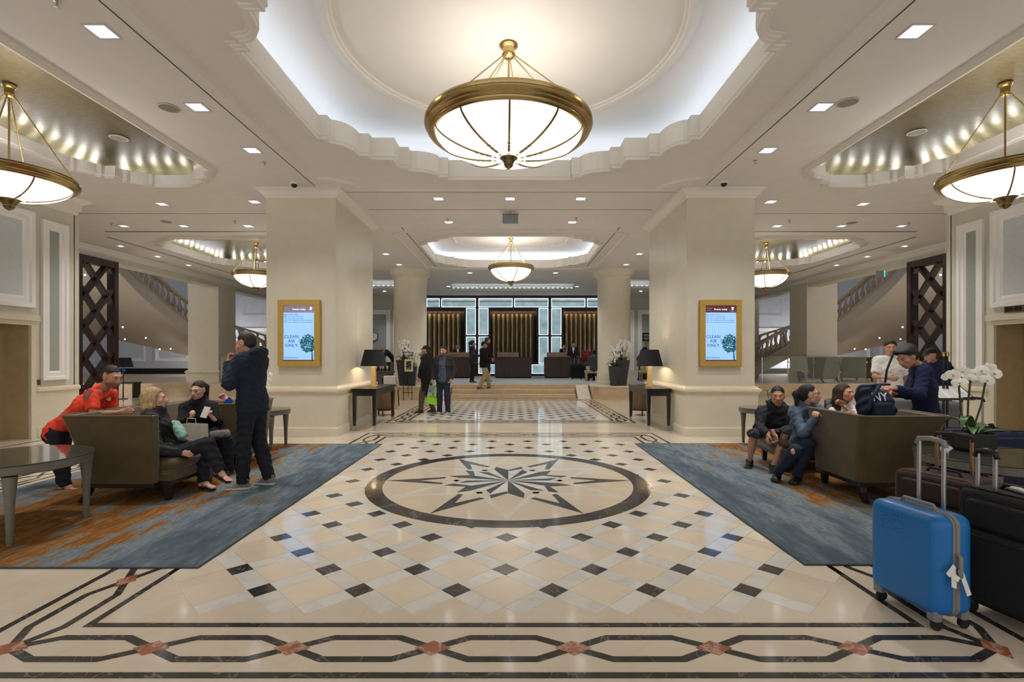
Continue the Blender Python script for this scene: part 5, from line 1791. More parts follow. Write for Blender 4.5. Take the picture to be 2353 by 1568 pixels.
# ================================================================== SMALL FURNITURE IN THE MIDDLE DISTANCE
# easel sign
t = thing('easel_sign', 'black metal easel holding a cream framed notice by the left round column', 'sign', (-3.54, 17.0, 0))
for x_ in (-.17, .12):
    MB().tube([(x_, 0, 0), (x_, 0, 1.62)], .012, 6).build('post', BLACK, t)
MB().tube([(-.05, .25, 0), (-.05, .02, 1.5)], .01, 6).build('rear_leg', BLACK, t)
for z_ in (.25, 1.52, 1.62): MB().box(-.2, .16, -.012, .012, z_, z_ + .022).build('crossbar', BLACK, t)
fr = MB().box(-.13, .16, -.03, -.012, .98, 1.40).build('notice_frame', M('cream_frame', (222, 206, 160), .5), t)
MB().box(-.07, .10, -.034, -.03, 1.06, 1.33).build('notice_print', BLACKM, fr)
for i_, (a_, b_) in enumerate(((-.04, .0), (.02, .08), (-.05, .02), (.03, .07), (-.05, .08))): MB().box(a_, b_, -.036, -.034, 1.09 + .05 * (4 - i_), 1.105 + .05 * (4 - i_)).build('notice_mark', M('cream_print', (206, 196, 170), .6), fr)
# dark cabinet table with glasses left of the easel
t = thing('bar_cabinet', 'brown wooden bar table with glasses beyond the left console', 'table', (-4.55, 16.2, 0))
MB().box(-.65, .65, -.35, .35, .95, 1.0).build('top', RWOOD, t)
MB().box(-.6, .62, -.3, .3, .1, .95).build('body', M('burl_wood', (92, 60, 34), .35, noise=.45, scale=7, coat=.4), t)
MB().box(-.6, .62, -.29, .29, 0, .1).build('plinth', EBON, t)
for i in range(6):
    g_ = thing('wine_glass', ['leftmost', 'second', 'third', 'fourth', 'fifth', 'rightmost'][i] + ' clear wine glass in the row on the brown bar table', 'glass', (-4.6 + .11 * i, 16.05 + .1 * (i % 2), 1.0), 0, 'glasses on the bar table')
    MB().lathe([(.035, 0), (.034, .004), (.005, .01), (.004, .08), (.03, .11), (.038, .15), (.03, .19), (.028, .19), (.036, .15), (.028, .112), (.002, .09)], n=14, cap=False).build('bowl', M('wine_glass', (230, 236, 236), .03, alpha=.35, spec=.8), g_, smooth=True)
# directors-style chair with a white cloth
t = thing('dining_chair', 'dark wooden chair with a white cloth beside the brown bar table', 'chair', (-3.72, 15.2, 0), .4)
for x_ in (-.2, .2):
    for y_ in (-.2, .2): MB().tube([(x_, y_, .45 if y_ < 0 else .85), (x_ * 1.1, y_ * 1.25, 0)], .018, 6).build('leg', EBON, t)
MB().box(-.22, .22, -.22, .22, .43, .48, .01).build('seat', EBON, t)
MB().box(-.21, .21, .19, .22, .62, .86, .01).build('backrest', EBON, t)
MB().box(-.17, .2, .16, .24, .6, .9, .02).build('cloth', M('white_cloth', (226, 220, 212), .8), t)
# carton
o = MB().box(-.13, .13, -.1, .1, 0, .62).build('carton', M('kraft_carton', (196, 160, 108), .8), None); o.location = (-3.42, 14.2, 0); tag(o, 'tall tan carton on the floor behind the left console table', 'box')
MB().box(-.05, .02, -.101, -.1, .1, .55).build('carton_print', M('carton_red', (150, 84, 40), .8), o)
# round wall clock far left
CK = .5
t = thing('wall_clock', 'round white wall clock on the far back wall, left of the round column', 'clock', (-7.2, 25.95, 2.52))
ck = MB().lathe([(.42, 0), (.46, .0), (.46, .05), (.40, .06), (.40, .03)], n=36, cap=False); ck.v = [(a, -c, b) for a, b, c in ck.v]; ck.build('clock_rim', BRASS_D, t, smooth=True)
ck = MB().lathe([(.01, .03), (.40, .03)], n=36, cap=False); ck.v = [(a, -c, b) for a, b, c in ck.v]; ck.build('clock_face', WHITE, t)
MB().bar((0, -.04, 0), (.0, -.04, .28), .02, .004, up=(0, 1, 0)).build('minute_hand', BLACK, t); MB().bar((0, -.04, 0), (-.15, -.04, -.1), .025, .004, up=(0, 1, 0)).build('hour_hand', BLACK, t)
# small desk with things on the far left
t.scale = (CK, 1, CK)
t = thing('far_desk', 'dark desk with papers where the bending man stands', 'desk', (-6.35, 23.2, PLZ))
MB().box(-.8, .8, -.3, .3, .72, .78).build('top', EBON, t); MB().box(-.75, .75, -.25, .25, 0, .72).build('body', EBON, t)
for i in range(3):
    o = MB().box(-.09, .09, -.06, .06, 0, .015 + .01 * i).build('paper_stack', TAGW); o.location = (-6.6 + .28 * i, 23.1, PLZ + .78); tag(o, ['thin left', 'middle', 'thick right'][i] + ' stack of white papers on the dark far desk', 'paper', 'papers on the far desk')
# plaque on the far right wall
o = MB().box(-.32, .32, -.03, 0, -.22, .22, .008).build('wall_plaque', BLACK); o.location = (7.05, 25.98, 2.5); tag(o, 'small black plaque on the far right back wall', 'sign')
MB().box(-.24, .24, -.034, -.03, .03, .14).build('plaque_text', M('plaque_grey', (120, 120, 120), .6), o); MB().box(-.24, .24, -.034, -.03, -.13, -.02).build('plaque_text', MATS['plaque_grey'], o)
# benches
BCH = M('bench_wood', (190, 160, 110), .5)
BCU = M('bench_cushion', (206, 190, 160), .8)
for x_, y_, l in ((3.7, 21.3, 'pale upholstered bench where the man in the grey jacket sits'), (5.95, 21.0, 'pale bench with a bolster right of the right round column')):
    t = thing('bench', l, 'bench', (x_, y_, PLZ))
    MB().box(-.62, .62, -.22, .22, .38, .46, .02).build('seat', BCU, t); MB().box(-.62, .62, -.22, .22, .33, .38).build('frame', BCH, t)
    for sx_ in (-.57, .57):
        for sy_ in (-.18, .18): MB().box(sx_ - .025, sx_ + .025, sy_ - .025, sy_ + .025, 0, .33).build('leg', BCH, t)
    bb = MB().lathe([(.02, -.2), (.085, -.19), (.09, 0), (.085, .19), (.02, .2)], n=16); bb.v = [(a - .48, c, b + .55) for a, b, c in bb.v]; bb.build('bolster', BCU, t, smooth=True, angle=50)
# luggage by the right desk
for px, d_, w_, h_, l, m_ in ((1325, 22.7, .5, .62, 'black suitcase by the right reception desk', FABK), (1350, 22.9, .42, .55, 'dark suitcase beside the bench at reception', FABN)):
    p = at(px, 860, d_); suitcase('suitcase', l, p.x, p.y, 0, w_, .3, h_, m_, BLACK, SILV, .3, .06, z=PLZ)
V, Q = implicit([([rbox((0, 0, .26), (.2, .14, .26), .1), rbox((0, -.13, .2), (.14, .06, .13), .05)], [], 0)], .02, .03)
o = np_mesh('backpack', V, Q, M('red_nylon', (120, 24, 34), .7)); p = at(1347, 835, 23.0); o.location = (p.x, p.y, PLZ + .80); tag(o, 'red backpack resting on the luggage at reception', 'backpack')
for px, py_, r_, l in ((1478, 868, .26, 'dark holdall on the floor beyond the right console lamp'),):
    V, Q = implicit([([rbox((0, 0, .2), (.4, .2, .2), .12)], [], 0)], .025, .03)
    o = np_mesh('holdall_bag', V, Q, FABB); p = at(px, py_, 22.5); o.location = (p.x + .2, p.y, PLZ); tag(o, l, 'bag')
# lectern / menu stand on the right
t = thing('menu_stand', 'menu stand with a slanted white menu board behind the navy man', 'stand', (5.75, 6.6, 0))
for x_ in (-.025, .025): MB().tube([(x_, .05, 0), (x_, .05, 1.5)], .013, 8).build('post', BLACK, t)
for x_ in (-.025, .025): MB().lathe([(.02, 1.5), (.022, 1.55), (.005, 1.56)], (x_, .05, 0), n=10).build('post_cap', BRASS, t)
MB().lathe([(.01, 0), (.2, 0), (.2, .02), (.01, .03)], n=24).build('foot', BLACK, t)
m = MB(); m.loft([[(-.24, -.12, .93), (.24, -.12, .93), (.24, .10, 1.08), (-.24, .10, 1.08)], [(-.24, -.12, .955), (.24, -.12, .955), (.24, .10, 1.105), (-.24, .10, 1.105)]], True, True); bd = m.build('board', RWOOD, t)
m = MB(); m.quad((-.22, -.115, .959), (.22, -.115, .959), (.22, .095, 1.103), (-.22, .095, 1.103)); m.build('menu_sheet', TAGW, bd)
m = MB()
for i in range(9):
    for q in (-.2, -.06, .08):
        f_ = (i + .5) / 9; y_ = -.115 + .21 * f_; z_ = .960 + .144 * f_
        m.quad((q, y_ - .002, z_ - .0004), (q + .1, y_ - .002, z_ - .0004), (q + .1, y_ + .002, z_ + .0024), (q, y_ + .002, z_ + .0024))
o = m.build('menu_print', M('ink', (70, 70, 76), .8), bd); o['kind'] = 'stuff'
# floor plinth post left of the blonde woman
t = thing('stone_post', 'short cream stone post at the foot of the left stair steps', 'post', (-6.75, 8.9 + 4.2, 0))
MB().box(-.14, .14, -.14, .14, 0, .78).build('shaft', STONE, t); MB().box(-.18, .18, -.18, .18, .78, .84, .01).build('cap', STONE_R, t)
# dark lamp and bench far left
t = thing('floor_lamp', 'lamp with black shade beyond the left lattice screen', 'lamp', at(283, 870, 17.5))
t.location.z = 0
MB().lathe([(.01, 0), (.14, 0), (.14, .02), (.02, .03), (.015, 1.15)], n=16).build('pole', BLACK, t)
MB().loft([[(r_ * cos(2 * pi * i / 24), r_ * sin(2 * pi * i / 24), z_) for i in range(24)] for z_, r_ in ((1.12, .3), (1.45, .22))]).build('shade', LSH, t, smooth=True)
p = at(285, 880, 18.2)
t = thing('low_bench', 'low black bench under the left curved stair', 'bench', (p.x, p.y, 0))
MB().box(-.5, .5, -.2, .2, .5, .56).build('top', BLACK, t)
for sx_ in (-.45, .45): MB().box(sx_ - .02, sx_ + .02, -.18, .18, 0, .5).build('leg', BLACK, t)
# ================================================================== PEOPLE
def V3(*a): return np.array(a, float)
def unit(v):
    v = np.array(v, float); return v / (np.linalg.norm(v) + 1e-9)


def rot(v, axis, a):
    axis = unit(axis); v = np.array(v, float)
    return v * cos(a) + np.cross(axis, v) * sin(a) + axis * axis.dot(v) * (1 - cos(a))


SKIN = {}
def skin(c):
    k = 'skin_%d_%d_%d' % c
    return M(k, c, .55, noise=.05, scale=30, spec=.35)


def cloth(name, c, rough=.85, noise=.15, scale=25, bump=.15, bscale=180, **kw):
    return M(name, c, rough, noise=noise, scale=scale, bump=bump, bscale=bscale, **kw)


EYEW = M('eye_white', (205, 200, 194), .3)
EYED = M('eye_iris', (40, 28, 22), .2)


def hand_prims(wr, d, n, side, curl=.5, spread=.12, s=1.0):
    """palm and five fingers; d = pointing direction, n = palm normal, side = +1 thumb on cross(d,n)"""
    d = unit(d); n = unit(n - d * np.dot(n, d)); u = np.cross(d, n) * side
    P = [ell(wr + d * .022 * s, wr + d * .078 * s, (.030 * s, .015 * s), (.039 * s, .013 * s), u), cap(wr - d * .03 * s, wr + d * .02 * s, .026 * s, .025 * s)]
    L = (.074, .084, .077, .060)
    for i in range(4):
        off = (.031 - .0205 * i) * s
        b = wr + d * (.082 - abs(i - 1.2) * .004) * s + u * off
        dd = unit(d + u * (spread * (1.3 - i) * .5)); pr = b
        ax = np.cross(dd, n)
        c = curl * (1 + .08 * i)
        for j, fr in enumerate((.46, .31, .23)):
            dd = rot(dd, ax, -(.25 + .95 * c) * (1.0 if j else .75) * (-1))
            q = pr + dd * L[i] * fr * s
            P.append(cap(pr, q, (.0092 - .0009 * j) * s, (.0086 - .0009 * j) * s)); pr = q
    b = wr + d * .028 * s + u * .024 * s
    dd = unit(d * .6 + u * .8 + n * (.3 + .3 * curl)); q = b + dd * .044 * s
    P.append(cap(b, q, .0145 * s, .0105 * s))
    dd = unit(d * .85 + u * (.5 - .5 * curl) + n * (.15 + .6 * curl)); q2 = q + dd * .034 * s
    P.append(cap(q, q2, .0102 * s, .0085 * s))
    return P


def person(label, J, H=1.75, fem=False, sk=(196, 150, 124), top=None, bot=None, sleeve=1.0, legcut=1.0, ti=.014, bi=.014, hem=.12, res=.011, hair='short', haircol=(36, 28, 24),
           shoe=(40, 40, 42), sole=None, barefoot=False, hfwd=None, hup=(0, 0, 1), curl=(.5, .5), pal=(None, None), hdir=(None, None), beard=False, glasses=False, collar=None, girth=1.0,
           hcut=None, amp=.0045, topfn=None, topmats=(), face=True, hood=False, feet=(None, None), legs=True, hairlen=.28, jacket_open=None, hc_in=0.0, shoes=True):
    """one figure from its joint positions (world metres)"""
    s = H / 1.75
    J = {k: V3(*v) for k, v in J.items()}
    root = thing('person', label, 'person', (float(J['pel'][0]), float(J['pel'][1]), float(min(J['anL'][2], J['anR'][2]) - .085 * s if legs else J['pel'][2])))
    O = np.array(root.location)

    def mk(nm, VQ, mat, mi=None, parent=root, sm=0):
        V, Q = VQ
        if len(V) == 0: return None
        if sm: V = relax(V, Q, sm)
        return np_mesh(nm, V - O, Q, mat, parent, mi)
    pel, ch, nk, hd = J['pel'], J['chest'], J['neck'], J['head']
    us = unit(J['shR'] - J['shL']); uh = unit(J['hipR'] - J['hipL'])
    up = unit(nk - pel)
    fwd = unit(np.cross(up, us))
    hf = unit(hfwd) if hfwd is not None else fwd
    mid = pel * .55 + ch * .45 + 0 * up
    um = unit(us + uh)
    g = girth * s
    cw = .150 if fem else .165
    hips = .165 if fem else .155
    wst = .115 if fem else .140
    low = pel - up * .06 * s
    torso = [ell(low, pel + up * .03 * s, (hips * g, .108 * g), (hips * .97 * g, .106 * g), uh), ell(pel + up * .03 * s, mid, (hips * .95 * g, .104 * g), (wst * g, .092 * g), um),
             ell(mid, ch, (wst * g, .092 * g), (cw * g, .108 * g), us), ell(ch, nk - up * .03 * s, (cw * g, .108 * g), (.085 * g, .062 * g), us), cap(J['shL'], J['shR'], .058 * g), cap(nk - up * .03 * s, nk * .3 + J['shL'] * .7, .05 * g, .052 * g), cap(nk - up * .03 * s, nk * .3 + J['shR'] * .7, .05 * g, .052 * g)]
    if fem:
        for sg in (-1, 1): torso.append(sph(ch + us * .065 * sg * s + fwd * .075 * s - up * .01 * s, .058 * s))
    ar = .88 if fem else 1.0
    arms = {sd: [cap(J['sh' + sd], J['el' + sd], .054 * g * ar, .043 * g * ar), cap(J['el' + sd], J['wr' + sd], .043 * g * ar, .029 * g * ar)] for sd in 'LR'}
    lr = 1.0
    leg = {sd: [cap(J['hip' + sd], J['kn' + sd], .086 * g * lr, .058 * g), cap(J['kn' + sd], J['an' + sd], .056 * g, .040 * g),
                cap(J['kn' + sd] * .75 + J['an' + sd] * .25 - unit(np.cross(uh, unit(J['kn' + sd] - J['an' + sd]))) * -.018 * s, J['kn' + sd] * .5 + J['an' + sd] * .5, .052 * g, .045 * g)] for sd in 'LR'} if legs else {}
    # ---- head frame
    hz = unit(np.array(hup, float) - hf * np.dot(hf, hup)); hx = np.cross(hf, hz)

    def hp(x, y, z): return hd + (hx * x + hf * y + hz * z) * s * 1.04
    h = s * 1.04
    axes = np.stack([hx, hf, hz])
    near = res < .014
    hr = .0048 if near else .009
    base = [osph(hp(0, -.015, .03), V3(.074, .094, .082) * h, axes), osph(hp(0, .022, -.03), V3(.060, .066, .080) * h, axes),
            cap(hp(-.044, .008, -.068), hp(-.012, .060, -.096), .024 * h, .02 * h), cap(hp(.044, .008, -.068), hp(.012, .060, -.096), .024 * h, .02 * h), cap(hp(0, -.018, -.05), nk + up * .0, .050 * h * (.88 if fem else 1), .056 * h * (.86 if fem else 1)), sph(hp(0, .068, -.098), .018 * h),
            sph(hp(-.037, .058, -.022), .026 * h), sph(hp(.037, .058, -.022), .026 * h)]
    fine = [cap(hp(-.034, .078, .022), hp(.034, .078, .022), .012 * h), cap(hp(0, .084, .016), hp(0, .110, -.028), .007 * h, .0120 * h), sph(hp(-.012, .098, -.032), .009 * h), sph(hp(.012, .098, -.032), .009 * h),
            cap(hp(-.021, .080, -.061), hp(0, .091, -.058), .0058 * h), cap(hp(.021, .080, -.061), hp(0, .091, -.058), .0058 * h), cap(hp(-.018, .079, -.071), hp(0, .088, -.071), .0068 * h), cap(hp(.018, .079, -.071), hp(0, .088, -.071), .0068 * h),
            osph(hp(-.075, -.006, -.004), V3(.010, .021, .033) * h, axes), osph(hp(.075, -.006, -.004), V3(.010, .021, .033) * h, axes)]
    VH, QH = implicit([(base, [], 0)], hr, .014) if False else implicit([(base + [], [], -.004 * h), (fine, [], .0)], hr, .0085, [sph(hp(-.031, .093, .005), .0145 * h), sph(hp(.031, .093, .005), .0145 * h)])
    VH = relax(VH, QH, 1)
    cen = (VH[QH].mean(1) - hd) / h
    lx, ly, lz = cen @ hx, cen @ hf, cen @ hz
    mi = np.zeros(len(QH), int)
    if face:
        lips = (np.abs(lx) < .023) & (lz > -.077) & (lz < -.053) & (ly > .079)
        mi[lips] = 1
        if hair in ('short', 'crop') and near: mi[(lz > .040 + 1.045 * (ly - .03)) & (ly < .056) & (np.abs(lx) < .0735)] = 3
        if beard: mi[(lz < -.036 - .25 * np.abs(lx)) & (lz > -.125) & (ly > .0) & ~lips & ~((lz > -.05) & (np.abs(lx) < .05) & (ly > .085) & (lz > -.045))] = 2
    parts = [(VH, QH, mi)]
    sets = [([p for p in torso], [], -.022), *[(arms[q], [], -.007) for q in 'LR'], *[(leg[q], [], -.008) for q in leg]]
    ft = {}
    for i_, sd in enumerate('LR'):
        if not legs: break
        an = J['an' + sd]
        toe = feet[i_] if feet[i_] is not None else None
        if toe is None:
            d_ = np.cross(V3(0, 0, 1), uh) ; toe = V3(d_[0], d_[1], 0)
        toe = unit(toe)
        ft[sd] = toe
        if barefoot:
            fz = an - V3(0, 0, .045 * s)
            sidev = unit(np.cross(toe, V3(0, 0, 1)))
            dn = np.cross(sidev, toe)
            pr = [cap(an - toe * .02 * s, an + toe * .06 * s - dn * .035 * s, .036 * s, .03 * s), ell(an + toe * .03 * s - dn * .045 * s, an + toe * .13 * s - dn * .055 * s, (.034 * s, .024 * s), (.040 * s, .016 * s), sidev), sph(an - toe * .045 * s - dn * .045 * s, .032 * s)]
            for k in range(5):
                o_ = sidev * (.03 - .015 * k) * s * (1 if sd == 'L' else -1)
                l_ = (.05, .045, .04, .034, .026)[k] * s
                pr.append(cap(an + toe * .135 * s + o_ - dn * .057 * s, an + toe * (.135 * s + l_) + o_ - dn * .062 * s, (.0115 if k == 0 else .0085) * s, (.0105 if k == 0 else .0075) * s))
            Vf, Qf = implicit([(pr, [], -.002)], .0048, .0045)
            parts.append((relax(Vf, Qf, 1), Qf, np.zeros(len(Qf), int)))
    VB, QB = implicit(sets, res * 1.2, .014)
    parts.append((relax(VB, QB, 1), QB, np.zeros(len(QB), int)))
    for i_, sd in enumerate('LR'):
        wr, elb = J['wr' + sd], J['el' + sd]
        d_ = unit(hdir[i_]) if hdir[i_] is not None else unit(wr - elb)
        n_ = pal[i_] if pal[i_] is not None else (us * (1 if sd == 'L' else -1) + fwd * .3)
        n_ = np.array(n_, float)
        # thumb side: forward of the hanging hand
        c_ = np.cross(d_, unit(n_ - d_ * np.dot(n_, d_)))
        sg = 1 if sd == 'R' else -1
        sg = 1 if np.dot(c_, fwd + V3(0, 0, .6)) > 0 else -1
        VV, QQ = implicit([(hand_prims(wr, d_, n_, sg, curl[i_], .12, s * (.93 if fem else 1.0)), [], 0)], .0038 if near else .0065, .0045)
        parts.append((relax(VV, QQ, 1), QQ, np.zeros(len(QQ), int)))
    off = 0; VV = []; QQ = []; MI = []
    for v_, q_, m_ in parts:
        VV.append(v_); QQ.append(q_ + off); MI.append(m_); off += len(v_)
    skm = skin(sk)
    lipm = M('lip_%d' % sk[0], (int(sk[0] * .92), int(sk[1] * .77), int(sk[2] * .77)), .45)
    brd = M('beard_%d' % sk[0], tuple(int(sk[i] * .55 + haircol[i] * .35) for i in range(3)), .8, bump=.3, bscale=400)
    fade = M('fade_%d_%d' % (sk[0], haircol[0]), tuple(int(sk[i] * .35 + haircol[i] * .6) for i in range(3)), .8, bump=.3, bscale=400)
    mk('body', (np.concatenate(VV), np.concatenate(QQ)), [skm, lipm, brd, fade], np.concatenate(MI))
    hm = M('hair_%d_%d_%d' % haircol, haircol, .55, noise=.35, scale=60, bump=.5, bscale=140, stretch=(1, 1, .35))
    if face:
        for sg in (-1, 1):
            e = MB(); c_ = hp(.031 * sg, .0795, .005) - O
            e.sphere(tuple(c_), .0118 * h, 10, 8); o = e.build('eye', EYEW, root, smooth=True)
            e = MB(); e.sphere(tuple(hp(.031 * sg, .0795 + .0062, .004) - O), .0066 * h, 8, 6); e.build('iris', EYED, o, smooth=True)
            MB().tube([tuple(hp(.016 * sg, .0925, .0235) - O), tuple(hp(.032 * sg, .0915, .0285) - O), tuple(hp(.049 * sg, .078, .0235) - O)], [.003 * h, .0042 * h, .0025 * h], 6).build('eyebrow', hm, root)
            # upper lid
            MB().tube([tuple(hp(.019 * sg, .0865, .006) - O), tuple(hp(.031 * sg, .0905, .0125) - O), tuple(hp(.044 * sg, .083, .006) - O)], .0035 * h, 6).build('eyelid', skm, root)
    # ---- hair
    def plane(y0, z0, sl):
        """keeps what lies above a line in the head's side view"""
        n_ = unit(hf * sl - hz)
        return (hp(0, y0, z0), n_)
    crn = [osph(hp(0, -.0215, .0375), V3(.0735, .0930, .0835) * h, axes), osph(hp(0, -.047, -.005), V3(.066, .061, .07) * h, axes)]
    fz = 0 if near else .005
    if hair in ('short', 'crop', 'thick'):
        inf = {'short': .004, 'crop': .0, 'thick': .009}[hair] * h + fz
        pr = list(crn)
        if hair == 'thick': pr += [osph(hp(0, .035, .085), V3(.06, .05, .03) * h, axes), osph(hp(0, -.05, .06), V3(.075, .06, .06) * h, axes)]
        VQ = implicit([(pr, [plane(.078 + hc_in, (.100 if hair != 'thick' else .086) - (0 if near else .014), 1.15 if near else 1.0)], inf)], hr * 1.1, .012 if hair == 'thick' else .006)
        if len(VQ[0]): mk('hair', (strands(VQ[0], VQ[1], hd, hz, hf, hx, .0016 if hair != 'thick' else .0035, 34, H * 3), VQ[1]), hm)
    elif hair in ('pony', 'long', 'bun'):
        pr = list(crn)
        g1 = (pr, [plane(.080, .096, 1.1)], .005 * h + fz)
        gs = [g1]
        if hair == 'pony':
            gs.append(([cap(hp(0, -.105, .05), hp(0, -.145, .02), .022 * h, .034 * h), cap(hp(0, -.145, .02), hp(0, -.150, -.16), .034 * h, .018 * h)], [], 0))
        elif hair == 'long':
            q = hairlen
            for sg in (-1, 1):
                gs.append(([cap(hp(.066 * sg, .0, .03), hp(.078 * sg, -.02, -.08), .030 * h, .034 * h), cap(hp(.078 * sg, -.02, -.08), hp(.082 * sg, -.03, -q), .036 * h, .022 * h)], [], 0))
                gs.append(([cap(hp(.045 * sg, -.08, .03), hp(.06 * sg, -.075, -.10), .04 * h, .042 * h), cap(hp(.06 * sg, -.075, -.10), hp(.06 * sg, -.08, -q * 1.05), .042 * h, .024 * h)], [], 0))
            gs.append(([cap(hp(0, -.09, .0), hp(0, -.09, -q * 1.1), .05 * h, .03 * h)], [], 0))
        VQ = implicit(gs, hr * 1.25, .01)
        mk('hair', (strands(VQ[0], VQ[1], hd, hz, hf, hx, .0026, 26, H), VQ[1]), hm)
    elif hair == 'cap':
        VQ = implicit([(crn, [plane(.08, .075, .95)], .001 * h)], hr * 1.2, .006); mk('hair', VQ, hm)
        VQ = implicit([([osph(hp(0, -.012, .035), V3(.081, .102, .091) * h, axes)], [plane(.09, .064, .34)], .004), ([ell(hp(0, .085, .052), hp(0, .135, .04), (.062 * h, .008 * h), (.045 * h, .006 * h), hx)], [], 0)], hr * 1.2, .005)
        mk('cap', VQ, BLACKM)
    if glasses:
        m = MB()
        for sg in (-1, 1):
            ring = [tuple(hp(.032 * sg + .021 * cos(a), .104 - .12 * abs(.032 * sg + .021 * cos(a)) , .004 + .017 * sin(a)) - O) for a in np.linspace(0, 2 * pi, 17)]
            m.tube(ring, .0022 * h, 5)
            m.tube([tuple(hp(.053 * sg, .096, .008) - O), tuple(hp(.078 * sg, .01, .012) - O)], .002 * h, 5)
        m.tube([tuple(hp(-.011, .103, .008) - O), tuple(hp(.011, .103, .008) - O)], .002 * h, 5)
        m.build('glasses', BLACK, root)
    # ---- clothes
    ti = max(.002, ti - .010); bi = max(.002, bi - .009)
    if top is not None:
        hp0 = pel - up * hem * s
        grp = [(torso + [ell(pel - up * (hem + .03) * s, pel, (hips * 1.02 * g, .112 * g), (hips * g, .110 * g), uh)], [(hp0, -up), (nk + up * .028 * s - fwd * .0 * s, unit(up + fwd * .25))], ti)]
        for sd in 'LR':
            a = arms[sd]
            if sleeve >= 1.0:
                cut = [(J['wr' + sd] - unit(J['wr' + sd] - J['el' + sd]) * .002, unit(J['wr' + sd] - J['el' + sd]))]
                grp.append((a, cut, ti + .002))
            elif sleeve > 0:
                e_ = J['sh' + sd] + (J['el' + sd] - J['sh' + sd]) * sleeve * 2 if sleeve < .5 else J['el' + sd]
                dd = unit(J['el' + sd] - J['sh' + sd])
                grp.append(([cap(J['sh' + sd], J['el' + sd], .056 * g, .056 * g)], [(e_, dd)], ti))
        if collar:
            rr = .066 * s + collar * .3
            pts = [nk + up * (.018 * s) + (us * cos(a) + fwd * sin(a)) * rr - up * .028 * s * sin(a) for a in np.linspace(0, 2 * pi, 13)]
            grp.append(([cap(pts[i], pts[i + 1], .018 * s + collar) for i in range(12)], [], 0))
        if hood:
            bk = nk - fwd * .10 * s + up * .01 * s
            grp.append(([ell(bk + up * .03 * s, bk - up * .12 * s, (.125 * s, .062 * s), (.07 * s, .04 * s), us)] + [cap(nk + us * .085 * sg * s - fwd * .02 * s + up * .0, bk + us * .07 * sg * s + up * .02 * s, .03 * s, .04 * s) for sg in (-1, 1)], [], 0))
        V, Q = implicit(grp, res * .95, .016)
        V = wrinkle(relax(V, Q, 1), Q, amp * .8, 46, H * 7 + float(pel[0]))
        mi = None
        mats = top
        if topfn is not None:
            c = V[Q].mean(1)
            q = c - ch
            mi = topfn((q @ us) / s, (q @ fwd) / s, (q @ up) / s)
            mats = [top] + list(topmats)
        mk('top', (V, Q), mats, mi)
    if bot is not None and legs:
        grp = [([torso[0], ell(pel, pel + up * .09 * s, (hips * g, .108 * g), (hips * .95 * g, .10 * g), um)], [(pel + up * .07 * s, up)], bi * .6)]
        for sd in 'LR':
            l = leg[sd]
            a_, k_ = J['an' + sd], J['kn' + sd]
            ax_ = unit(a_ - k_)
            if legcut >= 1: pt = a_ + ax_ * .015 * s; prm = [l[0], cap(k_, a_ + ax_ * .05 * s, .060 * g, .05 * g), l[2]]
            else:
                pt = k_ + ax_ * (legcut * .2) * s; prm = [cap(J['hip' + sd], k_, .088 * g, .072 * g), cap(k_, a_, .072 * g, .064 * g)]
            grp.append((prm, [(pt, ax_)], bi))
        V, Q = implicit(grp, res * .95, .016)
        V = wrinkle(relax(V, Q, 1), Q, amp * .8, 42, H * 5 + float(pel[1]))
        mk('trousers' if legcut >= 1 else 'shorts', (V, Q), bot)
    if legs and shoes:
        for sd in 'LR':
            an, toe = J['an' + sd], ft[sd]
            sidev = unit(np.cross(toe, V3(0, 0, 1)))
            dn = np.cross(sidev, toe)
            if barefoot:
                V, Q = implicit([([ell(an - toe * .06 * s - dn * .088 * s, an + toe * .165 * s - dn * .088 * s, (.036 * s, .010 * s), (.044 * s, .010 * s), sidev)], [], 0)], .007, .004)
                o = mk('flip_flop', (V, Q), M('flipflop', (40, 36, 36), .7))
                for sg in (-1, 1):
                    MB().tube([tuple(an + toe * .15 * s - dn * .072 * s - O), tuple(an + toe * .09 * s + sidev * .03 * sg * s - dn * .04 * s - O), tuple(an + toe * .03 * s + sidev * .042 * sg * s - dn * .07 * s - O)], .004, 5).build('strap', MATS['flipflop'], root if o is None else o)
                continue
            b = an - dn * .03 * s
            pr = [cap(an + dn * .02 * s - toe * .015 * s, an - dn * .035 * s - toe * .018 * s, .046 * s, .046 * s), cap(an - toe * .045 * s - dn * .052 * s, an + toe * .05 * s - dn * .05 * s, .036 * s, .040 * s), ell(an + toe * .05 * s - dn * .05 * s, an + toe * .145 * s - dn * .06 * s, (.043 * s, .032 * s), (.044 * s, .022 * s), sidev), cap(an - dn * .005 * s, an + toe * .08 * s - dn * .04 * s, .036 * s, .026 * s)]
            flr = an - dn * .085 * s
            sol = [ell(an - toe * .055 * s - dn * .076 * s, an + toe * .155 * s - dn * .076 * s, (.040 * s, .016 * s), (.046 * s, .014 * s), sidev)]
            V, Q = implicit([(pr, [(flr + dn * .0, -dn), (an + dn * .035 * s, dn)], 0), (sol, [(flr, -dn)], 0)], .0075 if near else .012, .006)
            c = V[Q].mean(1)
            hgt = (c - flr) @ dn
            mi = (hgt < .026 * s).astype(int)
            scol = sole or tuple(min(255, v_ + 30) for v_ in shoe)
            o = mk('shoe', (V, Q), [M('shoe_%d_%d_%d' % shoe, shoe, .6, noise=.1, scale=40), M('sole_%d_%d_%d' % scol, scol, .6)], mi, sm=1)
    return root, J, dict(fwd=fwd, up=up, us=us, hp=hp, O=O, s=s)


def pts(**k):
    """joints from (px, py, distance)"""
    return {a: tuple(at(*b)) for a, b in k.items()}


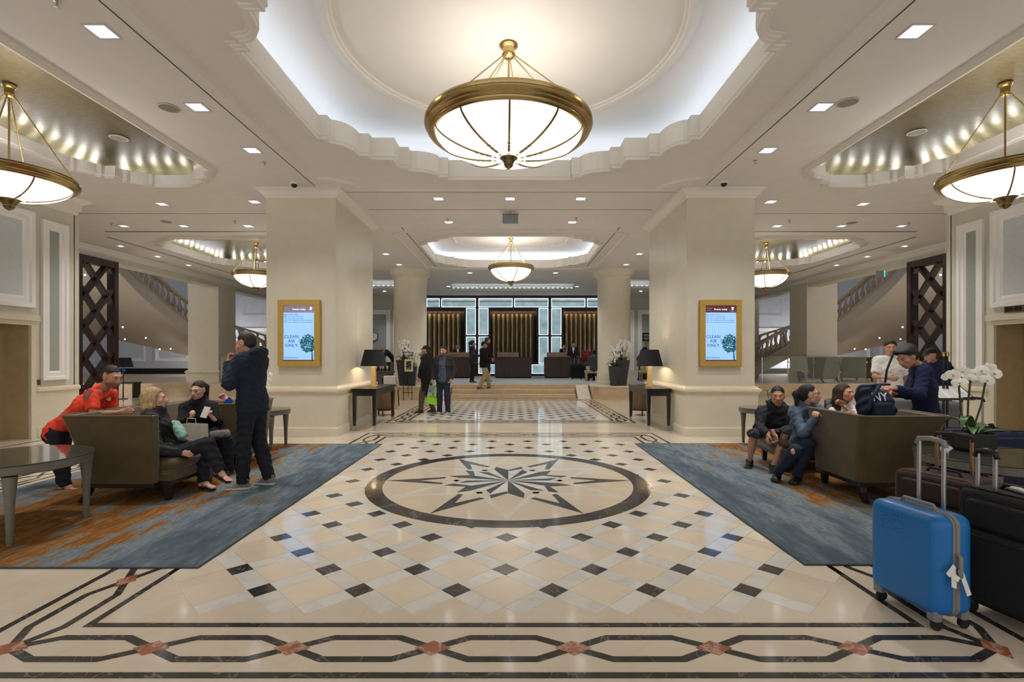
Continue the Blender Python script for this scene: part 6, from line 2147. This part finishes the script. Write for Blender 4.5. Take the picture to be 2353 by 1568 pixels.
def stand(x, y, z, face, H=1.75, lean=0.0, **ov):
    """joints of a standing figure; face = heading in degrees (0 looks +y, 90 looks -x)"""
    s = H / 1.75
    c, q = cos(R(face)), sin(R(face))
    B = dict(pel=(0, 0, .95), chest=(0, .01, 1.27), neck=(0, -.01, 1.475), head=(0, .025, 1.625), shL=(-.175, -.01, 1.415), shR=(.175, -.01, 1.415), elL=(-.24, -.03, 1.13), elR=(.24, -.03, 1.13), wrL=(-.25, .06, .90), wrR=(.25, .06, .90),
             hipL=(-.088, 0, .90), hipR=(.088, 0, .90), knL=(-.10, .02, .50), knR=(.10, .02, .50), anL=(-.11, -.02, .085), anR=(.11, -.02, .085))
    for k_ in ('chest', 'neck', 'head', 'shL', 'shR'):
        v = B[k_]; dz = v[2] - .95
        B[k_] = (v[0], v[1] + dz * sin(lean), .95 + dz * cos(lean))
    for k_, v in ov.items(): B[k_] = v
    return {k_: (x + (v[0] * c - v[1] * q) * s, y + (v[0] * q + v[1] * c) * s, z + v[2] * s) for k_, v in B.items()}


def head_dir(face, up=0.0):
    return (-sin(R(face)), cos(R(face)), up)


# cloth palette
ORANGE = cloth('orange_tee', (238, 70, 40), .75, noise=.06, bump=.05, emit=(255, 70, 40), estr=.0)
GREYS = M('tee_grey_stripe', (104, 96, 108), .7)
NAVYH = cloth('navy_hoodie', (26, 34, 50), .9)
DJEAN = cloth('dark_jeans', (24, 27, 38), .85, scale=60)
BLKJ = cloth('black_jacket', (18, 18, 20), .7)
BLKF = cloth('black_fleece', (24, 25, 27), .9)
DNMJ = cloth('denim_jacket', (86, 104, 124), .85, noise=.25, scale=14)
DNM = cloth('blue_denim', (34, 42, 62), .85, noise=.25, scale=10)
CHAR = cloth('charcoal_jacket', (36, 37, 40), .8)
SHRT = cloth('grey_shorts', (44, 48, 54), .85)
NAVYS = cloth('navy_sweater', (18, 24, 62), .9, bump=.3, bscale=120)
WTEE = cloth('white_tee', (224, 222, 218), .85, noise=.04)
BLUEJ = cloth('mid_jeans', (54, 66, 92), .85, noise=.2, scale=12)
COAT = cloth('black_coat', (16, 16, 18), .9)
KHAK = cloth('khaki', (176, 158, 130), .85)
OLVT = cloth('olive_trousers', (84, 76, 58), .85)
SUIT = cloth('dark_suit', (22, 24, 34), .7)
GRYJ = cloth('grey_blazer', (70, 76, 86), .85)
LTHR = M('dark_leather', (30, 30, 34), .45, noise=.2, scale=30, bump=.3, bscale=60)

# 1 man in the orange shirt leaning on the chair
def stripes(x, y, z):
    mi = np.zeros(len(x), int)
    return mi
J = pts(pel=(138, 988, 5.72), chest=(205, 928, 5.66), neck=(238, 893, 5.62), head=(258, 866, 5.58), shL=(252, 905, 5.84), shR=(212, 908, 5.40), elL=(258, 948, 5.86), elR=(214, 952, 5.34), wrL=(288, 946, 5.74), wrR=(274, 948, 5.52),
        hipL=(142, 996, 5.82), hipR=(134, 996, 5.62), knL=(148, 1060, 5.82), knR=(140, 1062, 5.62), anL=(142, 1107, 5.85), anR=(150, 1114, 5.62))
r1, _, k1 = person('man in a bright orange sports shirt leaning on the left chair', J, 1.76, top=ORANGE, bot=DJEAN, sleeve=.4, ti=.018, hem=.05, hair='crop', haircol=(48, 36, 30), sk=(190, 140, 112), barefoot=True, beard=True,
       hfwd=(.93, -.25, -.28), curl=(.55, .5), hdir=(V3(.75, -.5, .1), V3(.75, .4, .15)), pal=(V3(0, -1, 0), V3(0, 1, 0)), feet=(V3(1, -.1, 0), V3(1, -.15, 0)), girth=1.0)
for k in range(3):      # three sleeve stripes
    pA = V3(*at(204 + 4 * k, 893 + 2 * k, 5.30)); pB = V3(*at(190 + 4.5 * k, 915 + 2 * k, 5.27))
    MB().bar(tuple(pA - k1['O']), tuple(pB - k1['O']), .012, .012).build('sleeve_stripe', GREYS, r1)
hp = k1['hp']; O = k1['O']
for k in range(3): MB().bar(tuple(V3(*at(246 + 3 * k, 917 - 2 * k, 5.455)) - O), tuple(V3(*at(248 + 3 * k, 921, 5.455)) - O), .008, .006).build('chest_mark', M('shirt_mark', (210, 160, 120), .6), r1)
m = MB(); m.tube([tuple(hp(-.078, .0, .055) - O), tuple(hp(-.06, .085, .085) - O)], .004, 6); m.tube([tuple(hp(.078, .0, .055) - O), tuple(hp(.06, .085, .085) - O)], .004, 6); m.tube([tuple(hp(-.06, .085, .085) - O), tuple(hp(0, .10, .09) - O), tuple(hp(.06, .085, .085) - O)], .004, 6)
m.build('sunglasses_frame', BLACK, r1)
for sg in (-1, 1): MB().sphere(tuple(hp(.034 * sg, .094, .092) - O), .024, 10, 6, (1, .45, .75)).build('sunglasses_lens', M('blue_mirror_lens', (30, 90, 150), .1, metal=.6), r1, smooth=True)

# 2 blonde woman in black on the left chair
J = pts(pel=(382, 1040, 5.42), chest=(362, 985, 5.40), neck=(352, 945, 5.40), head=(356, 916, 5.40), shL=(368, 962, 5.58), shR=(340, 965, 5.24), elL=(400, 1010, 5.62), elR=(362, 1035, 5.16), wrL=(428, 1022, 5.5), wrR=(418, 1042, 5.26),
        hipL=(394, 1046, 5.52), hipR=(388, 1050, 5.32), knL=(462, 1046, 5.62), knR=(476, 1020, 5.36), anL=(468, 1105, 5.56), anR=(506, 1080, 5.36))
person('blonde woman in black jacket sitting on the left chair', J, 1.66, fem=True, top=BLKJ, bot=DJEAN, ti=.026, hem=.14, hair='long', haircol=(176, 148, 104), sk=(214, 166, 146), barefoot=True, hfwd=(.86, .42, .02), feet=(V3(.9, -.35, -.02), V3(.85, -.3, -.3)), collar=.01, hairlen=.30, amp=.006, girth=1.12,
       hdir=(V3(.8, -.3, -.1), V3(.8, .2, -.1)))
# mint cloth over her arm
V, Q = implicit([([ell(at(402, 975, 5.5), at(418, 1000, 5.45), (.07, .04), (.06, .05), (0, 1, 0))], [], 0)], .011, .02)
o = np_mesh('folded_jacket', wrinkle(V, Q, .006, 45), Q, cloth('mint_cloth', (150, 190, 176))); tag(o, 'mint green folded jacket on the blonde woman\'s arm', 'jacket')

# 3 woman with phone
J = pts(pel=(468, 992, 6.75), chest=(462, 952, 6.68), neck=(457, 922, 6.66), head=(456, 897, 6.6), shR=(424, 938, 6.66), shL=(492, 936, 6.66), elR=(415, 972, 6.5), elL=(503, 972, 6.52), wrR=(440, 958, 6.32), wrL=(490, 962, 6.30),
        hipR=(455, 998, 6.7), hipL=(484, 998, 6.7), knR=(478, 1012, 6.25), knL=(522, 1012, 6.28), anR=(492, 1082, 6.28), anL=(526, 1080, 6.3))
person('dark haired woman with glasses sitting and looking at a phone', J, 1.66, fem=True, top=BLKF, bot=DJEAN, ti=.018, hem=.14, hair='pony', haircol=(40, 28, 24), sk=(214, 170, 150), hfwd=(-.1, -.95, -.12), glasses=True, collar=.006, curl=(.6, .6), hdir=(V3(-.25, -.35, .45), V3(.5, -.3, .35)), pal=(V3(.3, -.1, .9), V3(-.2, -.6, .5)), shoe=(30, 28, 30), girth=1.06)
t = thing('smartphone', 'white smartphone held by the woman with glasses', 'phone', tuple(at(472, 948, 6.2)), .3)
m = MB(); m.box(-.036, .036, -.005, .005, -.075, .075, .003); o = m.build('phone_body', M('phone_case', (206, 200, 186), .4), t); o.rotation_euler = (-.5, .25, 0)
m = MB(); m.box(-.032, .032, .005, .0058, -.068, .068); o2 = m.build('phone_screen', M('phone_glow', (170, 180, 190), .2, emit=(180, 195, 215), estr=.5), o)
# white shopping bag in front of her
t = thing('shopping_bag', 'white paper shopping bag on the seat before the woman with glasses', 'bag', tuple(at(448, 1006, 6.0)), -.25)
t.location.z = .43
m = MB(); m.loft([[(-.14, -.06, 0), (.14, -.06, 0), (.14, .06, 0), (-.14, .06, 0)], [(-.14, -.05, .26), (.14, -.05, .26), (.14, .05, .26), (-.14, .05, .26)]], True, False); m.build('bag_body', M('white_paper', (222, 214, 200), .7, noise=.05, scale=12), t)
MB().tube([(-.07, -.05, .26), (-.06, -.05, .33), (.06, -.05, .33), (.07, -.05, .26)], .004, 6).build('bag_handle', TAGW, t)
# silver quilted pouch on her lap
V, Q = implicit([([ell(at(488, 1000, 6.22), at(522, 996, 6.22), (.05, .035), (.05, .035), (0, 0, 1))], [], 0)], .011, .015)
o = np_mesh('quilted_pouch', wrinkle(V, Q, .004, 120), Q, M('silver_quilt', (150, 150, 156), .3, metal=.6)); tag(o, 'silver quilted pouch on the lap of the woman with glasses', 'bag')

# 4 standing man in the hoodie
J = stand(-2.95, 5.68, .0145, 84, 1.77, lean=.06, head=(0, .085, 1.61), elL=(-.26, .10, 1.17), wrL=(-.12, .20, 1.40), elR=(.25, .08, 1.16), wrR=(-.02, .22, 1.16), knL=(-.10, .05, .50), knR=(.11, .0, .50), anL=(-.10, .05, .085), anR=(.12, -.12, .085))
person('man in a navy hoodie standing with a hand at his mouth', J, 1.77, top=NAVYH, bot=DJEAN, ti=.026, bi=.02, hem=.10, hair='short', haircol=(40, 32, 28), sk=(192, 144, 118), hfwd=head_dir(84, -.22), hood=True, shoe=(118, 116, 114), sole=(206, 204, 200), amp=.007, curl=(.75, .6), hdir=(V3(-.25, .35, .85), None), pal=(V3(.6, .5, .3), None), girth=1.05, feet=(V3(-1, -.2, 0), V3(-1, .1, 0)))

# 5 seated man mostly hidden behind him
J = pts(pel=(582, 985, 7.0), chest=(578, 925, 6.95), neck=(574, 893, 6.9), head=(570, 868, 6.86), shR=(570, 912, 7.12), shL=(578, 915, 6.75), elR=(545, 945, 7.05), elL=(548, 952, 6.65), wrR=(524, 920, 6.8), wrL=(524, 940, 6.6),
        hipR=(576, 990, 7.1), hipL=(578, 992, 6.9), knR=(535, 995, 7.0), knL=(538, 1000, 6.8), anR=(540, 1058, 6.98), anL=(546, 1066, 6.8))
person('seated man whose hands hold a blue phone, hidden behind the navy hoodie', J, 1.72, top=NAVYH, bot=DJEAN, sleeve=.9, ti=.02, hem=.1, hair='short', sk=(204, 150, 130), hfwd=(-1, -.1, -.2), curl=(.6, .6), hdir=(V3(-.7, 0, .6), V3(-.6, .1, .4)), res=.013)
o = MB().box(-.04, .04, -.006, .006, -.07, .07, .003).build('smartphone', M('blue_case', (30, 90, 190), .4)); o.location = at(524, 925, 6.55); o.rotation_euler = (.3, .8, .2); tag(o, 'blue smartphone in the hidden seated man\'s hands', 'phone')

# 6 young man in shorts
J = pts(pel=(1800, 992, 7.05), chest=(1790, 962, 6.86), neck=(1786, 936, 6.80), head=(1787, 910, 6.72), shR=(1752, 948, 6.86), shL=(1822, 950, 6.86), elR=(1744, 985, 6.76), elL=(1822, 990, 6.7), wrR=(1766, 998, 6.5), wrL=(1778, 996, 6.46),
        hipR=(1786, 998, 7.0), hipL=(1812, 998, 6.98), knR=(1732, 1000, 6.66), knL=(1806, 994, 6.46), anR=(1722, 1062, 6.74), anL=(1776, 1074, 6.46))
person('young man in dark jacket and shorts sitting at the right', J, 1.76, top=CHAR, bot=SHRT, legcut=.1, ti=.03, bi=.012, hem=.08, hair='short', haircol=(34, 26, 22), sk=(188, 140, 114), hfwd=(-.42, -.88, -.08), hood=False, collar=.014, shoe=(24, 24, 26), sole=(52, 52, 54), curl=(.45, .5), hdir=(V3(.15, -.3, -.8), V3(-.3, -.2, -.7)), feet=(V3(-.5, -.8, 0), V3(-.55, -.8, 0)), amp=.006)

# 7 woman with ponytail
J = pts(pel=(1852, 1012, 6.2), chest=(1848, 968, 6.08), neck=(1852, 934, 6.02), head=(1860, 907, 5.96), shR=(1826, 948, 6.0), shL=(1880, 944, 6.12), elR=(1846, 995, 5.76), elL=(1905, 968, 5.86), wrR=(1882, 952, 5.66), wrL=(1898, 948, 5.74),
        hipR=(1838, 1018, 6.14), hipL=(1866, 1018, 6.16), knR=(1828, 1036, 5.72), knL=(1858, 1020, 5.74), anR=(1786, 1086, 5.98), anL=(1832, 1092, 5.86))
r7, _, k7 = person('woman with a black ponytail in a denim jacket', J, 1.66, fem=True, top=DNMJ, bot=DNM, ti=.022, hem=.10, hair='pony', haircol=(20, 16, 18), sk=(208, 160, 138), hfwd=(.93, -.32, .12), glasses=True, collar=.006, shoe=(18, 18, 20), sole=(40, 40, 42), curl=(.5, .5), hdir=(V3(.7, .1, .1), V3(-.5, -.4, .2)), pal=(V3(0, .2, -1), V3(0, .2, -1)), feet=(V3(-.7, -.6, 0), V3(-.6, -.75, 0)), girth=1.02)

MB().sphere(tuple(V3(*at(1825, 1038, 5.69)) - k7['O']), .05, 10, 7, (.85, .6, .8)).build('knee_rip', skin((208, 160, 138)), r7, smooth=True)
# 8 girl in white tee
J = pts(pel=(1958, 1000, 6.85), chest=(1945, 960, 6.70), neck=(1938, 930, 6.62), head=(1940, 903, 6.55), shR=(1912, 945, 6.62), shL=(1965, 948, 6.66), elR=(1925, 985, 6.4), elL=(1972, 962, 6.34), wrR=(1950, 965, 6.25), wrL=(1938, 933, 6.42),
        hipR=(1945, 1004, 6.8), hipL=(1972, 1004, 6.8), knR=(1930, 1010, 6.4), knL=(1975, 1010, 6.4), anR=(1930, 1075, 6.45), anL=(1965, 1075, 6.45))
person('girl with long brown hair in a white tee resting her chin on her hand', J, 1.62, fem=True, top=WTEE, bot=DNM, sleeve=.4, ti=.016, hem=.1, hair='long', haircol=(52, 34, 26), sk=(204, 152, 126), hfwd=(.45, -.86, .02), curl=(.6, .8), hdir=(None, V3(-.2, .1, .6)), hairlen=.22, shoe=(40, 40, 44))
V, Q = implicit([([ell(at(1912, 925, 6.7), at(1916, 950, 6.62), (.10, .05), (.12, .06), (1, 0, 0))], [], 0)], .012, .02)
o = np_mesh('black_backpack', wrinkle(V, Q, .004, 40), Q, LTHR); tag(o, 'shiny black backpack on the girl\'s shoulder', 'backpack')

# 9 man in navy sweater
J = pts(pel=(2130, 958, 6.05), chest=(2122, 890, 6.02), neck=(2112, 842, 6.0), head=(2084, 820, 5.96), shL=(2124, 856, 5.82), shR=(2108, 852, 6.2), elL=(2112, 908, 5.70), elR=(2085, 905, 6.16), wrL=(2058, 893, 5.66), wrR=(2056, 905, 5.86),
        hipL=(2134, 968, 5.96), hipR=(2130, 966, 6.14), knL=(2134, 1040, 5.96), knR=(2128, 1038, 6.16), anL=(2140, 1092, 5.98), anR=(2134, 1088, 6.16))
person('man in a navy sweater bending over the backpack', J, 1.78, top=NAVYS, bot=BLUEJ, ti=.022, bi=.022, hem=.10, hair='thick', haircol=(46, 42, 40), sk=(190, 138, 112), hfwd=(-.86, -.12, -.5), hup=(-.4, 0, 1), shoe=(40, 36, 34), curl=(.7, .7), hdir=(V3(-.9, .05, .1), V3(-.9, -.15, .1)), pal=(V3(.2, .3, -.9), V3(.1, -.3, -.9)), girth=1.05, feet=(V3(-1, 0, 0), V3(-1, .1, 0)))
# navy backpack on the chair back
bkp = thing('backpack', 'navy backpack with white lettering on the right tub chair', 'backpack', (4.1, 5.3, .92))
B_ = V3(4.1, 5.3, .92)
def bk(px, py, d): return V3(*at(px, py, d)) - B_
NAVYB = cloth('navy_canvas', (24, 32, 54), .8)
V, Q = implicit([([ell(bk(1994, 902, 5.42), bk(2004, 942, 5.36), (.13, .085), (.16, .10), (1, 0, 0)), ell(bk(2028, 918, 5.38), bk(2034, 945, 5.34), (.09, .08), (.10, .09), (1, 0, 0))], [], 0)], .01, .02)
ob = np_mesh('bag_body', wrinkle(V, Q, .007, 30), Q, NAVYB, bkp)
V, Q = implicit([([rbox(bk(2028, 942, 5.22), V3(.10, .035, .075), .03)], [], 0)], .01, .01); np_mesh('front_pocket', V, Q, NAVYB, bkp)
MB().tube([tuple(bk(1968, 905, 5.38)), tuple(bk(1978, 888, 5.35)), tuple(bk(2000, 886, 5.34)), tuple(bk(2018, 884, 5.4)), tuple(bk(2030, 884, 5.5)), tuple(bk(2044, 884, 5.62))], .012, 8).build('strap', NAVYB, bkp)
MB().tube([tuple(bk(1996, 940, 5.24)), tuple(bk(2005, 910, 5.24)), tuple(bk(2022, 886, 5.32))], .018, 8).build('strap', NAVYB, bkp)
text_obj('monogram', 'NY', .13, M('white_print', (226, 226, 230), .7), tuple(bk(2006, 922, 5.255)), (pi / 2 - .3, 0, .1), bkp, extrude=.004)

# 10-12 people behind on the right
J = stand(6.22, 8.25, 0, 165, 1.76, wrR=(.12, .24, 1.14), elR=(.24, .06, 1.16))
r_, _, k_ = person('man in a white tee with a shoulder strap behind the navy sweater', J, 1.76, top=WTEE, bot=DJEAN, sleeve=.4, ti=.02, hem=.1, hair='short', sk=(190, 142, 116), hfwd=head_dir(150, -.05), res=.015)
MB().tube([tuple(V3(*at(2052, 815, 8.08)) - k_['O']), tuple(V3(*at(2038, 850, 8.02)) - k_['O']), tuple(V3(*at(2034, 880, 8.05)) - k_['O'])], .018, 6).build('shoulder_strap', BLACK, r_)
J = stand(6.75, 8.5, 0, 200, 1.6)
person('woman in a white top partly hidden behind the navy sweater', J, 1.6, fem=True, top=WTEE, bot=DNM, sleeve=.4, ti=.018, hair='long', haircol=(60, 44, 34), sk=(204, 156, 130), res=.016)
J = stand(7.72, 9.0, 0, 100, 1.68, lean=.35)
person('person in a dark blue jacket behind the white orchids', J, 1.68, top=NAVYS, bot=DJEAN, ti=.04, hair='cap', haircol=(90, 84, 78), sk=(196, 150, 124), res=.016)

# 13-14 men in the middle
J = stand(-2.28, 13.3, 0, 82, 1.78, elL=(-.27, .05, 1.15), wrL=(-.24, .12, .92), elR=(.24, .12, 1.2), wrR=(.10, .16, 1.46), knL=(-.1, .1, .5), anL=(-.1, .13, .085), anR=(.1, -.14, .085))
person('man in a long black coat and flat cap, hand to his face', J, 1.78, top=COAT, bot=OLVT, ti=.04, hem=.38, hair='cap', haircol=(40, 32, 28), sk=(190, 140, 116), hfwd=head_dir(82, -.1), collar=.016, res=.016, shoe=(50, 42, 36), bi=.02)
J = stand(-1.76, 12.75, 0, 170, 1.76, elL=(-.26, -.06, 1.14), wrL=(-.22, .06, .92), elR=(.27, -.04, 1.13), wrR=(.27, .07, .90))
def openj(x, y, z): return ((np.abs(x) < .085 - .05 * np.clip(z, -.2, .2)) & (y > .06) & (z < .2)).astype(int)
person('bearded man in a dark jacket and grey tee holding a green bag', J, 1.76, top=CHAR, bot=cloth('navy_jeans', (30, 34, 52), .85), ti=.03, hem=.12, hair='short', haircol=(28, 22, 20), sk=(186, 136, 108), hfwd=head_dir(160, -.02), beard=True, res=.015, shoe=(150, 140, 124), sole=(190, 186, 178), topfn=openj, topmats=(cloth('graphic_tee', (66, 74, 94), .85, noise=.4, scale=22),), bi=.022)
t = thing('shopping_bag', 'lime green shopping bag held between the two men', 'bag', (-2.06, 12.72, .28), .35)
m = MB(); m.loft([[(-.15, -.05, 0), (.15, -.05, 0), (.15, .05, 0), (-.15, .05, 0)], [(-.16, -.04, .46), (.16, -.04, .46), (.16, .04, .46), (-.16, .04, .46)]], True, False)
o = m.build('bag_body', M('lime_plastic', (134, 190, 32), .4), t); o.rotation_euler = (0, .22, 0)
MB().box(-.16, .0, -.047, -.042, .22, .45).build('bag_print', M('bag_photo', (120, 130, 150), .5, noise=.6, scale=14), o)
MB().tube([(-.1, -.053, .2), (-.04, -.053, .185), (-.02, -.053, .23), (.02, -.053, .18), (.06, -.053, .205), (.12, -.053, .175)], .006, 5).build('bag_logo', M('bag_ink', (40, 60, 20), .6), o)
MB().tube([(-.06, 0, .46), (-.02, 0, .60), (.06, 0, .60), (.08, 0, .46)], .006, 6).build('bag_handle', M('lime_plastic', (134, 190, 32)), t)

# 15-17 guests on the platform
J = stand(-1.6, 19.85, PLZ, -70, 1.68, wrL=(-.16, .25, 1.12), elL=(-.23, .0, 1.15), wrR=(.14, .25, 1.1), elR=(.23, .0, 1.15))
person('woman with a dark ponytail in a quilted jacket waiting at reception', J, 1.68, fem=True, top=cloth('quilted_navy', (38, 38, 52), .7), bot=DJEAN, ti=.035, hem=.16, hair='pony', haircol=(22, 18, 18), sk=(200, 150, 128), res=.018, shoe=(60, 44, 38), hfwd=head_dir(-70, 0))
J = stand(-1.06, 18.25, .30, -70, 1.74, wrL=(-.1, .26, 1.08), elL=(-.24, .02, 1.12), wrR=(.1, .26, 1.06), elR=(.24, .02, 1.12), knL=(-.1, .2, .5), anL=(-.1, .24, .085), anR=(.1, -.2, .085))
person('man in a dark cap and khaki trousers walking down the steps', J, 1.74, top=COAT, bot=KHAK, ti=.04, hem=.16, hair='cap', haircol=(36, 30, 28), sk=(196, 146, 122), res=.017, shoe=(34, 32, 32), sole=(190, 188, 184), bi=.03, hfwd=head_dir(-75, -.1))
J = stand(-1.05, 20.6, PLZ, -60, 1.84)
person('tall man with cropped hair behind the man in the cap', J, 1.84, top=COAT, bot=DJEAN, ti=.03, hair='crop', haircol=(50, 40, 36), sk=(196, 146, 122), res=.019, shoe=(30, 30, 36), hfwd=head_dir(-60, 0))
# receptionists
WCOL = cloth('white_shirt', (226, 226, 230), .8)
def shirt(x, y, z): return ((np.abs(x) < .02 + .25 * np.clip(z - .0, 0, .2)) & (y > .05) & (z > -.08)).astype(int)
for px, d_, fc, l, fem_, hr_ in ((1052, 25.0, 190, 'blonde receptionist in black seated behind the left desk', True, 'long'), (1290, 25.1, 240, 'receptionist in a dark suit leaning behind the right desk', False, 'short'), (1317, 24.95, 178, 'receptionist in a dark suit and tie facing the hall', False, 'short')):
    x_ = (px - 1178) * d_ / 1150
    J = stand(x_, d_, PLZ, fc, 1.66 if fem_ else (1.68 if fc > 200 else 1.76), lean=0 if fc < 200 else .15, wrL=(-.22, .22, 1.02), wrR=(.22, .22, 1.02), elL=(-.25, .02, 1.13), elR=(.25, .02, 1.13))
    person(l, J, 1.66 if fem_ else (1.68 if fc > 200 else 1.76), fem=fem_, top=SUIT, bot=SUIT, ti=.02, hem=.16, hair=hr_, haircol=(150, 112, 70) if fem_ else (30, 24, 22), sk=(206, 160, 138), res=.02, topfn=shirt, topmats=(WCOL,), shoe=(20, 20, 22))
# man on the bench seen from behind
x_ = (1366 - 1178) * 21.0 / 1150
J = stand(x_, 21.15, PLZ - .42, 10, 1.74, hipL=(-.09, 0, .95), hipR=(.09, 0, .95), pel=(0, 0, .98), knL=(-.12, .44, .92), knR=(.12, .44, .92), anL=(-.12, .34, .51), anR=(.12, .34, .51), wrL=(-.12, .32, 1.12), wrR=(.12, .32, 1.12), elL=(-.25, .1, 1.15), elR=(.25, .1, 1.15))
person('man in a grey blazer sitting on the bench with his back to us', J, 1.74, top=GRYJ, bot=SUIT, ti=.025, hem=.1, hair='short', haircol=(30, 26, 24), sk=(196, 150, 126), res=.02, shoe=(24, 22, 22))
# bending men far right and far left
J = stand(5.55, 21.8, PLZ, -95, 1.74, lean=.45, wrL=(-.18, .5, .86), wrR=(.18, .5, .86), elL=(-.24, .3, 1.05), elR=(.24, .3, 1.05))
person('grey haired man in a dark suit bending beyond the right lamp', J, 1.74, top=SUIT, bot=SUIT, ti=.022, hair='crop', haircol=(150, 140, 130), sk=(204, 160, 140), res=.02, shoe=(24, 22, 22))
J = stand(-5.75, 24.1, PLZ, 110, 1.74, lean=.75, wrL=(-.2, .62, .80), wrR=(.2, .62, .80), elL=(-.26, .45, 1.02), elR=(.26, .45, 1.02))
person('bald man in a dark suit bending over the far left desk', J, 1.74, top=SUIT, bot=SUIT, ti=.022, hair='bald', haircol=(120, 110, 100), sk=(206, 162, 142), res=.02, topfn=shirt, topmats=(WCOL,), shoe=(24, 22, 22))
